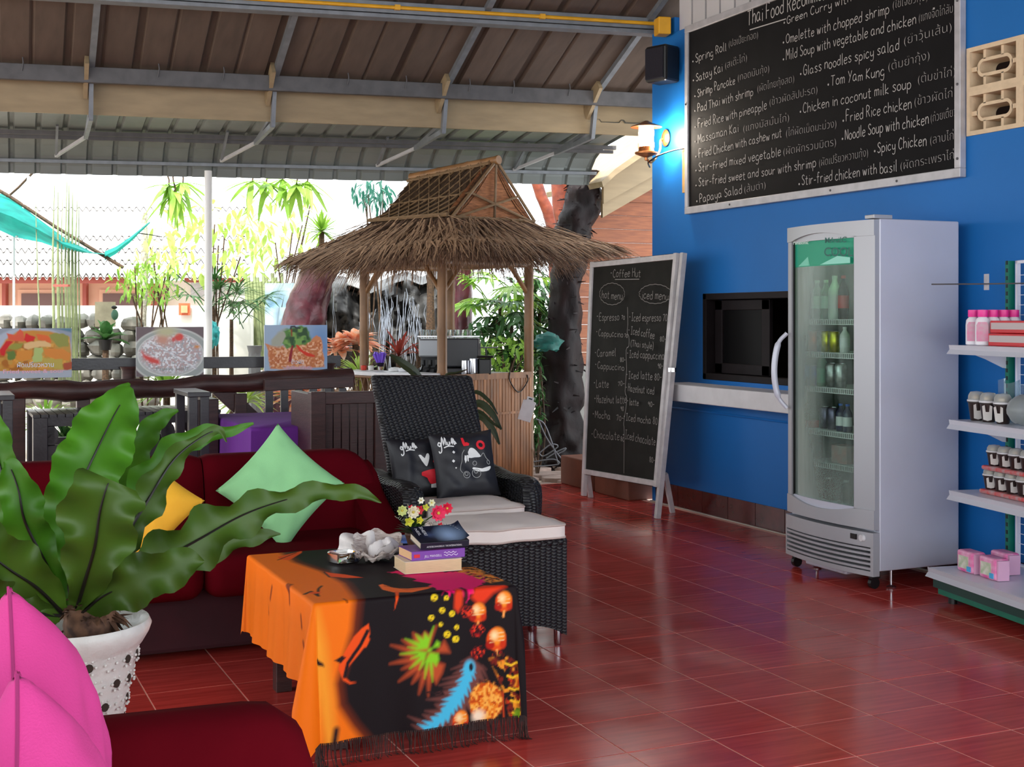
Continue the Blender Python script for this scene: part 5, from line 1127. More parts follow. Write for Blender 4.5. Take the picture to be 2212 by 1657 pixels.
# orange angelfish
def angel(px, py, r, a=0, body=(252, 150, 40)):
    q = pf(px, py); R_ = r / F * 4.35; pa_.disc(q[0], q[1], R_ * .95, R_ * 1.05, (232, 80, 16), .003); pa_.disc(q[0] + R_ * .1, q[1] + R_ * .25, R_ * .7, R_ * .75, body, .006); pa_.disc(q[0] - R_ * .2, q[1] + R_ * .35, R_ * .32, R_ * .36, (255, 226, 170), .008)
    pa_.disc(q[0] - R_ * .62, q[1] - R_ * .45, R_ * .42, R_ * .4, (176, 26, 12), .003); pa_.disc(q[0] + R_ * .6, q[1] - R_ * .5, R_ * .32, R_ * .4, (206, 50, 14), .004)
    pa_.line([(q[0], q[1] - R_), (q[0] - R_ * .1, q[1] - R_ * 1.5)], R_ * .25, (250, 160, 80), .002)
    for k in (-.25, .1, .45): pa_.line([(q[0] - R_ * .7, q[1] + k * R_), (q[0] + R_ * .7, q[1] + (k + .1) * R_)], .002, (255, 210, 150), .0012)
angel(1036, 1332, 20); angel(1092, 1308, 21); angel(1074, 1388, 24); angel(990, 1560, 20)
for px, py, r in ((1013, 1330, 13), (1034, 1370, 14), (1034, 1418, 14), (1075, 1425, 12)): q = pf(px, py); R_ = r / F * 4.35; pa_.speck([(q[0] + R_ * 1.2 * math.cos(k), q[1] + R_ * math.sin(k)) for k in range(6)], [(180, 20, 24), (230, 60, 30), (60, 14, 20)], 160, .004)
pa_.speck(Fq(1058, 1430, 1090, 1420, 1115, 1440, 1130, 1500, 1136, 1600, 1112, 1600, 1096, 1540, 1080, 1480), [(214, 60, 20), (24, 14, 16), (240, 150, 40), (120, 30, 20), (20, 12, 14)], 75, .006)
for k in range(7): x_, y_ = 1104 + 3 * k, 1440 + 26 * k; pa_.line(Fq(x_ - 12, y_, x_, y_ + 4, x_ + 12, y_ - 3), .007, (250, 196, 40), .002)
# coral flower
q = pf(1048, 1522); R_ = 40 / F * 4.35
for k in range(14): a = 2 * PI * k / 14; pa_.disc(q[0] + R_ * .62 * math.cos(a), q[1] + R_ * .72 * math.sin(a), R_ * .34, R_ * .3, (238, 122, 26) if k % 2 else (248, 150, 44), .003)
pa_.disc(q[0], q[1], R_ * .7, R_ * .75, (240, 130, 30), .006); pa_.speck([(q[0] + R_ * math.cos(k * .52), q[1] + R_ * 1.1 * math.sin(k * .52)) for k in range(12)], [(200, 76, 14), (254, 178, 76)], 130, .006)
pa_.disc(q[0] - R_ * .45, q[1] - R_ * .7, R_ * .36, R_ * .3, (255, 228, 200), .01); pa_.line(Fq(1084, 1500, 1085, 1580), .006, (190, 60, 20), .002)
pa_.poly(Fq(1098, 1590, 1108, 1540, 1122, 1530, 1120, 1570, 1112, 1600), (120, 160, 30), .006); pa_.disc(*pf(1092, 1572), .012, .012, (236, 214, 60), .002); pa_.speck(Fq(1082, 1570, 1110, 1570, 1108, 1604, 1084, 1600), [(240, 230, 220), (180, 40, 40), (20, 14, 16)], 120)
b = B(); b.grid(P, nu, nv)
cl = b.out('tablecloth', paintmat('printed_rayon', .62, bump=.15), None, ang=3); set_print(cl, pa_.C)
tag(cl, 'orange and black cloth printed with dolphins, fish and coral, draped over the coffee table', 'tablecloth')
b = B(); rf = random.Random(5)
cols_f = []
for k in range(150):
    u = -.12 + k * (W_ + .27) / 150; p = V(cloth(u, -.443)); 
    q = p + V((rf.uniform(-.01, .01), -rf.uniform(.0, .02), 0)); q.z = .004
    b.tube([p + V((0, 0, .004)), (p + q) / 2 + V((rf.uniform(-.006, .006), 0, 0)), q, q + V((rf.uniform(-.01, .01), -.02, 0))], [.0028, .0016, .0012, .0012], 4, cap=False)
fr_ = b.out('fringe', mat('fringe', (70, 34, 26), .8, col2=(26, 18, 20), vscale=30), cl); tag(fr_, kind='stuff')
# ---- on the table
TZ = tz + .006
gl = mat('clear_glass', (244, 250, 250), .02, trans=1.0)
q = G(746, 1220, tz); at_ = thing('glass_ashtray', (q.x, q.y, TZ), 'small square clear glass ashtray on the printed tablecloth', 'ashtray')
b = B(); s_ = .052
def sq(r, n=16): return [(r * math.copysign(abs(math.cos(2 * PI * k / n)) ** .5, math.cos(2 * PI * k / n)), r * math.copysign(abs(math.sin(2 * PI * k / n)) ** .5, math.sin(2 * PI * k / n))) for k in range(n)]
rings = [(s_ * .9, 0), (s_, .006), (s_, .036), (s_ * .92, .04), (s_ * .74, .04), (s_ * .66, .03), (s_ * .6, .012), (.0005, .011)]
P = [V((q.x, q.y + s_ * .4, TZ)) + rotz(.3) @ V((x, y, z)) for r, z in rings for x, y in sq(r)]; b.grid(P, len(rings), 16, True); b.f.append(tuple(range(16))[::-1]); b.out('dish', gl, at_, ang=.6)
b = B(); b.tube([V((q.x - .02, q.y + .02, TZ + .02)), V((q.x + .025, q.y + .03, TZ + .024))], .004, 6); b.out('stub', mat('cork', (216, 150, 70), .7), at_)
# shell
q = G(820, 1220, tz); sh = thing('giant_shell', (q.x, q.y + .05, TZ), 'large white fluted clam shell ornament between the ashtray and the books', 'shell')
b = B(); nU, nV = 40, 56; P = []
for side in (0, 1):
    for i in range(nU):
        t = i / (nU - 1)
        for j in range(nV):
            a = -PI * .98 + (2 * PI * .98) * j / (nV - 1); fl_ = math.sin(a * 7) * .16 * t ** 1.5; r = .092 * t * (1 + .22 * math.cos(a - .6)) * (1 + .5 * fl_) ; cup_ = .015 + .075 * t ** 2.2 * (.62 + .45 * math.sin(a + .4)) + .05 * fl_ * t
            n_ = .008 * noise.noise(V((a * 3, t * 8, 1))) * (1 + 2 * side); th = -.006 * side - (.012 * math.sin(t * 40) * .3 * side)
            P.append(V((q.x, q.y + .06, TZ)) + rotz(.2) @ V((r * 1.08 * math.cos(a), r * .8 * math.sin(a), max(.001, cup_ + n_ + th))))
b.add(P, [(s_ * nU * nV + i * nV + j, s_ * nU * nV + (i + 1) * nV + j, s_ * nU * nV + (i + 1) * nV + (j + 1) % nV, s_ * nU * nV + i * nV + (j + 1) % nV) for s_ in (0, 1) for i in range(nU - 1) for j in range(nV)])
o0 = (nU - 1) * nV
for j in range(nV): b.f.append((o0 + j, o0 + (j + 1) % nV, nU * nV + o0 + (j + 1) % nV, nU * nV + o0 + j))
b.out('outer_valve', mat('shell_white', (226, 216, 210), .45, col2=(150, 128, 120), vscale=30, stretch=(1, 1, 4), bump=.5, bscale=70), sh, ang=1.4)
b = B(); P = []; so = V((q.x - .01, q.y + .105, TZ + .03)); ex_ = V((.96, -.25, .1)); ey_ = V((-.12, .45, .88)); ez_ = ex_.cross(ey_)
for side in (0, 1):
    for i in range(16):
        t = i / 15
        for j in range(40):
            a = -.25 + (PI + .5) * j / 39; r = .098 * t * (1 + .10 * math.sin(a * 6 + 1) * t) * (1.05 - .25 * math.cos(a)); P.append(so + ex_ * (r * math.cos(a)) + ey_ * (r * math.sin(a) * .82) + ez_ * (.02 * t * math.sin(a * 6) * t - .035 * t * t + .005 * side))
for s_ in (0, 1): b.grid(P[s_ * 640:(s_ + 1) * 640], 16, 40)
b.out('upper_valve', mat('porcelain_white', (232, 226, 224), .35, var=.08, vscale=40), sh, ang=1.6)
b = B(); P = []
for i in range(12):
    for j in range(20):
        a = 2 * PI * j / 20; t = PI * i / 11; P.append(V((q.x + .035, q.y + .05, TZ + .045)) + Matrix.Rotation(-.3, 3, 'Y') @ V((.055 * math.sin(t) * math.cos(a) * (1 + .3 * math.sin(3 * a)), .03 * math.sin(t) * math.sin(a), .016 * math.cos(t) * (1 + .5 * math.cos(a * 2)) + .016 * math.sin(t * 3 + a * 2))))
b.grid(P, 12, 20, True); b.out('inner_fold', mat('porcelain_fold', (226, 220, 220), .4), sh, ang=1.6)
# blue magazine
q = G(862, 1176, tz); b = B(); b.box((q.x + .0, q.y + .05, TZ + .006), (.2, .14, .012), rotz(-.25)); mg = b.out('blue_magazine', mat('blue_cover', (52, 96, 190), .35, col2=(170, 190, 225), vscale=9), smooth=False, bevel=.001); tag(mg, 'blue and white covered magazine under the shell and flower pot', 'magazine')
b = B(); b.box((q.x - .14, q.y + .045, TZ + .004), (.09, .12, .008), rotz(.35)); tag(b.out('white_booklet', M['white'], smooth=False), 'small white booklet poking out behind the shell and ashtray', 'booklet')
# books
def book(name, c, dx, dy, dz, rz, cov, label, pages=(214, 186, 148), spine=None, tilt=None, edge_front=False):
    R = rotz(rz) if tilt is None else tilt; r = thing(name, c, label, 'book', 'stacked books on the coffee table'); c = V(c)
    def bx(nm, lo, hi, m, par, bv=0): b = B(); b.box(c + R @ V([(lo[i] + hi[i]) / 2 for i in range(3)]), [hi[i] - lo[i] for i in range(3)], R); return b.out(nm, m, par, smooth=False, bevel=bv)
    t = .0015; y0, y1 = -dy / 2, dy / 2
    bx('pages', (-dx / 2 + .003, y0 + .002, t), (dx / 2 - .003, y1 - .003, dz - t), mat('paper_edge', pages, .9, var=.1, vscale=30, stretch=(1, 1, 30)), r)
    bx('cover', (-dx / 2, y0, 0), (dx / 2, y1, t), cov, r); cv = bx('cover', (-dx / 2, y0, dz - t), (dx / 2, y1, dz), cov, r)
    sp_ = None
    if not edge_front: sp_ = bx('spine', (-dx / 2, y0 - .001, 0), (dx / 2, y0 + .002, dz), cov, r, .001)
    return r, R, c, cv, sp_
bq = G(940, 1240, tz)
b1 = (bq.x + .0, bq.y + .075, TZ)
wc_ = mat('cream_cover', (226, 212, 196), .5)
book('thick_book', b1, .215, .145, .043, -.05, wc_, 'thick book with tan page edges at the bottom of the stack', edge_front=True)
r2 = book('purple_book', (b1[0] + .018, b1[1] + .012, TZ + .0435), .205, .14, .032, .02, mat('purple_cover', (118, 50, 160), .4), 'purple paperback in the middle of the book stack', pages=(222, 176, 132))
b = B(); R = r2[1]; o = r2[2] + R @ V((-.03, -.0712, .009)); e = R @ V((1, 0, 0)); nn = R @ V((0, -1, 0)); typeset(b, 'JILL MANSELL', o - e * .025, o + e * .042, .012, nn, off=0)
stroke_line(b, cr([o + e * (.05 + k * .006) + V((0, 0, .012 + .003 * math.sin(k * 2.4))) for k in range(9)], 3), nn, .002); stroke_line(b, cr([o + e * (.05 + k * .006) + V((0, 0, .003 + .003 * math.sin(k * 2.1 + 1))) for k in range(10)], 3), nn, .002)
b.out('spine_lettering', mat('white_ink', (226, 214, 232), .5), r2[4], smooth=False)
b = B(); b.box(r2[2] + R @ V((-.083, -.0715, .016)), (.022, .0012, .012), R); b.out('publisher_mark', rd, r2[4], smooth=False)
nv_ = mat('navy_cover', (22, 26, 44), .3)
tl = rotz(-.02) @ Matrix.Rotation(.16, 3, 'X')
r3 = book('navy_book', (b1[0] + .048, b1[1] + .012, TZ + .089), .185, .125, .024, 0, nv_, 'navy blue paperback with curling cover on top of the book stack', pages=(200, 186, 166), tilt=tl)
b = B(); P = []; R = r3[1]
for i in range(15):
    for j in range(9):
        x = -.0925 + .185 * i / 14; y = -.0625 + .125 * j / 8; cur = .018 * (j / 8) ** 2 + .03 * max(0, (i / 14 - .8) / .2) ** 2 * .5
        P.append(r3[2] + R @ V((x, y, .026 + cur)))
b.grid(P, 15, 9); fc = b.out('curled_cover', paintmat('navy_print', .3), r3[0]); U2 = np.array([i / 14 for i in range(15) for j in range(9)]); W2 = np.array([j / 8 for i in range(15) for j in range(9)])
p2 = Paint(U2, W2, (24, 28, 46)); p2.disc(.68, .4, .2, .38, (150, 176, 214), .15); p2.disc(.3, .5, .09, .12, (70, 84, 120), .05); set_print(fc, p2.C)
b = B(); nup = R @ V((0, 0, 1)); o = r3[2] + R @ V((-.07, -.0640, .006)); e = R @ V((1, 0, 0)); nn = R @ V((0, -1, 0))
typeset(b, 'ARTISTES DANGEREUX  THE INTERNATIONAL', o, o + e * .135, .009, nn, off=0)
typeset(b, 'SHERI', r3[2] + R @ V((-.062, .055, .043)), r3[2] + R @ V((-.062, -.015, .034)), .018, nup, off=.01, push=.002); typeset(b, 'NEIL', r3[2] + R @ V((-.083, .045, .041)), r3[2] + R @ V((-.083, -.015, .034)), .015, nup, off=.01, push=.002)
for k, ch in enumerate('AND STORY'):
    a = 1.9 - k * .22; p = r3[2] + R @ V((.03 + .045 * math.cos(a), .0 + .05 * math.sin(a), .036 + .01 * (math.sin(a)))); typeset(b, ch, p, p + R @ V((.006, -.003, 0)), .009, nup, off=.01, push=.003) if ch != ' ' else None
b.out('cover_lettering', mat('pale_ink', (220, 222, 228), .5), fc, smooth=False)
# flower pot
q = G(900, 1187, tz); fp = thing('flower_pot', (q.x, q.y + .02, TZ), 'small pot of artificial pink, yellow and white flowers behind the books', 'flower pot'); fc_ = V((q.x - .005, q.y + .02, TZ + .013))
b = B(); b.lathe([(.024, 0), (.034, .035), (.036, .038), (.033, .045), (.001, .043)], 16, fc_); b.out('pot', mat('brown_pot', (92, 58, 44), .5), fp)
M['lf'] = leafmat('artificial_leaf', (74, 110, 46), (34, 62, 26), .2)
def blade(b, o, d, up, L, w, curl=.2, n=5, fold=.1):
    "lanceolate leaf from o along d"
    d = V(d).normalized(); s_ = d.cross(V(up)); s_ = s_.normalized() if s_.length > 1e-3 else V((1, 0, 0)); up = s_.cross(d).normalized(); P = []
    for i in range(n + 1):
        t = i / n; c = V(o) + d * (L * t) - V((0, 0, 1)) * (curl * L * t * t) ; ww = w * math.sin(PI * min(.98, t * .9 + .08)) ** .8 / 2
        P += [c - s_ * ww + up * fold * ww, c, c + s_ * ww + up * fold * ww]
    b.grid(P, n + 1, 3)
b = B(); rl = random.Random(8)
for k in range(34):
    a = rl.uniform(0, 2 * PI); el = rl.uniform(.1, 1.2); d = V((math.cos(a) * math.cos(el), math.sin(a) * math.cos(el), math.sin(el))); blade(b, fc_ + V((0, 0, .045)) + d * .01, d, (0, 0, 1), rl.uniform(.05, .085), .03, .15)
tag(b.out('foliage', M['lf'], fp), kind='stuff')
b = B()
for px, py in ((856, 1118), (880, 1090), (960, 1125), (865, 1100), (968, 1135)):
    p = WY(px, py, q.y + .03); 
    for k in range(10): pp = (fc_ + V((0, 0, .06))).lerp(p, .5 + .05 * k); b.tube([pp, pp + V((rl.uniform(-.01, .01), 0, .008))], .0012, 4)
b.out('sprigs', mat('pale_sprig', (160, 156, 140), .8), fp)
def flower(px, py, r, col, petals, name='flower', dy=.0, ball=False):
    c = WY(px, py, q.y + .0 + dy); m = mat('petal', col, .6, sub=0, var=.15, vscale=60); b = B()
    if ball: b.ball(c, r, 10, 7)
    for lay in range(2):
        for k in range(petals):
            a = 2 * PI * (k + lay * .5) / petals; d = V((math.cos(a), -.25 - .3 * lay, math.sin(a))); blade(b, c, d, (0, -1, 0), r * (1.15 - .3 * lay), r * .85, 0, 4, .3)
    f = b.out(name, m, fp)
    b = B(); b.ball(c + V((0, -r * .25, 0)), r * .24, 8, 5); b.out('flower_centre', mat('centre', (214, 190, 80), .6), f)
    b = B(); b.tube([fc_ + V((0, 0, .05)), (fc_ + c) / 2 + V((0, .01, .03)), c + V((0, .004, 0))], .0016, 5); b.out('stem', M['lf'], f); return f
for a in ((892, 1106, .024, (236, 226, 196), 10), (868, 1103, .02, (206, 214, 130), 8), (883, 1127, .019, (216, 214, 60), 5), (906, 1124, .015, (222, 216, 50), 5), (946, 1108, .030, (238, 44, 92), 10), (965, 1098, .022, (222, 20, 62), 8), (905, 1102, .018, (206, 28, 50), 6), (887, 1097, .012, (214, 40, 60), 5), (919, 1096, .014, (206, 206, 70), 5), (909, 1081, .013, (236, 234, 214), 6), (932, 1086, .014, (228, 230, 190), 6), (951, 1135, .012, (204, 24, 50), 5)): flower(*a)

# ---- bird's nest fern in a white pierced pot
pc_ = D(150, 1345, 3.48); px_, py_ = pc_.x, pc_.y
fern = thing('potted_fern', (px_, py_, 0), "big bird's nest fern in a white pierced flower pot beside the red sofa", 'plant')
b = B(); HR = .60
M['pot'] = mat('white_ceramic', (206, 204, 200), .35, var=.08, vscale=14, bump=.3, bscale=50)
b.lathe([(.09, 0), (.10, .01), (.115, .2), (.145, .38), (.168, .48), (.178, .53), (.19, .545), (.205, .57), (.212, .59), (.205, .605), (.188, .6), (.17, .57), (.16, .52), (.001, .50)], 56, (px_, py_, 0)); pot = b.out('pot', M['pot'], fern, ang=.9)
HM = mat('hole_dark', (46, 32, 24), .9); b2 = B()
for row in range(8):
    z = .515 - row * .058
    for k in range(18):
        a = 2 * PI * (k + .5 * (row % 2)) / 18; rr = np.interp(z, [0, .01, .2, .38, .48, .53], [.09, .10, .115, .145, .168, .178]) + .0012
        c = V((px_ + rr * math.cos(a), py_ + rr * math.sin(a), z)); R = Matrix.Rotation(a, 3, 'Z') @ Matrix.Rotation(PI / 2, 3, 'Y')
        if (k + row) % 3: h_ = B(); h_.lathe([(.001, 0), (.0115, 0), (.0115, .002), (.001, .002)], 10, c, R); h_.out('pierced_hole', HM, pot)
        for m_ in range(6): aa = PI * m_ / 3; pp = V((px_ + (rr + .002) * math.cos(a + .135 * math.cos(aa) * .75), py_ + (rr + .002) * math.sin(a + .135 * math.cos(aa) * .75), z + .019 * math.sin(aa))); b2.ball(pp, .0042, 6, 4)
tag(b2.out('raised_beads', M['pot'], pot), kind='stuff')
b = B(); b.lathe([(.001, .53), (.168, .53)], 30, (px_, py_, 0), cap=False); b.out('soil', mat('dark_soil', (50, 40, 34), .95, bump=.6, bscale=60, var=.4), pot)
b = B(); rr_ = random.Random(4); rc = D(195, 1322, 3.46)
for k in range(130):
    a = rr_.uniform(0, 2 * PI); el = rr_.uniform(-.5, .9); d = V((math.cos(a) * math.cos(el), math.sin(a) * math.cos(el), math.sin(el))); o = rc + V((0, 0, rr_.uniform(-.06, .03))); blade(b, o + d * .03, d, (0, 0, 1), rr_.uniform(.04, .09), .022, rr_.uniform(0, .7), 4, .5)
b.ball(rc + V((0, 0, -.03)), .07, 14, 8, (1, 1, 1.2)); tag(b.out('root_crown', mat('dry_brown', (120, 84, 62), .85, col2=(60, 38, 30), vscale=30), fern), kind='stuff')
M['fern'] = leafmat('fern_leaf', (80, 142, 30), (56, 108, 22), .3, .5, 5); M['fern2'] = leafmat('fern_leaf_dark', (70, 102, 26), (56, 86, 20), .22, .5, 5); M['rib'] = mat('dark_midrib', (22, 18, 16), .5)
def frond(sp, m, fold=.10, wave=.05, wl_=.12, dd=0, rib=.8, seed=0, twist=0, ow=.13):
    P3 = [V((a, c, 0)) for a, c, d, w in sp]; S2 = cr(P3, 8); S4 = cr([V((d, w, 0)) for a, c, d, w in sp], 8); n = len(S2); b = B(); P = []; nw = 9; mid = []
    Ln = 0
    for i in range(n):
        t = (S2[min(i + 1, n - 1)] - S2[max(i - 1, 0)]).normalized(); nx, ny = -t.y, t.x; d, w = S4[i].x + dd, max(2, S4[i].y)
        if i: Ln += (S2[i] - S2[i - 1]).length / F * d
        for k in range(nw):
            s_ = -1 + 2 * k / (nw - 1); wv = math.sin(Ln / wl_ * 2 * PI + (seed if s_ < 0 else seed + 2.2)) * abs(s_) ** 2
            off = s_ * w / 2 * (1 + ow * wv + .03 * math.sin(Ln * 170 + s_ * 3) * abs(s_) ** 3); dep = d - fold * (w / F * d) * (abs(s_) ** 1.3) * 1.3 + wave * wv * min(1, w / 120) + twist * s_ * w / F * d
            P.append(D(S2[i].x + nx * off, S2[i].y + ny * off, dep))
        mid.append(D(S2[i].x, S2[i].y, d - .004))
    b.grid(P, n, nw); L_ = b.out('leaf', m, fern, ang=3)
    k = int(n * rib); r_ = B(); r_.tube(mid[:k], [.0055 * (1 - .75 * i / k) for i in range(k)], 5); r_.out('midrib', M['rib'], L_)
fd = M['fern']; fk = M['fern2']
frond([(150, 1310, 3.46, 30), (150, 1220, 3.42, 80), (150, 1130, 3.42, 118), (178, 1040, 3.45, 150), (215, 960, 3.5, 150), (245, 900, 3.55, 120), (272, 855, 3.6, 60), (285, 838, 3.62, 8)], fd, seed=1, ow=.06)
frond([(165, 1318, 3.42, 30), (185, 1250, 3.3, 95), (205, 1180, 3.22, 150), (215, 1110, 3.18, 170), (228, 1060, 3.16, 165), (238, 1036, 3.17, 120)], fk, fold=.07, seed=2, rib=.93)
frond([(175, 1325, 3.44, 26), (250, 1268, 3.45, 70), (340, 1215, 3.5, 100), (430, 1165, 3.55, 110), (520, 1115, 3.62, 84), (600, 1085, 3.7, 56), (680, 1066, 3.78, 44), (750, 1060, 3.85, 34), (800, 1075, 3.9, 18), (824, 1086, 3.92, 3)], fk, wave=.05, wl_=.15, seed=3, rib=.6, ow=.30)
frond([(170, 1330, 3.42, 30), (220, 1290, 3.36, 84), (280, 1262, 3.32, 110), (350, 1236, 3.32, 96), (410, 1215, 3.34, 60), (441, 1213, 3.36, 6)], fk, seed=4, rib=.3)
frond([(190, 1320, 3.5, 20), (300, 1240, 3.62, 40), (400, 1195, 3.72, 58), (480, 1178, 3.8, 52), (550, 1158, 3.87, 34), (606, 1154, 3.92, 4)], fk, wave=.04, wl_=.13, ow=.35, seed=5, rib=.4, dd=.02)
frond([(180, 1315, 3.55, 24), (240, 1180, 3.6, 66), (300, 1075, 3.68, 84), (360, 990, 3.76, 66), (420, 945, 3.84, 48), (480, 935, 3.9, 30), (548, 915, 3.98, 5)], fd, wave=.04, ow=.25, seed=6)
frond([(185, 1318, 3.5, 24), (260, 1180, 3.5, 60), (320, 1080, 3.52, 70), (370, 1000, 3.58, 50), (420, 955, 3.64, 28), (470, 930, 3.7, 18), (490, 955, 3.72, 3)], fk, wave=.04, ow=.25, seed=7)
frond([(175, 1310, 3.6, 20), (220, 1150, 3.72, 60), (270, 1020, 3.82, 76), (310, 950, 3.9, 56), (345, 905, 3.96, 38), (385, 886, 4.0, 6)], fd, wave=.03, wl_=.07, seed=8, rib=.2)
frond([(140, 1310, 3.44, 24), (100, 1220, 3.38, 66), (55, 1130, 3.32, 96), (40, 1060, 3.3, 84), (22, 1010, 3.3, 50), (10, 996, 3.3, 8)], fd, seed=9)
frond([(135, 1325, 3.4, 30), (80, 1270, 3.28, 110), (20, 1230, 3.18, 140), (-60, 1170, 3.1, 120), (-130, 1120, 3.05, 40)], fk, seed=10)
frond([(140, 1305, 3.5, 24), (70, 1180, 3.5, 80), (10, 1040, 3.5, 90), (-12, 950, 3.52, 70), (-20, 880, 3.55, 30), (-22, 850, 3.55, 5)], fd, seed=11)
frond([(150, 1310, 3.55, 24), (120, 1180, 3.62, 70), (170, 1040, 3.7, 60), (230, 930, 3.76, 60), (255, 860, 3.8, 50), (280, 828, 3.84, 6)], fd, wave=.04, wl_=.06, seed=12, rib=.2)
frond([(130, 1330, 3.4, 26), (40, 1320, 3.25, 110), (-60, 1300, 3.1, 140), (-200, 1280, 3.0, 60)], fk, seed=13)
# ================================================================ RAILING, BOOTHS, PHOTO BOARDS
RY = 9.62
rail = thing('log_railing', (1.6, RY, 0), 'dark brown rustic log railing along the open side of the terrace', 'railing')
pa = WY(-160, 858, RY); pb = WY(760, 816, RY); b = B(); pts = []; rs = []
for i in range(61):
    t = i / 60; p = pa.lerp(pb, t); p.z += .012 * math.sin(t * 9) + .008 * math.sin(t * 31 + 1); p.y += .02 * math.sin(t * 13); pts.append(p); rs.append(.066 + .012 * noise.noise(V((t * 9, 1, 0))) + .010 * max(0, math.sin(t * 40 + 2)) ** 4)
b.tube(pts, rs, 14); b.out('log_rail', M['dwood'], rail)
for px0, py0, px1, py1 in ((-150, 791, 735, 780),):
    b = B(); p = WY(px0, py0, RY + .16); q = WY(px1, py1, RY + .16); b.bar(p, q, .04, .085); b.out('flat_rail', M['dgrey'], rail, smooth=False, bevel=.004)
for px, top, r in ((-60, 790, .05), (278, 792, .055), (708, 785, .055)):
    t = WY(px, top, RY + .09); b = B(); b.tube([(t.x, t.y, -.05), (t.x, t.y, t.z - .12), (t.x, t.y, t.z - .03), (t.x, t.y, t.z)], [r, r * .95, r * .9, r * 1.15], 14); b.out('post', M['dwood'], rail)
for px in (40, 180, 520):
    t = WY(px, 850, RY); b = B(); b.bar((t.x, t.y + .02, -.05), (t.x, t.y + .02, t.z), .09, .07, up=(0, 1, 0)); b.out('post', M['dwood'], rail, smooth=False, bevel=.006)
b = B(); p = WY(470, 836, RY + .04); q = WY(556, 915, RY + .04); b.bar(p, q, .05, .12, up=(0, 0, 1)); b.out('brace', M['dwood'], rail, smooth=False, bevel=.004)
# slatted backrest against the railing
sb = thing('slatted_bench', (2.4, 9.5, 0), 'dark slatted bench back against the log railing behind the purple table', 'bench')
b = B(); p = WY(570, 832, 9.48); q = WY(762, 824, 9.48); b.bar(p, q, .05, .085); b.out('top_rail', M['dwood'], sb, smooth=False, bevel=.004)
for px in (581, 614, 645, 676, 708, 740):
    p = WY(px, 838, 9.48); b = B(); b.bb((p.x - .028, 9.465, .42), (p.x + .028, 9.49, p.z)); b.out('slat', M['dgrey'], sb, smooth=False, bevel=.003)
p = WY(570, 832, 9.48); q = WY(762, 824, 9.48); b = B(); b.bb((p.x, 9.2, .38), (q.x, 9.5, .43)); b.out('seat', M['dwood'], sb, smooth=False, bevel=.004)
for x in (p.x + .04, q.x - .04):
    for y in (9.24, 9.46): b = B(); b.bb((x - .03, y - .03, 0), (x + .03, y + .03, .39)); b.out('leg', M['dwood'], sb, smooth=False)
# purple covered table
pt_ = thing('garden_table', (2.3, 8.3, 0), 'square dark wooden table under a plain purple cloth', 'table')
q0 = G(545, 925, .76); q1 = G(500, 894, .76); ex0, ey0, ey1 = q0.x, q0.y, q1.y; ex1 = ex0 + .95
b = B(); b.bb((ex0 + .02, ey0 + .02, .72), (ex1 - .02, ey1 - .02, .752)); b.out('tabletop', M['dwood'], pt_, smooth=False)
for x in (ex0 + .08, ex1 - .08):
    for y in (ey0 + .08, ey1 - .08): b = B(); b.bb((x - .035, y - .035, 0), (x + .035, y + .035, .72)); b.out('leg', M['dwood'], pt_, smooth=False)
b = B(); P = []; pr = [(0, .762), (0.001, .762), (.012, .755), (.016, .74), (.02, .6), (.024, .45), (.03, .30)]
n = 64; ring_ = []
for k in range(n):
    t = k / n * 4; s_, f = int(t), t % 1; ring_.append([(ex0 + (ex1 - ex0) * f, ey0), (ex1, ey0 + (ey1 - ey0) * f), (ex1 - (ex1 - ex0) * f, ey1), (ex0, ey1 - (ey1 - ey0) * f)][s_])
cxx, cyy = (ex0 + ex1) / 2, (ey0 + ey1) / 2
for i, (o, z) in enumerate(pr):
    for k, (x, y) in enumerate(ring_):
        d = V((x - cxx, y - cyy, 0)).normalized(); w = .015 * math.sin(k * 1.9) * max(0, .74 - z) / .4 if i else 0; sc = 0 if i == 0 else 1; P.append((cxx + (x - cxx) * (sc or .02) + d.x * (o + w), cyy + (y - cyy) * (sc or .02) + d.y * (o + w), z))
b.grid(P, len(pr), n, True); tag(b.out('purple_tablecloth', mat('purple_cloth', (104, 36, 140), .85, var=.08, vscale=6, bump=.1, bscale=200), ang=1), 'plain purple cloth hanging over the square table behind the sofa', 'tablecloth')
# panelled booth back beside the wicker armchair
def booth(name, px0, px1, pyt, Y, label, boards=6, post=True, zb=0):
    p = WY(px0, pyt, Y); q = WY(px1, pyt, Y); zt = p.z; t = thing(name, ((p.x + q.x) / 2, Y, 0), label, 'bench'); x0, x1 = p.x, q.x
    b = B(); b.bb((x0, Y - .03, zt - .07), (x1, Y + .03, zt)); b.out('top_rail', M['dwood'], t, smooth=False, bevel=.004)
    b = B(); b.bb((x0, Y - .03, .1), (x1, Y + .03, .17)); b.out('bottom_rail', M['dwood'], t, smooth=False, bevel=.004)
    for xx in (x0, x1 - .09): b = B(); b.bb((xx, Y - .035, 0), (xx + .09, Y + .035, zt + .004)); b.out('post', M['dwood'], t, smooth=False, bevel=.004)
    w = (x1 - x0 - .18) / boards
    for k in range(boards): b = B(); b.bb((x0 + .09 + k * w + .003, Y - .012, .15), (x0 + .09 + (k + 1) * w - .003, Y + .012, zt - .06)); b.out('board', M['dwood'], t, smooth=False, bevel=.002)
    return t, x0, x1, zt
t, x0, x1, zt = booth('booth_bench', 668, 838, 848, 7.35, 'high backed dark panelled booth bench directly behind the wicker armchair', 6)
b = B(); b.bb((x0 + .01, 7.40, 0), (x0 + .06, 7.80, zt - .01)); b.out('side_panel', M['dwood'], t, smooth=False, bevel=.004)
b = B(); b.bb((x0, 7.39, .36), (x1, 7.75, .42)); b.out('seat', M['dwood'], t, smooth=False, bevel=.004)
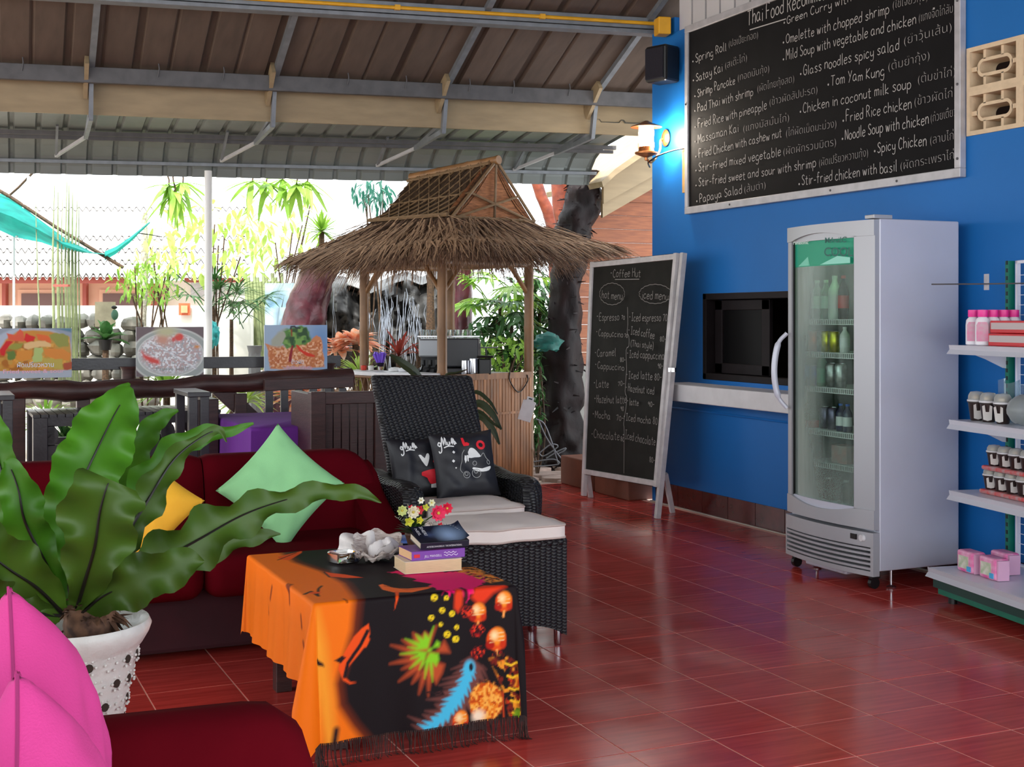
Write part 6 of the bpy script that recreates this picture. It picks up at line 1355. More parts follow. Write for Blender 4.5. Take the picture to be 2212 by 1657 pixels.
# narrow booth ends further left
def booth_end(px0, px1, pyt, Y, dy, label, cap=True):
    p = WY(px0, pyt, Y); q = WY(px1, pyt, Y); t = thing('booth_end', (p.x, Y, 0), label, 'bench'); zt = p.z
    b = B(); b.bb((p.x, Y, 0), (p.x + .055, Y + .055, zt)); b.out('post', M['dgrey'], t, smooth=False, bevel=.003)
    b = B(); b.bb((q.x - .055, Y, 0), (q.x, Y + .055, zt)); b.out('post', M['dgrey'], t, smooth=False, bevel=.003)
    b = B(); b.bb((p.x + .05, Y + .018, .1), (q.x - .05, Y + .04, zt - .02)); b.out('panel', M['dwood'], t, smooth=False)
    b = B(); b.bb((p.x - .01, Y - .01, zt), (q.x + .01, Y + dy, zt + .03)); b.out('top_cap', M['dgrey'], t, smooth=False, bevel=.004)
    b = B(); b.bb((p.x, Y + dy - .06, 0), (p.x + .055, Y + dy, zt)); b.out('post', M['dgrey'], t, smooth=False, bevel=.003); return t
booth_end(408, 452, 858, 8.25, .5, 'narrow dark booth end with grey cap between the fern and the purple table'); booth_end(-20, 28, 866, 8.0, .5, 'narrow dark booth end at the left edge of the picture')
b = B(); p = WY(466, 862, 8.5); b.bb((p.x - .05, 8.5, 0), (p.x + .02, 8.9, p.z)); tag(b.out('wooden_chair_back', M['dwood'], smooth=False, bevel=.006), 'plain reddish brown wooden seat side next to the purple table', 'bench')
# slatted garden table with cut-out apron
g0 = G(70, 897, .78); g1_ = G(62, 880, .78); g2_ = G(408, 889, .78); X0_, X1_, Y0_, Y1_ = g0.x, g0.x + 1.22, g0.y, g0.y + .62
gt = thing('slatted_table', ((X0_ + X1_) / 2, Y0_ + .3, 0), 'dark slatted garden table with rounded cut-outs in its side behind the fern', 'table')
n = 24; w = (X1_ - X0_) / n
for k in range(n): b = B(); b.bb((X0_ + k * w + .003, Y0_, .76), (X0_ + (k + 1) * w - .003, Y1_, .78)); b.out('slat', M['dgrey'], gt, smooth=False)
for x in (X0_ + .05, X1_ - .05):
    for y in (Y0_ + .05, Y1_ - .05): b = B(); b.bb((x - .045, y - .045, 0), (x + .045, y + .045, .76)); b.out('leg', M['dgrey'], gt, smooth=False, bevel=.004)
for y in (Y0_ + .02, Y1_ - .05):
    b = B(); b.bb((X0_ + .09, y, .70), (X1_ - .09, y + .03, .76)); b.out('apron', M['dgrey'], gt, smooth=False); b = B(); b.bb((X0_ + .09, y, .46), (X1_ - .09, y + .03, .58)); b.out('apron', M['dgrey'], gt, smooth=False)
    for k in range(5):
        xx = X0_ + .09 + k * (X1_ - X0_ - .22) / 4; b = B(); b.bb((xx, y, .575), (xx + .05, y + .03, .705))
        for s_ in (-1, 1): b.lathe([(.001, -.0), (.035, 0), (.035, .03), (.001, .03)], 14, (xx + .025 + s_ * .012, y + .03, .64), Matrix.Rotation(PI / 2, 3, 'X') @ Matrix.Diagonal(V((1, 1.7, 1))))
        b.out('apron_block', M['dgrey'], gt, smooth=False)
# ---- food photographs standing on the log
def photo(px0, px1, py0, py1, fn, label, texts):
    Y = RY - .0; a = WY(px0, py1, Y); c = WY(px1, py0, Y); w = c.x - a.x; h = c.z - a.z; t = thing('food_photo', (a.x + w / 2, Y, a.z), label, 'sign', 'food photographs on the railing')
    b = B(); b.bb((a.x, Y + .001, a.z), (c.x, Y + .012, c.z)); b.out('backing_board', M['white'], t, smooth=False)
    nu, nv = 150, 110; b = B(); P = [(a.x + w * i / (nu - 1), Y, a.z + h * j / (nv - 1)) for i in range(nu) for j in range(nv)]; b.grid(P, nu, nv); f = b.out('picture', paintmat('photo_print', .25), t, smooth=False)
    U, W = np.meshgrid(np.linspace(0, 1.34, nu), np.linspace(0, 1, nv), indexing='ij'); f_ = Paint(U.ravel(), W.ravel(), (150, 160, 175)); fn(f_); set_print(f, f_.C)
    for (s_, x0, x1, y, hh, col, off) in texts:
        b = B(); typeset(b, s_, (a.x + w * x0, Y, a.z + h * y), (a.x + w * x1, Y, a.z + h * y), hh * h, V((0, -1, 0)), off=off, push=.003); b.out('caption', mat('caption_ink', col, .5), t, smooth=False)
def X3(fn, sx, ox, sy, oy): return lambda *a: [((a[i] - ox) / sx * 1.34, 1 - (a[i + 1] - oy) / sy) for i in range(0, len(a), 2)]
def ph1(f):
    q = X3(None, 2070, -100, 1420, 100); f.disc(.62, .45, .78, .58, (176, 188, 205), .02); f.poly(q(1350, 100, 1960, 100, 1960, 220, 1600, 130), (86, 128, 150), .02)
    f.poly(q(20, 700, 170, 420, 500, 180, 900, 150, 1350, 180, 1900, 350, 1960, 800, 1960, 1290, 1500, 1320, 700, 1330, 0, 1300, -80, 1000), (206, 140, 50), .02); f.speck(q(20, 700, 500, 300, 1900, 350, 1960, 1290, 0, 1300), [(224, 164, 70), (170, 104, 30), (196, 150, 66)], 12)
    for p_, c in (((190, 240, 240, 430, 660, 480, 700, 420, 620, 200, 550, 120, 480, 240, 400, 280), (222, 92, 60)), ((690, 240, 740, 230, 980, 370, 900, 460, 740, 500, 680, 420), (214, 24, 24)), ((980, 280, 1300, 300, 1420, 400, 1380, 520, 1060, 420), (226, 104, 44)), ((20, 700, 180, 440, 380, 470, 300, 580, 180, 700, 120, 880, 30, 860), (206, 30, 34)), ((240, 640, 420, 520, 640, 540, 600, 660, 400, 720, 260, 700), (150, 150, 60)), ((190, 760, 400, 740, 450, 860, 420, 990, 250, 990), (96, 124, 52)), ((1360, 280, 1560, 230, 1860, 300, 1900, 640, 1600, 640, 1400, 420), (148, 150, 70)),
                 ((650, 540, 960, 460, 1250, 450, 1400, 560, 1400, 640, 1100, 620, 760, 720, 680, 680), (228, 190, 132)), ((940, 660, 1170, 650, 1160, 1060, 900, 1060), (176, 196, 120)), ((460, 740, 880, 740, 880, 960, 640, 1040, 480, 1000), (216, 142, 52)), ((1180, 700, 1700, 700, 1940, 840, 1900, 1040, 1500, 980, 1240, 860), (220, 138, 54)), ((1160, 940, 1700, 1000, 1740, 1300, 1200, 1180), (190, 170, 80)), ((1750, 1100, 1980, 1060, 1980, 1280, 1760, 1300), (176, 80, 50))): f.poly(q(*p_), c, .012, .03, 14)
    f.poly(q(-100, 1330, 1150, 1330, 1250, 1450, 1400, 1330, 1970, 1320, 1970, 1520, -100, 1520), (176, 184, 198), .01)
def ph2(f):
    q = X3(None, 1850, 175, 1350, 150); f.poly([(0, 0), (1.34, 0), (1.34, 1), (0, 1)], (120, 104, 108), .001); f.disc(.70, .42, .80, .56, (206, 208, 204), .008); f.disc(.70, .42, .76, .53, (172, 178, 176), .008); f.disc(.68, .44, .66, .45, (226, 228, 224), .006); f.disc(.68, .44, .64, .43, (198, 198, 196), .01)
    f.speck([(.68 + .62 * math.cos(k * .5), .46 + .40 * math.sin(k * .5)) for k in range(13)], [(232, 232, 240), (176, 176, 184), (244, 244, 248), (200, 176, 176)], 34, .04)
    f.poly(q(320, 800, 420, 900, 800, 1050, 820, 1180, 560, 1130, 380, 1000), (224, 86, 80), .03); f.disc(*q(1340, 430)[0], .09, .08, (228, 86, 78), .02); f.disc(*q(1190, 490)[0], .04, .05, (220, 100, 96), .02); f.disc(*q(900, 480)[0], .13, .12, (214, 160, 140), .06); f.disc(*q(1000, 280)[0], .2, .09, (204, 200, 160), .05); f.disc(*q(1840, 700)[0], .05, .03, (224, 150, 80), .02)
    for k in range(60): x = .25 + .9 * ((k * .618) % 1); y = .2 + .55 * ((k * .381) % 1); f.line([(x, y), (x + .06, y - .035), (x + .1, y - .09)], .008, (246, 246, 250) if k % 3 else (170, 168, 176), .003)
def ph3(f):
    q = X3(None, 1880, 150, 1400, 110); f.poly([(0, 0), (1.34, 0), (1.34, 1), (0, 1)], (168, 190, 214), .001); f.disc(1.2, .6, .3, .5, (120, 158, 206), .2)
    f.poly(q(170, 640, 330, 680, 700, 780, 1500, 600, 1700, 400, 1830, 470, 1900, 700, 1890, 900, 1950, 1100, 1900, 1340, 1600, 1370, 700, 1400, 400, 1370, 280, 1150, 250, 850), (222, 142, 92), .012, .02, 12); f.speck(q(260, 760, 1850, 560, 1930, 1340, 320, 1370), [(238, 176, 122), (196, 104, 58), (244, 190, 150), (206, 120, 70)], 30, .02)
    f.poly(q(330, 700, 340, 540, 560, 300, 760, 220, 850, 350, 760, 600, 600, 760), (176, 178, 160), .03, .03, 14); f.poly(q(700, 640, 760, 420, 700, 260, 900, 200, 1300, 130, 1500, 300, 1520, 560, 1380, 720, 1200, 680, 1000, 780, 800, 800), (92, 142, 66), .015, .05, 14); f.speck(q(700, 640, 900, 220, 1400, 180, 1500, 560, 1000, 780), [(60, 108, 50), (128, 172, 84), (50, 84, 46)], 12, .02)
    f.poly(q(960, 700, 1010, 720, 940, 1180, 860, 1190, 880, 1000), (150, 20, 34), .006); f.poly(q(1080, 690, 1130, 690, 1300, 860, 1650, 1000, 1640, 1050, 1400, 1020, 1180, 860), (226, 56, 28), .006); f.line(q(950, 240, 960, 420), .03, (150, 62, 34), .01); f.line(q(930, 220, 940, 160, 1040, 150, 1080, 190, 1200, 200), .035, (40, 46, 54), .01)
    f.poly(q(700, 1330, 1500, 1320, 1560, 1420, 760, 1430), (206, 176, 180), .02, .05, 20)
wi = (226, 226, 236); pkc = (232, 180, 200)
photo(-10, 155, 709, 818, ph1, 'food photograph of sweet and sour stir-fry standing on the log railing', [('ผัดเปรี้ยวหวาน', .28, .76, .22, .13, wi, .01), ('Fried sweet & sour', .10, .90, .10, .11, pkc, .01)])
photo(294, 440, 706, 814, ph2, 'food photograph of pale papaya salad on an oval plate, on the log railing', [('Papaya salad', .29, .76, .12, .10, (150, 160, 158), -.004)])
photo(571, 707, 702, 807, ph3, 'food photograph of fried rice with green salad and red chillies, on the log railing', [('ข้าวผัด', .42, .62, .19, .12, wi, .01), ('Fried rice', .35, .76, .08, .1, (226, 170, 190), .008)])

# ================================================================ BAMBOO COFFEE HUT
def CA(a, d, z): return V((RT[0] * a + FW[0] * d, RT[1] * a + FW[1] * d, z))
HF, HR_, HL, HB = CA(-.557, 10.4, 0), CA(.143, 11.1, 0), CA(-1.257, 11.1, 0), CA(-.557, 11.8, 0)
hut = thing('coffee_hut', CA(-.557, 11.1, -.05), 'small thatched bamboo coffee hut beyond the wicker armchair', 'hut')
def bamboo(name, p, q, r=.036, parent=hut, node=.32, m=None):
    p, q = V(p), V(q); L_ = (q - p).length; pts = []; rs = []; k = 0; n = max(1, int(L_ / node)); 
    for i in range(n):
        for (f, s_) in ((0, 1.10), (.06, 1), (.9, 1), (.985, 1.10)): pts.append(p.lerp(q, (i + f) / n)); rs.append(r * s_)
    pts.append(q); rs.append(r); b = B(); b.tube(pts, rs, 10); return b.out(name, m or M['bamboo'], parent, ang=.9)
for p, z in ((HF, 2.0), (HR_, 2.02), (HL, 1.98), (HB, 2.0)): bamboo('post', p + V((0, 0, -.05)), p + V((0, 0, z)), .041)
def up(p, z): return V((p.x, p.y, z))
bamboo('beam', up(HL, 1.91) + (HL - HF) * .08, up(HF, 1.945), .038, m=mat('pale_bamboo', (206, 170, 116), .4, var=.2)); bamboo('beam', up(HF, 1.865), up(HR_, 1.87)); bamboo('beam', up(HL, 1.86), up(HB, 1.86)); bamboo('beam', up(HB, 1.87), up(HR_, 1.88)); bamboo('beam', up(HL, 1.80), up(HF, 1.86), .02)
for p, q in ((HL, HF), (HL, HB), (HF, HL), (HF, HR_), (HR_, HF), (HR_, HB)):
    d = (q - p).normalized(); bamboo('brace', up(p, 1.60), up(p + d * .22, 1.85), .02)
# thatch: inner frame of solid slopes with straw laid over
UF, UR, UL, UB = CA(-.50, 10.45, 2.22), CA(.17, 11.1, 2.23), CA(-1.20, 11.1, 2.22), CA(-.55, 11.75, 2.24)
EF, ER, EL, EB = CA(-.42, 9.78, 1.96), CA(.90, 11.2, 2.0), CA(-1.90, 11.15, 1.90), CA(-.55, 12.45, 1.96)
RG0, RG1 = CA(-.15, 10.72, 2.70), CA(-.88, 11.42, 2.62)
b = B()
for a0, a1, e0, e1 in ((UL, UF, EL, EF), (UF, UR, EF, ER), (UR, UB, ER, EB), (UB, UL, EB, EL)):
    n = 10; P = []
    for i in range(n + 1):
        for j in range(6):
            t = j / 5; p = a0.lerp(a1, i / n).lerp(e0.lerp(e1, i / n), t); p.z -= .05 * math.sin(PI * t); P.append(p)
    b.grid(P, n + 1, 6)
    P = [p - V((0, 0, .03)) for p in P]; b.grid(P, n + 1, 6)
b.out('skirt_base', M['thatch'], hut)
b = B()
for a0, a1, r0, r1 in ((UL, UF, RG1, RG0), (UB, UR, RG1, RG0)):
    n = 10; P = []
    for i in range(n + 1):
        for j in range(6): t = j / 5; p = r0.lerp(r1, i / n).lerp(a0.lerp(a1, i / n), t); p.z -= .06 * math.sin(PI * t) + .02 * math.sin(PI * i / n) * (1 - t); P.append(p)
    b.grid(P, n + 1, 6); b.grid([p - V((0, 0, .03)) for p in P], n + 1, 6)
b.out('upper_roof_base', M['thatch2'], hut)
b = B(); b.add([UF, UR, RG0, UF + V((-.04, .04, 0)), UR + V((-.04, .04, 0)), RG0 + V((-.04, .04, 0))], [(0, 1, 2), (5, 4, 3)]); b.out('gable', mat('gable_mat', (150, 96, 60), .8, var=.4, vscale=14, stretch=(1, 1, 6), bump=.4, bscale=60), hut)
rt = random.Random(21)
def straw(b, p, d, L_, w, droop, nn):
    d = V(d).normalized(); s_ = d.cross(nn).normalized() * w / 2; P = []; k = 3
    for i in range(k + 1):
        t = i / k; c = p + d * L_ * t - V((0, 0, 1)) * droop * t * t; q = s_ * (1 - .75 * t); P += [c - q, c + q]
    b.grid(P, k + 1, 2)
M['thatch3'] = mat('light_straw', (168, 134, 104), .75, var=.3, vscale=40); BL = B()
for (a0, a1, e0, e1, N_) in ((UL, UF, EL, EF, 2300), (UF, UR, EF, ER, 2600), (UR, UB, ER, EB, 900), (UB, UL, EB, EL, 900)):
    b = B(); nn = (a1 - a0).cross(e0 - a0).normalized(); nn = nn if nn.z > 0 else -nn; mid_e = (e0 + e1) / 2; mid_a = (a0 + a1) / 2
    for k in range(N_):
        s_ = rt.uniform(-.02, 1.02); t = rt.random() ** .6 * .98; A_ = a0.lerp(a1, s_); E_ = e0.lerp(e1, s_); p = A_.lerp(E_, t); p.z -= .05 * math.sin(PI * t); p += nn * rt.uniform(.0, .035)
        d = (E_ - A_).normalized() + V((rt.gauss(0, .16), rt.gauss(0, .16), rt.gauss(0, .05))) + (e1 - e0).normalized() * .35 * (s_ - .5)
        if k % 3 == 0: straw(BL, p + nn * .02, d + V((rt.gauss(0, .15), rt.gauss(0, .15), 0)), rt.uniform(.2, .45) * (1 if t < .75 else .6), rt.uniform(.009, .022), rt.uniform(0, .06), nn)
        L_ = rt.uniform(.16, .42) if t < .8 else rt.uniform(.10, .30); straw(b, p, d, L_, rt.uniform(.006, .016), rt.uniform(.0, .08) + (.10 if t > .8 else 0) * rt.random() ** 2 * 1.6, nn)
    tag(b.out('thatch', M['thatch'], hut, smooth=False), kind='stuff')
tag(BL.out('light_straw', M['thatch3'], hut, smooth=False), kind='stuff')
b = B()
for k in range(1500):
    s_ = rt.random(); t = rt.random(); A_ = RG1.lerp(RG0, s_); E_ = UL.lerp(UF, s_); p = A_.lerp(E_, t); p.z -= .05 * math.sin(PI * t) ; nn = V((-.5, -.5, .7)); straw(b, p + nn * rt.uniform(0, .015), (E_ - A_) + (UF - UL) * rt.gauss(0, .1), rt.uniform(.12, .3), rt.uniform(.005, .012), .0, nn)
for k in range(500):
    s_ = rt.random(); t = rt.random(); A_ = RG1.lerp(RG0, s_); E_ = UB.lerp(UR, s_); p = A_.lerp(E_, t); nn = V((.5, .5, .7)); straw(b, p + nn * rt.uniform(0, .015), (E_ - A_), rt.uniform(.12, .3), .01, .0, nn)
tag(b.out('thatch', M['thatch2'], hut, smooth=False), kind='stuff')
M['lath'] = mat('pale_lath', (124, 98, 70), .5, var=.2, vscale=20)
n_up = (UF - UL).cross(RG0 - UL).normalized(); n_up = n_up if n_up.z > 0 else -n_up
def UP(s_, t): p = RG1.lerp(RG0, s_).lerp(UL.lerp(UF, s_), t); p.z -= .055 * math.sin(PI * t); return p + n_up * .028
for k in range(-4, 9):
    for dirn in (1, -1):
        s0 = k / 8; s1 = s0 + .5
        if dirn < 0: s0, s1 = s1, s0
        pts = [(s0 + (s1 - s0) * t, t * .98) for t in (.0, .2, .4, .6, .8, 1)]; pts = [UP(s_, t) for s_, t in pts if -.01 <= s_ <= 1.01]
        if len(pts) > 1: b = B(); b.tube(pts, .0065, 4); b.out('lath', M['lath'], hut)
for t, r in ((.06, .014), (1.0, .018), (.5, .008)): b = B(); b.tube([UP(s_ / 8, t) for s_ in range(9)], r, 6); b.out('lath', M['lath'], hut)
bamboo('ridge_pole', RG1 + V((0, 0, .02)), RG0 + (RG0 - RG1) * .06 + V((0, 0, .0)), .036)
gn = (UR - UF).cross(V((0, 0, 1))).normalized(); gn = gn if gn.y < 0 else -gn
GC = (UF + UR) / 2; ap = RG0
def gs(p, q, r=.011): b = B(); b.tube([p + gn * .03, q + gn * .03], r, 6); b.out('gable_stick', M['lath'], hut)
gs(UF, UR, .014); gs(ap, GC); gs(UF.lerp(ap, .95), UF, .013); gs(UR.lerp(ap, .95), UR, .013); hub = GC.lerp(ap, .30)
gs(UF.lerp(UR, .05), UR.lerp(ap, .42)); gs(UR.lerp(UF, .05), UF.lerp(ap, .42)); gs(hub, GC)
# counters
M['strip'] = mat('bamboo_strip', (150, 100, 58), .5, var=.4, vscale=12, stretch=(2, 2, .25), rand=.2)
cn = thing('bamboo_counter', (HF + HR_) / 2 + V((0, 0, -.05)), 'bamboo slat fronted serving counter built into the coffee hut', 'counter')
d = (HR_ - HF); L_ = d.length; d.normalize(); n = 28; w = L_ / n; on = V((d.y, -d.x, 0)); nf = on if on.y < 0 else -on
for k in range(n):
    c = HF + d * (w * (k + .5)) + nf * (.03 + random.uniform(0, .004)); b = B(); b.box((c.x, c.y, .445), (w - .003, .012, .97), rotz(math.atan2(d.y, d.x))); b.out('bamboo_strip', M['strip'], cn, smooth=False, bevel=.003)
for z in (.62, .93):
    b = B(); b.bar(up(HF, z) + nf * .042, up(HR_, z) + nf * .042, .008, .05 if z > .8 else .02); b.out('cross_strip', M['strip'], cn, smooth=False)
b = B(); C0 = (HF + HR_ + HL + HB) / 4; b.box((C0.x, C0.y, .925), (L_ + .02, L_ + .02, .03), rotz(math.atan2(d.y, d.x))); b.out('worktop', mat('grey_worktop', (150, 146, 142), .4), cn, smooth=False)
b = B(); e = (HL - HF).normalized(); nl = V((-e.y, e.x, 0)); nl = nl if (nl.x * RT[0] + nl.y * RT[1]) < 0 else -nl
b.bar(up(HF, .955) + nl * .14 - e * .02, up(HL, .955) + nl * .14 + e * .16, .30, .03); b.out('ledge', M['white'], cn, smooth=False, bevel=.004)
for k in range(26):
    p = HF + e * (L_ * (k + .5) / 26 * 1.1) + nl * .27; b = B(); lean = e * (.05 if k % 2 else -.05); b.tube([up(p, .80), up(p + lean, .935)], .006, 5); b.out('lattice_stick', M['lath'], cn)
for z in (.80, .93): bamboo('lattice_rail', up(HF, z) + nl * .27, up(HL, z) + nl * .27 + e * .14, .012, cn)
for k in range(n):
    c = HF + e * (w * (k + .5)) + nl * .02; b = B(); b.box((c.x, c.y, .36), (w - .003, .012, .80), rotz(math.atan2(e.y, e.x))); b.out('bamboo_strip', M['strip'], cn, smooth=False)
# machine and things on the worktop
ZW = .94
def at(px, py, d): return D(px, py, d)
em = thing('espresso_machine', up(at(968, 760, 10.95), ZW), 'grey and black espresso machine on the hut worktop', 'coffee machine'); Rm = rotz(YAW)
def mb(nm, a0, a1, d0, d1, z0, z1, m, bev=.006): b = B(); p = CA((a0 + a1) / 2, (d0 + d1) / 2, (z0 + z1) / 2); b.box(p, (a1 - a0, d1 - d0, z1 - z0), Rm); return b.out(nm, m, em, smooth=False, bevel=bev)
A = lambda px, d=10.95: (px - 1106) / F * d
mg_ = mat('machine_grey', (150, 152, 156), .35, .4); mdk = mat('machine_dark', (50, 50, 54), .4)
mb('body', A(905), A(1035), 10.9, 11.3, 1.08, 1.235, mg_, .015); mb('side_panel', A(962), A(1035), 10.87, 11.3, 1.0, 1.24, mdk, .012); mb('back_panel', A(905), A(1030), 11.15, 11.32, ZW, 1.1, mdk); mb('drip_tray', A(905), A(1030), 10.85, 11.2, ZW, ZW + .05, mdk); mb('cup_rail', A(903), A(1037), 10.88, 10.89, 1.25, 1.262, M['chrome'], .002); mb('side_panel', A(1020), A(1037), 10.9, 11.3, ZW, 1.2, mdk)
for px in (915, 930, 945):
    b = B(); p = CA(A(px), 10.88, 1.06); b.tube([p, p + V((0, 0, -.05))], .02, 10); b.tube([p + V((0, 0, -.04)), CA(A(px) - .01, 10.76, ZW + .03)], [.009, .014], 8); b.out('portafilter', M['black'], em)
tg = thing('drinking_glass', (0, 0, 0)); b = B(); b.lathe([(.018, 0), (.026, .07), (.024, .07), (.016, .004), (.001, .004)], 14); b.out('glass_body', gl, tg, local=True)
gk = 0
for r_ in range(2):
    for k in range(7):
        if r_ == 1 and k > 4: continue
        px = 912 + k * 17 + 6 * r_; d_ = 10.98 + .12 * r_; o = tg if gk == 0 else copy_tree(tg); p = CA(A(px, d_), d_, 1.24); o.location = p
        tag(o, 'clear glass on top of the espresso machine, %s row, %s from the left' % (('front', 'back')[r_], ('first', 'second', 'third', 'fourth', 'fifth', 'sixth', 'seventh')[k]), 'glass', 'glasses on the espresso machine'); gk += 1
for px, dd, r, h, lb in ((1005, 10.72, .035, .12, 'steel milk pitcher on the worktop, the left one of the pair'), (1024, 10.74, .045, .135, 'steel milk pitcher on the worktop, the larger one of the pair')):
    b = B(); b.lathe([(r, 0), (r * 1.02, .01), (r * .92, h), (r * .86, h), (r * .9, .02), (.001, .02)], 18, up(CA(A(px, dd), dd, 0), ZW)); tag(b.out('milk_pitcher', M['chrome'], ang=.9), lb, 'jug', 'steel milk pitchers')
b = B(); p = CA(A(1048, 10.75), 10.75, ZW + .07); b.box(p, (.1, .1, .13), Rm); b.box(p + V((0, 0, .08)), (.14, .1, .02), Rm); tag(b.out('coffee_grinder', M['black'], smooth=False, bevel=.01), 'black boxy grinder beside the steel milk pitchers', 'grinder')
b = B(); p = CA(A(1050, 11.0), 11.0, 0); b.box((p.x, p.y, ZW + .22), (.2, .16, .008), Rm); b.tube([up(p, ZW), up(p, ZW + .22)], .008, 6); tag(b.out('small_stand', M['dsteel'], smooth=False), 'thin dark raised tray stand behind the espresso machine', 'stand')
q = up(CA(A(822, 11.0), 11.0, 0) , .972); b = B()
for k in range(26): a = k * 2.4; b.tube([q + V((.015 * math.cos(a), .015 * math.sin(a), .03)), q + V((.06 * math.cos(a) * (k % 5) / 4, .06 * math.sin(a) * (k % 5) / 4, .13 + .01 * (k % 3)))], [.004, .009], 5)
ps = thing('spoon_cup', q, 'cup holding a bunch of purple plastic spoons on the white hut ledge', 'cup'); b.out('purple_spoons', mat('purple_plastic', (130, 90, 220), .3), ps); b = B(); b.lathe([(.025, 0), (.034, .06), (.001, .06)], 14, q); b.out('cup', gl, ps)
q = up(CA(A(792, 11.2), 11.2, 0), .972); bo = bottle('clear_bottle', gl, M['white'], M['white'], .03, .22, (.0, .02)); bo.location = q; tag(bo, 'clear glass bottle standing at the left post of the hut', 'bottle')
for k, (px, cc, lb) in enumerate(((786, (206, 60, 40), 'small red condiment tub at the left end of the hut ledge'), (803, (230, 226, 220), 'small white condiment tub with red base on the hut ledge'), (858, (236, 236, 236), 'folded white napkin bundle on the hut ledge'), (880, (228, 228, 232), 'small white dish on the hut ledge near the espresso machine'))):
    q = up(CA(A(px, 10.95), 10.95 - .003 * (px - 786), 0), .972); b = B(); b.lathe([(.022, 0), (.026, .035), (.022, .04), (.001, .04)] if k < 2 else [(.05, 0), (.055, .02), (.03, .03), (.001, .032)], 14, q); tag(b.out('condiment_tub' if k < 2 else 'small_dish', mat('tub', cc, .4)), lb, 'container')
# wire loop, hanging cutting board, wire rack
b = B(); p0 = up(HF.lerp(HR_, .72), .965) + nf * .05; p1 = up(HF.lerp(HR_, .93), .93) + nf * .05; b.tube(cr([p0, p0 + V((0, 0, -.08)), (p0 + p1) / 2 + V((0, 0, -.16)), p1 + V((0, 0, -.06)), p1], 6), .005, 6); tag(b.out('wire_loop', M['black']), 'thin black wire loop hanging over the bamboo counter front', 'cable')
q = D(1139, 884, 10.85); R = Matrix.Rotation(YAW, 3, 'Z') @ Matrix.Rotation(math.radians(17), 3, 'Y'); pol = [(-.055, -.10), (.055, -.10), (.055, .07), (.03, .075), (.03, .105), (-.03, .105), (-.03, .075), (-.055, .07)]
cb_ = thing('white_board', q, 'white plastic board with a handle hanging tilted on the bamboo post', 'board'); b = B(); b.prism(pol, q, R @ V((1, 0, 0)), R @ V((0, 0, 1)), .012); b.out('board', M['white'], cb_, smooth=False, bevel=.003); b = B(); b.box(q + R @ V((0, -.014, .09)), (.03, .004, .012), R); b.out('handle_slot', M['black'], cb_, smooth=False)
b = B(); zf = -.05; L1 = D(1158, 905, 11.4); L2 = D(1210, 1005, 11.4)
for pts in (((1158, 905), (1175, 915), (1190, 950), (1206, 1003)), ((1164, 910), (1180, 945), (1200, 975), (1212, 990)), ((1166, 978), (1190, 960), (1205, 965), (1175, 985), (1165, 980)), ((1180, 990), (1205, 975), (1222, 968), (1218, 974), (1206, 980)), ((1150, 998), (1195, 992), (1206, 1003), (1150, 1008))):
    b.tube(cr([D(x, y, 11.4 + .0015 * (x - 1180)) for x, y in pts], 4), .006, 6)
tag(b.out('wire_rack', M['steel']), 'bent steel wire rack leaning at the foot of the dark tree trunk', 'rack')

# ================================================================ GARDEN
M['bark_r'] = mat('wet_red_bark', (30, 13, 14), .6, spec=.25, col2=(12, 6, 8), vscale=9, stretch=(1, 1, .5), bump=.9, bscale=14)
M['bark_p'] = mat('painted_pink_bark', (84, 38, 48), .28, col2=(48, 20, 28), vscale=7, bump=.8, bscale=10)
M['bark_o'] = mat('orange_bark', (150, 70, 42), .6, col2=(90, 36, 26), vscale=9, bump=.6, bscale=14)
def trunk(name, pts, d, m, label, rough=.12, seed=0, cat='tree', spikes=0):
    S_ = cr([V((a, c, w)) for a, c, w in pts], 8); n = 26; P = []; b = B()
    for i, s_ in enumerate(S_):
        r = s_.z / 2 / F * d; c = D(s_.x, s_.y, d)
        for k in range(n):
            a = 2 * PI * k / n; q = 1 + rough * noise.noise(V((math.cos(a) * 1.6 + seed, math.sin(a) * 1.6, i * .22))) + rough * .5 * noise.noise(V((math.cos(a) * 5, math.sin(a) * 5 + seed, i * .5))); P.append(c + V((math.cos(a) * r * q, math.sin(a) * r * q, 0)))
    b.grid(P, len(S_), n, True); t = thing(name, D(pts[-1][0], pts[-1][1], d), label, cat); o = b.out('trunk', m, t, ang=1.3)
    if spikes:
        rs_ = random.Random(seed); b = B()
        for k in range(spikes):
            p = V(rs_.choice(P)); c = D(S_[0].x, 0, d); a = rs_.uniform(0, 2 * PI); straw(b, p, (math.cos(a), math.sin(a), rs_.uniform(-.8, .3)), rs_.uniform(.03, .09), .02, 0, V((0, -1, .1)))
        tag(b.out('bark_scales', m, t, smooth=False), kind='stuff')
    return t
trunk('tree', [(1262, 370, 70), (1258, 430, 78), (1245, 490, 78), (1236, 540, 72), (1222, 610, 76), (1216, 700, 74), (1214, 800, 92), (1213, 900, 92), (1216, 975, 104), (1216, 1012, 124)], 12.6, M['bark_r'], 'thick dark shaggy barked tree trunk beside the bamboo hut and the coffee menu board', seed=2, spikes=420, rough=.34)
trunk('tree', [(1206, 380, 34), (1214, 450, 38), (1228, 520, 44), (1222, 600, 50), (1214, 720, 50), (1214, 900, 50), (1216, 1008, 56)], 12.85, M['bark_o'], 'reddish orange stem fused behind the dark shaggy trunk', seed=6)
trunk('tree', [(1150, 360, 22), (1168, 420, 26), (1188, 470, 28), (1200, 560, 30), (1200, 900, 40), (1200, 1000, 60)], 14.2, M['bark_o'], 'slim orange barked tree between the hut roof and the dark trunk', seed=7)
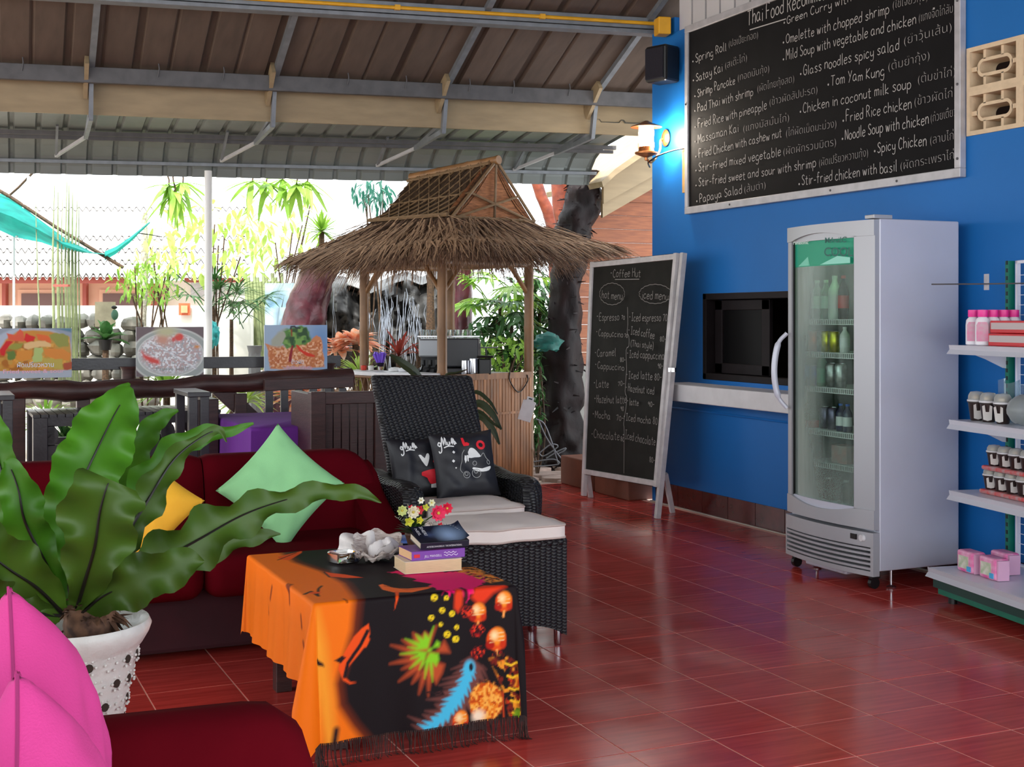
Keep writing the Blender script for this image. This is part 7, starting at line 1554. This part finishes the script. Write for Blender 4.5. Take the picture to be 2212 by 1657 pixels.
trunk('tree', [(708, 548, 74), (700, 570, 84), (676, 620, 84), (658, 680, 92), (645, 740, 112), (630, 840, 150), (625, 960, 180)], 13.2, M['bark_p'], 'glossy pinkish painted leaning tree trunk left of the waterfall', seed=3)
trunk('tree', [(1000, 480, 44), (1000, 600, 44), (998, 700, 44), (1000, 900, 60), (1000, 980, 66)], 14.0, M['bark_p'], 'pinkish trunk seen between the hut posts beside the fan palm', seed=5)
trunk('coconut_palm_trunk', [(312, 460, 12), (312, 560, 16), (310, 640, 18), (306, 700, 20), (304, 900, 26)], 13.6, mat('pale_bark', (196, 190, 178), .8, col2=(120, 112, 100), vscale=40), 'slim pale speckled palm trunk in the garden beyond the papaya salad photo', .05, 9)
# waterfall
wf = thing('waterfall', D(820, 800, 14.2), 'dark rock waterfall with white streams behind the hut', 'waterfall')
b = B(); P = []; nu, nv = 60, 44
for i in range(nu):
    px = 672 + (1002 - 672) * i / (nu - 1)
    top = np.interp(px, [672, 690, 720, 760, 800, 850, 880, 910, 950, 1002], [660, 628, 612, 618, 634, 612, 604, 616, 600, 590])
    for j in range(nv):
        t = j / (nv - 1)
        if j < 8: q = D(px, top, 14.6 + (7 - j) * .28); q.z += .015 * (7 - j); P.append(q); continue
        t = (j - 7) / (nv - 8); py = top + (830 - top) * t; dd = 14.6 - .55 * math.sin(min(1, t * 2.2) * PI / 2) * .6 + .35 * t; nn = noise.noise(V((px * .02, t * 2.5, 0))) * .5 + noise.noise(V((px * .06, t * 7, 3))) * .22 + .1 * noise.noise(V((px * .15, t * 20, 3)))
        P.append(D(px, py, dd - nn))
b.grid(P, nu, nv); b.out('rock', mat('wet_rock', (66, 64, 62), .6, col2=(22, 21, 22), vscale=3.5, bump=.8, bscale=8), wf, ang=1.2)
b = B(); rwf = random.Random(5); wm = mat('falling_water', (150, 158, 172), .3)
for k in range(62):
    px = rwf.choice([rwf.gauss(850, 18), rwf.gauss(890, 14), rwf.gauss(825, 16), rwf.uniform(700, 930)]); t0_ = rwf.uniform(620, 700); ln = rwf.uniform(40, 160); pts = [];
    for i in range(6): y = min(820, t0_ + ln * i / 5); pts.append(D(px + 3 * math.sin(i * 1.3 + k) + (i * 1.6 if px < 790 else 0), y, 13.72))
    b.tube(pts, [.001 + .002 * rwf.random()] + [.001 + .0035 * rwf.random() for _ in range(4)] + [.001], 4)
tag(b.out('water_streams', wm, wf), kind='stuff')
b = B(); p = D(790, 590, 14.9); b.lathe([(.1, -.2), (.16, .18), (.17, .2), (.13, .2), (.001, .18)], 18, (p.x - .1, p.y, p.z)); tag(b.out('white_planter', M['white']), 'white round planter on top of the waterfall rock', 'planter')
# foliage kit
LM = {'bright': leafmat('bright_leaf', (164, 200, 84), (110, 160, 54), .4), 'lime': leafmat('lime_leaf', (206, 224, 128), (160, 196, 84), .4), 'deep': leafmat('deep_leaf', (70, 116, 60), (38, 76, 38), .3), 'blue': leafmat('blue_leaf', (60, 130, 110), (40, 96, 80), .4), 'orange': leafmat('orange_leaf', (240, 130, 60), (226, 210, 190), .4, vscale=16), 'burg': leafmat('burgundy_leaf', (140, 50, 40), (90, 40, 34), .4)}
rq = random.Random(77)
def cloud(name, label, cat, mt, c, d, spread, n, L_, w, hang=.3, group=None, trunkbase=None, dd=.5):
    cp = D(c[0], c[1], d); t = thing(name, (cp.x, cp.y, -.06), label, cat, group); b = B(); sx, sz = spread[0] / F * d, spread[1] / F * d
    for k in range(n):
        while True:
            u, v = rq.uniform(-1, 1), rq.uniform(-1, 1)
            if u * u + v * v < 1: break
        p = cp + V((RT[0] * u * sx, RT[1] * u * sx, v * sz)) + V((FW[0], FW[1], 0)) * rq.uniform(-dd, dd); a = rq.uniform(0, 2 * PI); el = rq.uniform(-1.2, .5) - hang
        blade(b, p, (math.cos(a) * math.cos(el), math.sin(a) * math.cos(el), math.sin(el)), (0, 0, 1), L_ * rq.uniform(.6, 1.2), w, .2, 4)
    tag(b.out('foliage', LM[mt], t, smooth=False), kind='stuff'); b = B(); bp_ = V((cp.x, cp.y, -.06)) if trunkbase is None else trunkbase
    for k in range(5): u, v = rq.uniform(-.7, .7), rq.uniform(-.5, .7); b.tube(cr([bp_, (bp_ + cp) / 2 + V((rq.uniform(-.1, .1), 0, 0)), cp + V((RT[0] * u * sx, RT[1] * u * sx, v * sz))], 4), .008, 5)
    b.out('stem', M['thatch2'], t); return t
def whorl(name, label, mt, tips, d, L_, w, n, cat='tree'):
    "clusters of long hanging leaves on thin branches"
    t = thing(name, (D(tips[0][0], 0, d).x, D(tips[0][0], 0, d).y, -.06), label, cat); base = D(930, 300, d + 1)
    for (px, py) in tips:
        c = D(px, py, d); b = B()
        for k in range(n): a = 2 * PI * k / n + rq.uniform(-.2, .2); el = rq.uniform(-1.3, .1); blade(b, c, (math.cos(a) * math.cos(el), math.sin(a) * math.cos(el), math.sin(el)), (0, 0, 1), L_ * rq.uniform(.7, 1.15), w, .25, 6, .2)
        tag(b.out('leaf_cluster', LM[mt], t, smooth=False), kind='stuff'); b = B(); b.tube(cr([c, c + V((.1, 0, .25)), (c + base) / 2 + V((0, 0, .25)), base], 5), .008, 5); b.out('branch', M['thatch2'], t)
    b = B(); b.tube(cr([base, base + V((0, 0, .3)), V((base.x, base.y, 1.0)), V((base.x, base.y, -.06))], 4), [.03] * 4 + [.04] * 4 + [.06] * 5, 8); b.out('trunk', M['thatch2'], t); return t
whorl('mango_tree', 'mango tree branch with long drooping green leaves below the eave, left cluster', 'bright', [(378, 415), (395, 395), (365, 400)], 12.6, .34, .055, 13); whorl('mango_tree', 'mango tree branch with broad drooping leaves below the eave, right of the white post', 'bright', [(545, 392), (575, 395), (610, 388), (640, 398), (664, 392)], 12.8, .33, .06, 9)
cloud('tree', 'blue green leafy twig hanging beside the hut roof', 'tree', 'blue', (805, 415), 14, (38, 30), 120, .12, .03, .5)
cloud('sapling', 'pale lime leaved sapling in front of the garden building', 'tree', 'lime', (470, 520), 13.8, (130, 80), 230, .15, .055, .2, dd=.8); cloud('sapling', 'thin lime leaved tree behind the hut roof edge', 'tree', 'lime', (610, 480), 14.6, (90, 90), 170, .14, .04, .2, dd=.8)
cloud('papaya_bush', 'small fine leaved green bush around the slim palm trunk', 'shrub', 'bright', (318, 606), 12.6, (62, 44), 260, .10, .026, .2); cloud('papaya_bush', 'fine leaved green bush behind the speckled palm trunk, higher one', 'shrub', 'lime', (350, 560), 13.9, (50, 40), 110, .10, .03, .2)
def fanpalm(name, label, px, py, d, n, L_, mt, base_z=-.06, w=.028, seg=9, group=None, elr=(-.5, .9), sp=.12):
    c = D(px, py, d); t = thing(name, (c.x, c.y, base_z), label, 'palm', group)
    for k in range(n):
        a = rq.uniform(0, 2 * PI); el = rq.uniform(*elr); o = c + V((rq.uniform(-sp, sp), rq.uniform(-sp, sp), rq.uniform(-sp, sp))); st_ = V((math.cos(a) * math.cos(el), math.sin(a) * math.cos(el), math.sin(el))); q = o + st_ * L_ * .7; b = B()
        b.tube([o, (o + q) / 2 + V((0, 0, .03)), q], .006, 4); s_ = st_.cross(V((0, 0, 1))).normalized()
        for j in range(seg): th = (-1 + 2 * j / (seg - 1)) * 1.15; dd = st_ * math.cos(th) + s_ * math.sin(th); blade(b, q, dd, (0, 0, 1), L_ * rq.uniform(.75, 1), w, .45, 4, .25)
        b.out('leaf', LM[mt], t, smooth=False)
    b = B(); b.tube([V((c.x, c.y, base_z)), c], [.03, .02], 7); b.out('stem', M['thatch2'], t); return t
fanpalm('fan_palm', 'glossy green fan palm between the hut posts', 1080, 640, 13.2, 22, .34, 'bright', elr=(-.3, 1.0), sp=.22, w=.045); fanpalm('fan_palm', 'darker fan palm behind the right hut post', 1165, 640, 13.6, 12, .3, 'deep', sp=.2, w=.04); fanpalm('fan_palm', 'green fan palm low between the trunk and the hut counter', 1105, 700, 12.9, 12, .28, 'deep', elr=(-.6, .4), sp=.2, w=.04)
cloud('garden_shrub', 'yellow green leafy shrub behind the hut worktop', 'shrub', 'bright', (1090, 765), 12.3, (70, 40), 170, .10, .04, 0); cloud('garden_shrub', 'dark green undergrowth beneath the fan palm', 'shrub', 'deep', (1085, 740), 12.9, (90, 70), 380, .13, .05, .1); cloud('garden_shrub', 'dark green creeper on the ground between the hut post and the dark trunk', 'shrub', 'deep', (1160, 850), 11.9, (16, 110), 130, .07, .03, .1, dd=.12); cloud('garden_shrub', 'dense dark shrub filling the gap behind the right hut post and the dark trunk', 'shrub', 'deep', (1165, 800), 13.6, (70, 200), 900, .14, .06, .1, dd=.25)
fanpalm('garden_palm', 'feathery palm clump behind the garden building end', 500, 690, 14.2, 10, .45, 'deep', elr=(.2, 1.3), w=.03); fanpalm('garden_palm', 'palm fronds between the white post and the pink trunk', 460, 660, 13.9, 8, .4, 'deep', elr=(0, 1.2), w=.03)
def spiky(name, label, px, py, d, n, L_, mt, w=.03, stem=True, cat='plant', elr=(-.5, 1.5), zb=-.06, curl=.12):
    c = D(px, py, d); t = thing(name, (c.x, c.y, zb), label, cat); b = B()
    for k in range(n): a = rq.uniform(0, 2 * PI); el = rq.uniform(*elr); blade(b, c, (math.cos(a) * math.cos(el), math.sin(a) * math.cos(el), math.sin(el)), (0, 0, 1), L_ * rq.uniform(.75, 1.1), w, curl, 5, .3)
    b.out('leaves', LM[mt], t, smooth=False); b = B(); b.tube([V((c.x, c.y, zb)), c], [.04, .03], 8); b.out('stem', M['thatch2'], t); return t
spiky('dracaena', 'spiky bright green dracaena head rising behind the hut roof', 695, 500, 14.0, 60, .28, 'bright')
spiky('cordyline', 'burgundy leaved cordyline behind the purple spoons', 862, 770, 12.4, 16, .42, 'burg', .035, elr=(.2, 1.3), curl=.3); spiky('cordyline', 'thin burgundy leaved plant at the back post of the hut', 905, 765, 12.7, 10, .36, 'burg', .028, elr=(.2, 1.2), curl=.3)
for k, (px, py, mt, lb) in enumerate(((735, 730, 'orange', 'orange and white leaved caladium beside the fried rice photo'), (768, 715, 'orange', 'orange veined caladium plant just left of the hut'), (100, 930, 'bright', 'bright grassy plant below the railing at the far left'), (140, 960, 'deep', 'white striped grassy plant under the slatted table'), (530, 880, 'lime', 'yellow green plant behind the railing brace'), (660, 872, 'orange', 'orange leaved plant seen through the bench slats'), (455, 960, 'lime', 'small plant low behind the booth end'), (780, 830, 'lime', 'yellow green plant under the hut ledge'), (360, 860, 'bright', 'grassy plant behind the slatted table'))):
    d_ = 11.2 if py > 800 else 12.0; t = spiky('garden_plant', lb, px, py - 10 if py > 800 else py + 30, d_, 60 if py > 800 else 44, .42 if py > 800 else .3, mt, .085 if mt == 'orange' else .03, elr=(0, 1.4), curl=.4)
# plant behind the wicker armchair
dp = thing('potted_dracaena', WY(930, 1000, 6.75) * 1, 'tall pot plant with long dark strap leaves behind the wicker armchair', 'plant'); dp.location.z = 0; WLOC[dp.name].z = 0
def strap(pts, w, d0, d1):
    S_ = cr([V((x, y, 0)) for x, y in pts], 5); n = len(S_); P = []; b = B()
    for i in range(n):
        t = (S_[min(i + 1, n - 1)] - S_[max(i - 1, 0)]).normalized(); ww = w * math.sin(PI * min(.97, .12 + i / n * .85)); d_ = d0 + (d1 - d0) * i / n
        for s_ in (-1, 0, 1): P.append(D(S_[i].x - t.y * ww * s_ / 2, S_[i].y + t.x * ww * s_ / 2, d_ + (.01 if s_ else 0)))
    b.grid(P, n, 3); b.out('leaf', mat('strap_leaf', (44, 54, 34), .4, var=.3), dp)
for pts, w in (([(930, 870), (900, 810), (870, 785), (842, 766)], 20), ([(935, 880), (960, 815), (985, 806), (1010, 798)], 6), ([(960, 900), (1020, 848), (1055, 865), (1075, 895)], 9), ([(960, 920), (1025, 872), (1060, 890), (1083, 928)], 17), ([(960, 930), (1025, 888), (1060, 910), (1080, 926)], 8), ([(960, 950), (1030, 900), (1062, 925), (1079, 960)], 16), ([(940, 890), (938, 850), (900, 812), (890, 800)], 8)): strap(pts, w, 7.35, 7.3)
cc = WLOC[dp.name]; b = B(); b.lathe([(.09, 0), (.13, .26), (.14, .27), (.001, .25)], 18, (cc.x, cc.y, 0)); b.out('pot', M['bbox'], dp); b = B(); b.tube([(cc.x, cc.y, .2), D(940, 880, 7.35)], .015, 7); b.out('stem', M['thatch2'], dp)
# ---- garden building with corrugated roof
gb = thing('garden_building', D(250, 760, 17), 'low peach walled building with corrugated roof beyond the garden', 'building')
M['peach'] = mat('peach_wall', (206, 160, 138), .8); M['rooft'] = mat('pale_roof_sheet', (232, 228, 224), .7); M['rfas'] = mat('red_fascia', (150, 70, 60), .6); M['brn'] = mat('brown_window', (96, 66, 62), .5); M['wwall'] = mat('white_garden_wall', (238, 236, 230), .8)
def cbox(nm, px0, px1, py0, py1, d, th, m, par, bev=0):
    a = D(px0, py1, d); c = D(px1, py0, d); w = (px1 - px0) / F * d; b = B(); o = CA(((px0 + px1) / 2 - 1106) / F * d, d + th / 2, (a.z + c.z) / 2); b.box(o, (w, th, c.z - a.z), rotz(YAW)); return b.out(nm, m, par, smooth=False, bevel=bev)
cbox('wall', -200, 350, 612, 900, 17, .2, M['peach'], gb); cbox('wall', 350, 560, 606, 900, 17.3, .2, M['wwall'], gb); cbox('fascia', -200, 275, 598, 612, 16.5, .05, M['rfas'], gb); cbox('fascia', 398, 535, 600, 610, 16.6, .05, M['rfas'], gb)
for px0, px1 in ((46, 140), (222, 300)): w_ = cbox('window', px0 - 8, px1 + 8, 626, 662, 16.95, .06, M['peach'], gb); cbox('pane', px0, px1, 634, 660, 16.93, .03, M['brn'], w_)
w_ = cbox('window', 412, 482, 608, 642, 17.2, .06, M['silver'], gb)
for px in (8, 182, 330): cbox('pilaster', px - 4, px + 4, 612, 664, 16.9, .1, M['rfas'], gb)
for r_, (py, dd) in enumerate(((600, 16.4), (570, 17.0), (545, 17.6), (518, 18.2), (455, 19.6))):
    b = B(); P = []; n = 220; py2 = (570, 545, 518, 455, 425)[r_]; d2 = (17.0, 17.6, 18.2, 19.6, 20.2)[r_]
    for i in range(n):
        px = -260 + 800 * i / (n - 1)
        for (yy, d_, o) in ((py, dd, 0), (py2 - 2, d2, .0), (py2 - 2, d2, -.04), (py, dd, -.03)): p = D(px, yy, d_); p.z += .035 * math.cos(px * 2 * PI / 15.5) + o + (.03 if d_ == dd else 0); P.append(p)
    b.grid(P, n, 4); b.out('roof_sheet', M['rooft'], gb)
# white wall, stone wall, picture
b = B(); p0, p1 = CA(A(-250, 15), 15, 0), CA(A(545, 15), 15, 0); b.bar(up(p0, .74), up(p1, .74), .15, 1.62); tag(b.out('garden_wall', M['wwall'], smooth=False), kind='structure')
pic = thing('framed_picture', D(398, 668, 14.9), 'small orange framed picture on the white garden wall', 'picture'); cbox('frame', 386, 410, 655, 681, 14.86, .03, mat('orange_frame', (206, 96, 60), .5), pic); cbox('image', 391, 405, 660, 676, 14.84, .01, mat('peach_image', (236, 160, 120), .5), pic)
sw = thing('stone_wall', D(120, 760, 13.4), 'rough grey boulder wall below the garden building', 'wall'); rz = random.Random(13)
M['bould'] = mat('grey_boulder', (150, 146, 138), .9, col2=(96, 92, 86), vscale=4, bump=.8, bscale=12, rand=.15)
for r_ in range(7):
    px = -90 + rz.uniform(0, 20)
    while px < 305:
        w = rz.uniform(26, 46); py = 698 + r_ * 28 + rz.uniform(-4, 4)
        if px + w / 2 > 210 and r_ < 2 and px < 225: px += w; continue
        c = D(px + w / 2, py, 13.4 - .03 * r_); b = B(); S_ = Matrix.Diagonal(V((w / F * 13.4 * .54, .14, .085))); P = []
        for i in range(8):
            for j in range(10): th = PI * i / 7; ph = 2 * PI * j / 10; v = V((math.sin(th) * math.cos(ph), math.sin(th) * math.sin(ph), math.cos(th))); v *= 1 + .28 * noise.noise(v * 1.5 + V((px, r_ * 7, 0))); P.append(c + rotz(YAW) @ (S_ @ v))
        b.grid(P, 8, 10, True); b.out('boulder', M['bould'], sw, ang=.5); px += w
cbox('plank_box', 205, 242, 652, 706, 13.1, .12, mat('weathered_plank', (176, 164, 140), .8, var=.2), None); o = bpy.data.objects['plank_box']; tag(o, 'weathered upright plank box on the boulder wall behind the potted plant', 'box'); 
t = thing('hanging_ornament', D(248, 675, 13.0), 'small green and black bird shaped ornament beside the plank box', 'ornament'); b = B(); b.ball(D(248, 680, 13.0), .045, 10, 7, (.8, .5, 1.2)); b.out('body', mat('ornament_green', (70, 110, 90), .5), t); b = B(); b.ball(D(247, 664, 13.0), .03, 10, 6, (1, .5, .6)); b.out('head', M['black'], t)
t = spiky('potted_garden_plant', 'broad leaved plant in a dark pot on the boulder wall', 228, 735, 12.8, 16, .3, 'deep', .1, elr=(.1, 1.3), curl=.3, cat='plant'); cc = D(228, 745, 12.8); b = B(); b.lathe([(.05, -.05), (.07, .05), (.001, .05)], 14, cc); b.out('pot', M['black'], t)
b = B(); cc = D(550, 758, 12.6); b.lathe([(.05, -.06), (.075, .05), (.08, .05), (.001, .05)], 14, cc); b.tube([V((cc.x, cc.y, -.06)), cc], .06, 8); tag(b.out('grey_pot', mat('grey_pot', (120, 120, 122), .6)), 'grey plant pot left of the fried rice photo', 'pot')
# bamboo poles
M['gbam'] = mat('green_bamboo', (150, 160, 116), .5, col2=(110, 122, 84), vscale=12)
def garden_pole(pts, d, r, lab): 
    P_ = [D(x, y, d) for x, y in pts]; b = B(); q_ = cr(P_, 5); b.tube(q_, [r * .62 * (.25 + .75 * min(1, i / len(q_) * 2.2)) for i in range(len(q_))], 7); return tag(b.out('bamboo_pole', M['gbam']), lab, 'pole', 'bamboo poles in the garden')
pos = (('leaning', 82), ('first', 116), ('second', 127), ('third', 135), ('fourth', 143), ('fifth', 150), ('sixth', 158), ('seventh', 165), ('eighth', 172))
for k, (nm_, px) in enumerate(pos):
    garden_pole([(px - 6 if k == 0 else px + 2 * math.sin(k * 2), 385 + 15 * (k % 4)), (px - 2, 560), (px + (4 if k == 0 else 0), 700), (px + (8 if k == 0 else -4 if k == 1 else 2), 830)], 12.4 + .05 * k, (.012, .022, .026, .018, .02, .028, .026, .022, .014)[k], 'upright green bamboo pole in the tied garden bundle, %s from the left' % nm_ if k else 'single thin bamboo pole standing left of the bundle in the garden')
b = B(); c = D(133, 617, 12.35); b.bar(c - V(RT + (0,)) * .07, c + V(RT + (0,)) * .07, .06, .02); tag(b.out('pole_tie', mat('red_tie', (190, 90, 80), .7), smooth=False), 'reddish cord tied around the bamboo pole bundle', 'rope')
# teal net and its pole
def netpt(px, py, d): return D(px, py, d)
sn = thing('shade_net', D(150, 500, 13.0), 'torn turquoise shade net slung from a slanting pole in the garden', 'net'); M['teal'] = leafmat('teal_net', (40, 190, 180), (30, 150, 144), .6, .7)
b = B(); P = []; T1 = [(-60, 400), (20, 424), (80, 470), (140, 514), (200, 545), (226, 548)]; B1 = [(-60, 470), (30, 512), (90, 524), (130, 538), (180, 546), (226, 550)]
for i in range(6):
    for j in range(5): t = j / 4; x = T1[i][0] * (1 - t) + B1[i][0] * t; y = T1[i][1] * (1 - t) + B1[i][1] * t; P.append(D(x, y, 13 - .6 * math.sin(PI * t) + .1 * math.sin(i * 2 + j)))
b.grid(P, 6, 5); P = []
for i, (x, y) in enumerate(((226, 546), (250, 536), (280, 516), (300, 500), (324, 481))):
    for j in range(3): P.append(D(x, y - 3 + j * (10 - 2 * i), 13 - .15 * (j % 2)))
b.grid(P, 5, 3); b.out('net', M['teal'], sn)
b = B(); b.tube([D(-40, 390, 12.9), D(20, 424, 12.9), D(120, 490, 12.9), D(266, 578, 12.9)], .018, 8); b.out('pole', M['thatch2'], sn); b = B(); b.tube([D(0, 440, 13), D(40, 405, 13), D(72, 372, 13)], .012, 6); b.out('branch', M['thatch2'], sn); b = B(); b.tube(cr([D(36, 512, 12.9), D(50, 450, 12.9), D(62, 380, 12.9)], 4), .012, 6); b.tube([D(30, 512, 12.9), D(30, 830, 12.9)], .012, 6); b.out('prop', M['white'], sn)
b = B(); b.tube(cr([D(300, 504, 13), D(330, 508, 13), D(350, 512, 13.1)], 3), .005, 5); b.out('cord', M['black'], sn)
# teal bundle on the trunk, blue tarp, teal bag
for (px, py, d_, rx, rz_, col, nm_, lb) in ((1183, 740, 12.0, 30, 20, (18, 92, 84), 'net_bundle', 'dark teal bundled net tied to the shaggy trunk'), (460, 722, 12.4, 12, 26, (50, 170, 170), 'teal_bag', 'crumpled turquoise bag beside the papaya salad photo')):
    b = B(); P = []; c = D(px, py, d_)
    for i in range(12):
        for j in range(16): th = PI * i / 11; ph = 2 * PI * j / 16; v = V((math.sin(th) * math.cos(ph), math.sin(th) * math.sin(ph), math.cos(th))); q = 1 + .5 * noise.noise(v * 2.6 + V((px, 0, 0))); P.append(c + rotz(YAW) @ V((v.x * q * rx / F * d_, v.y * q * .09, v.z * q * rz_ / F * d_)))
    b.grid(P, 12, 16, True); tag(b.out(nm_, mat(nm_, col, .6, var=.4, vscale=20)), lb, 'net' if 'net' in nm_ else 'bag')
b = B(); p = D(606, 660, 14.6); b.box((p.x, p.y, p.z), (.34, .05, .5), rotz(YAW)); b.box((p.x, p.y - .05, p.z - .12), (.36, .05, .2), rotz(YAW + .1)); tag(b.out('blue_tarpaulin', mat('blue_tarp', (110, 170, 220), .6, col2=(220, 236, 246), vscale=3), smooth=False), 'light blue tarpaulin hanging left of the pink tree trunk', 'tarpaulin')
# column cactus hedge
ce = thing('column_hedge', D(560, 760, 15.2), 'grey green column plants standing in a row left of the pink trunk', 'hedge')
for k in range(13): x = 536 + k * 6.5; b = B(); b.tube([D(x + 10, 800, 15.2 + .03 * (k % 3)), D(x, 690, 15.2 + .03 * (k % 3)), D(x - 6, 590 + 9 * (k % 3), 15.2)], .022, 7); b.out('column', M['gbam'], ce)
# ---- orange plank house behind
oh = thing('plank_house', D(1380, 700, 14), 'orange wooden plank house with cream barge board behind the blue wall', 'building'); OY = 11.35
M['plank'] = mat('orange_plank', (160, 90, 48), .5, col2=(124, 64, 32), vscale=5, stretch=(1, 1, 8), rand=.08)
x0 = WY(1240, 700, OY).x; 
for k in range(16):
    z = .94 + k * .135; top = z + .133
    zl, zr = WY(1302, 440, OY), WY(1520, 312, OY); xs = x0 if top < zl.z else zl.x + (top - zl.z) / (zr.z - zl.z) * (zr.x - zl.x)
    if xs > 8: break
    b = B(); b.box(((xs + 8.2) / 2, OY + .02, z + .066), (8.2 - xs, .03, .131), Matrix.Rotation(-.10, 3, 'X')); b.out('plank', M['plank'], oh, smooth=False)
b = B(); b.bb((x0, OY, -.06), (8.2, OY + .12, .94)); b.out('concrete_base', mat('stained_concrete', (150, 148, 142), .8, var=.2, vscale=3), oh, smooth=False)
def pb2(nm, pts, y, th):
    w_ = [WY(a, c, y) for a, c in pts]; b = B(); n = len(w_); b.add(w_ + [p + V((0, th, 0)) for p in w_], [tuple(range(n)), tuple(range(n, 2 * n))[::-1]] + [(i, n + i, n + (i + 1) % n, (i + 1) % n) for i in range(n)]); b.out(nm, M['fascia'], oh, smooth=False)
pb2('barge_board', [(1302, 470), (1302, 432), (1520, 306), (1520, 344)], OY - .35, .04); pb2('eave_board', [(1304, 440), (1304, 396), (1330, 372), (1520, 240), (1520, 320)], OY - .40, .04); pb2('roof_edge', [(1300, 392), (1330, 364), (1520, 232), (1520, 246), (1330, 378), (1303, 404)], OY - .6, 1.2)
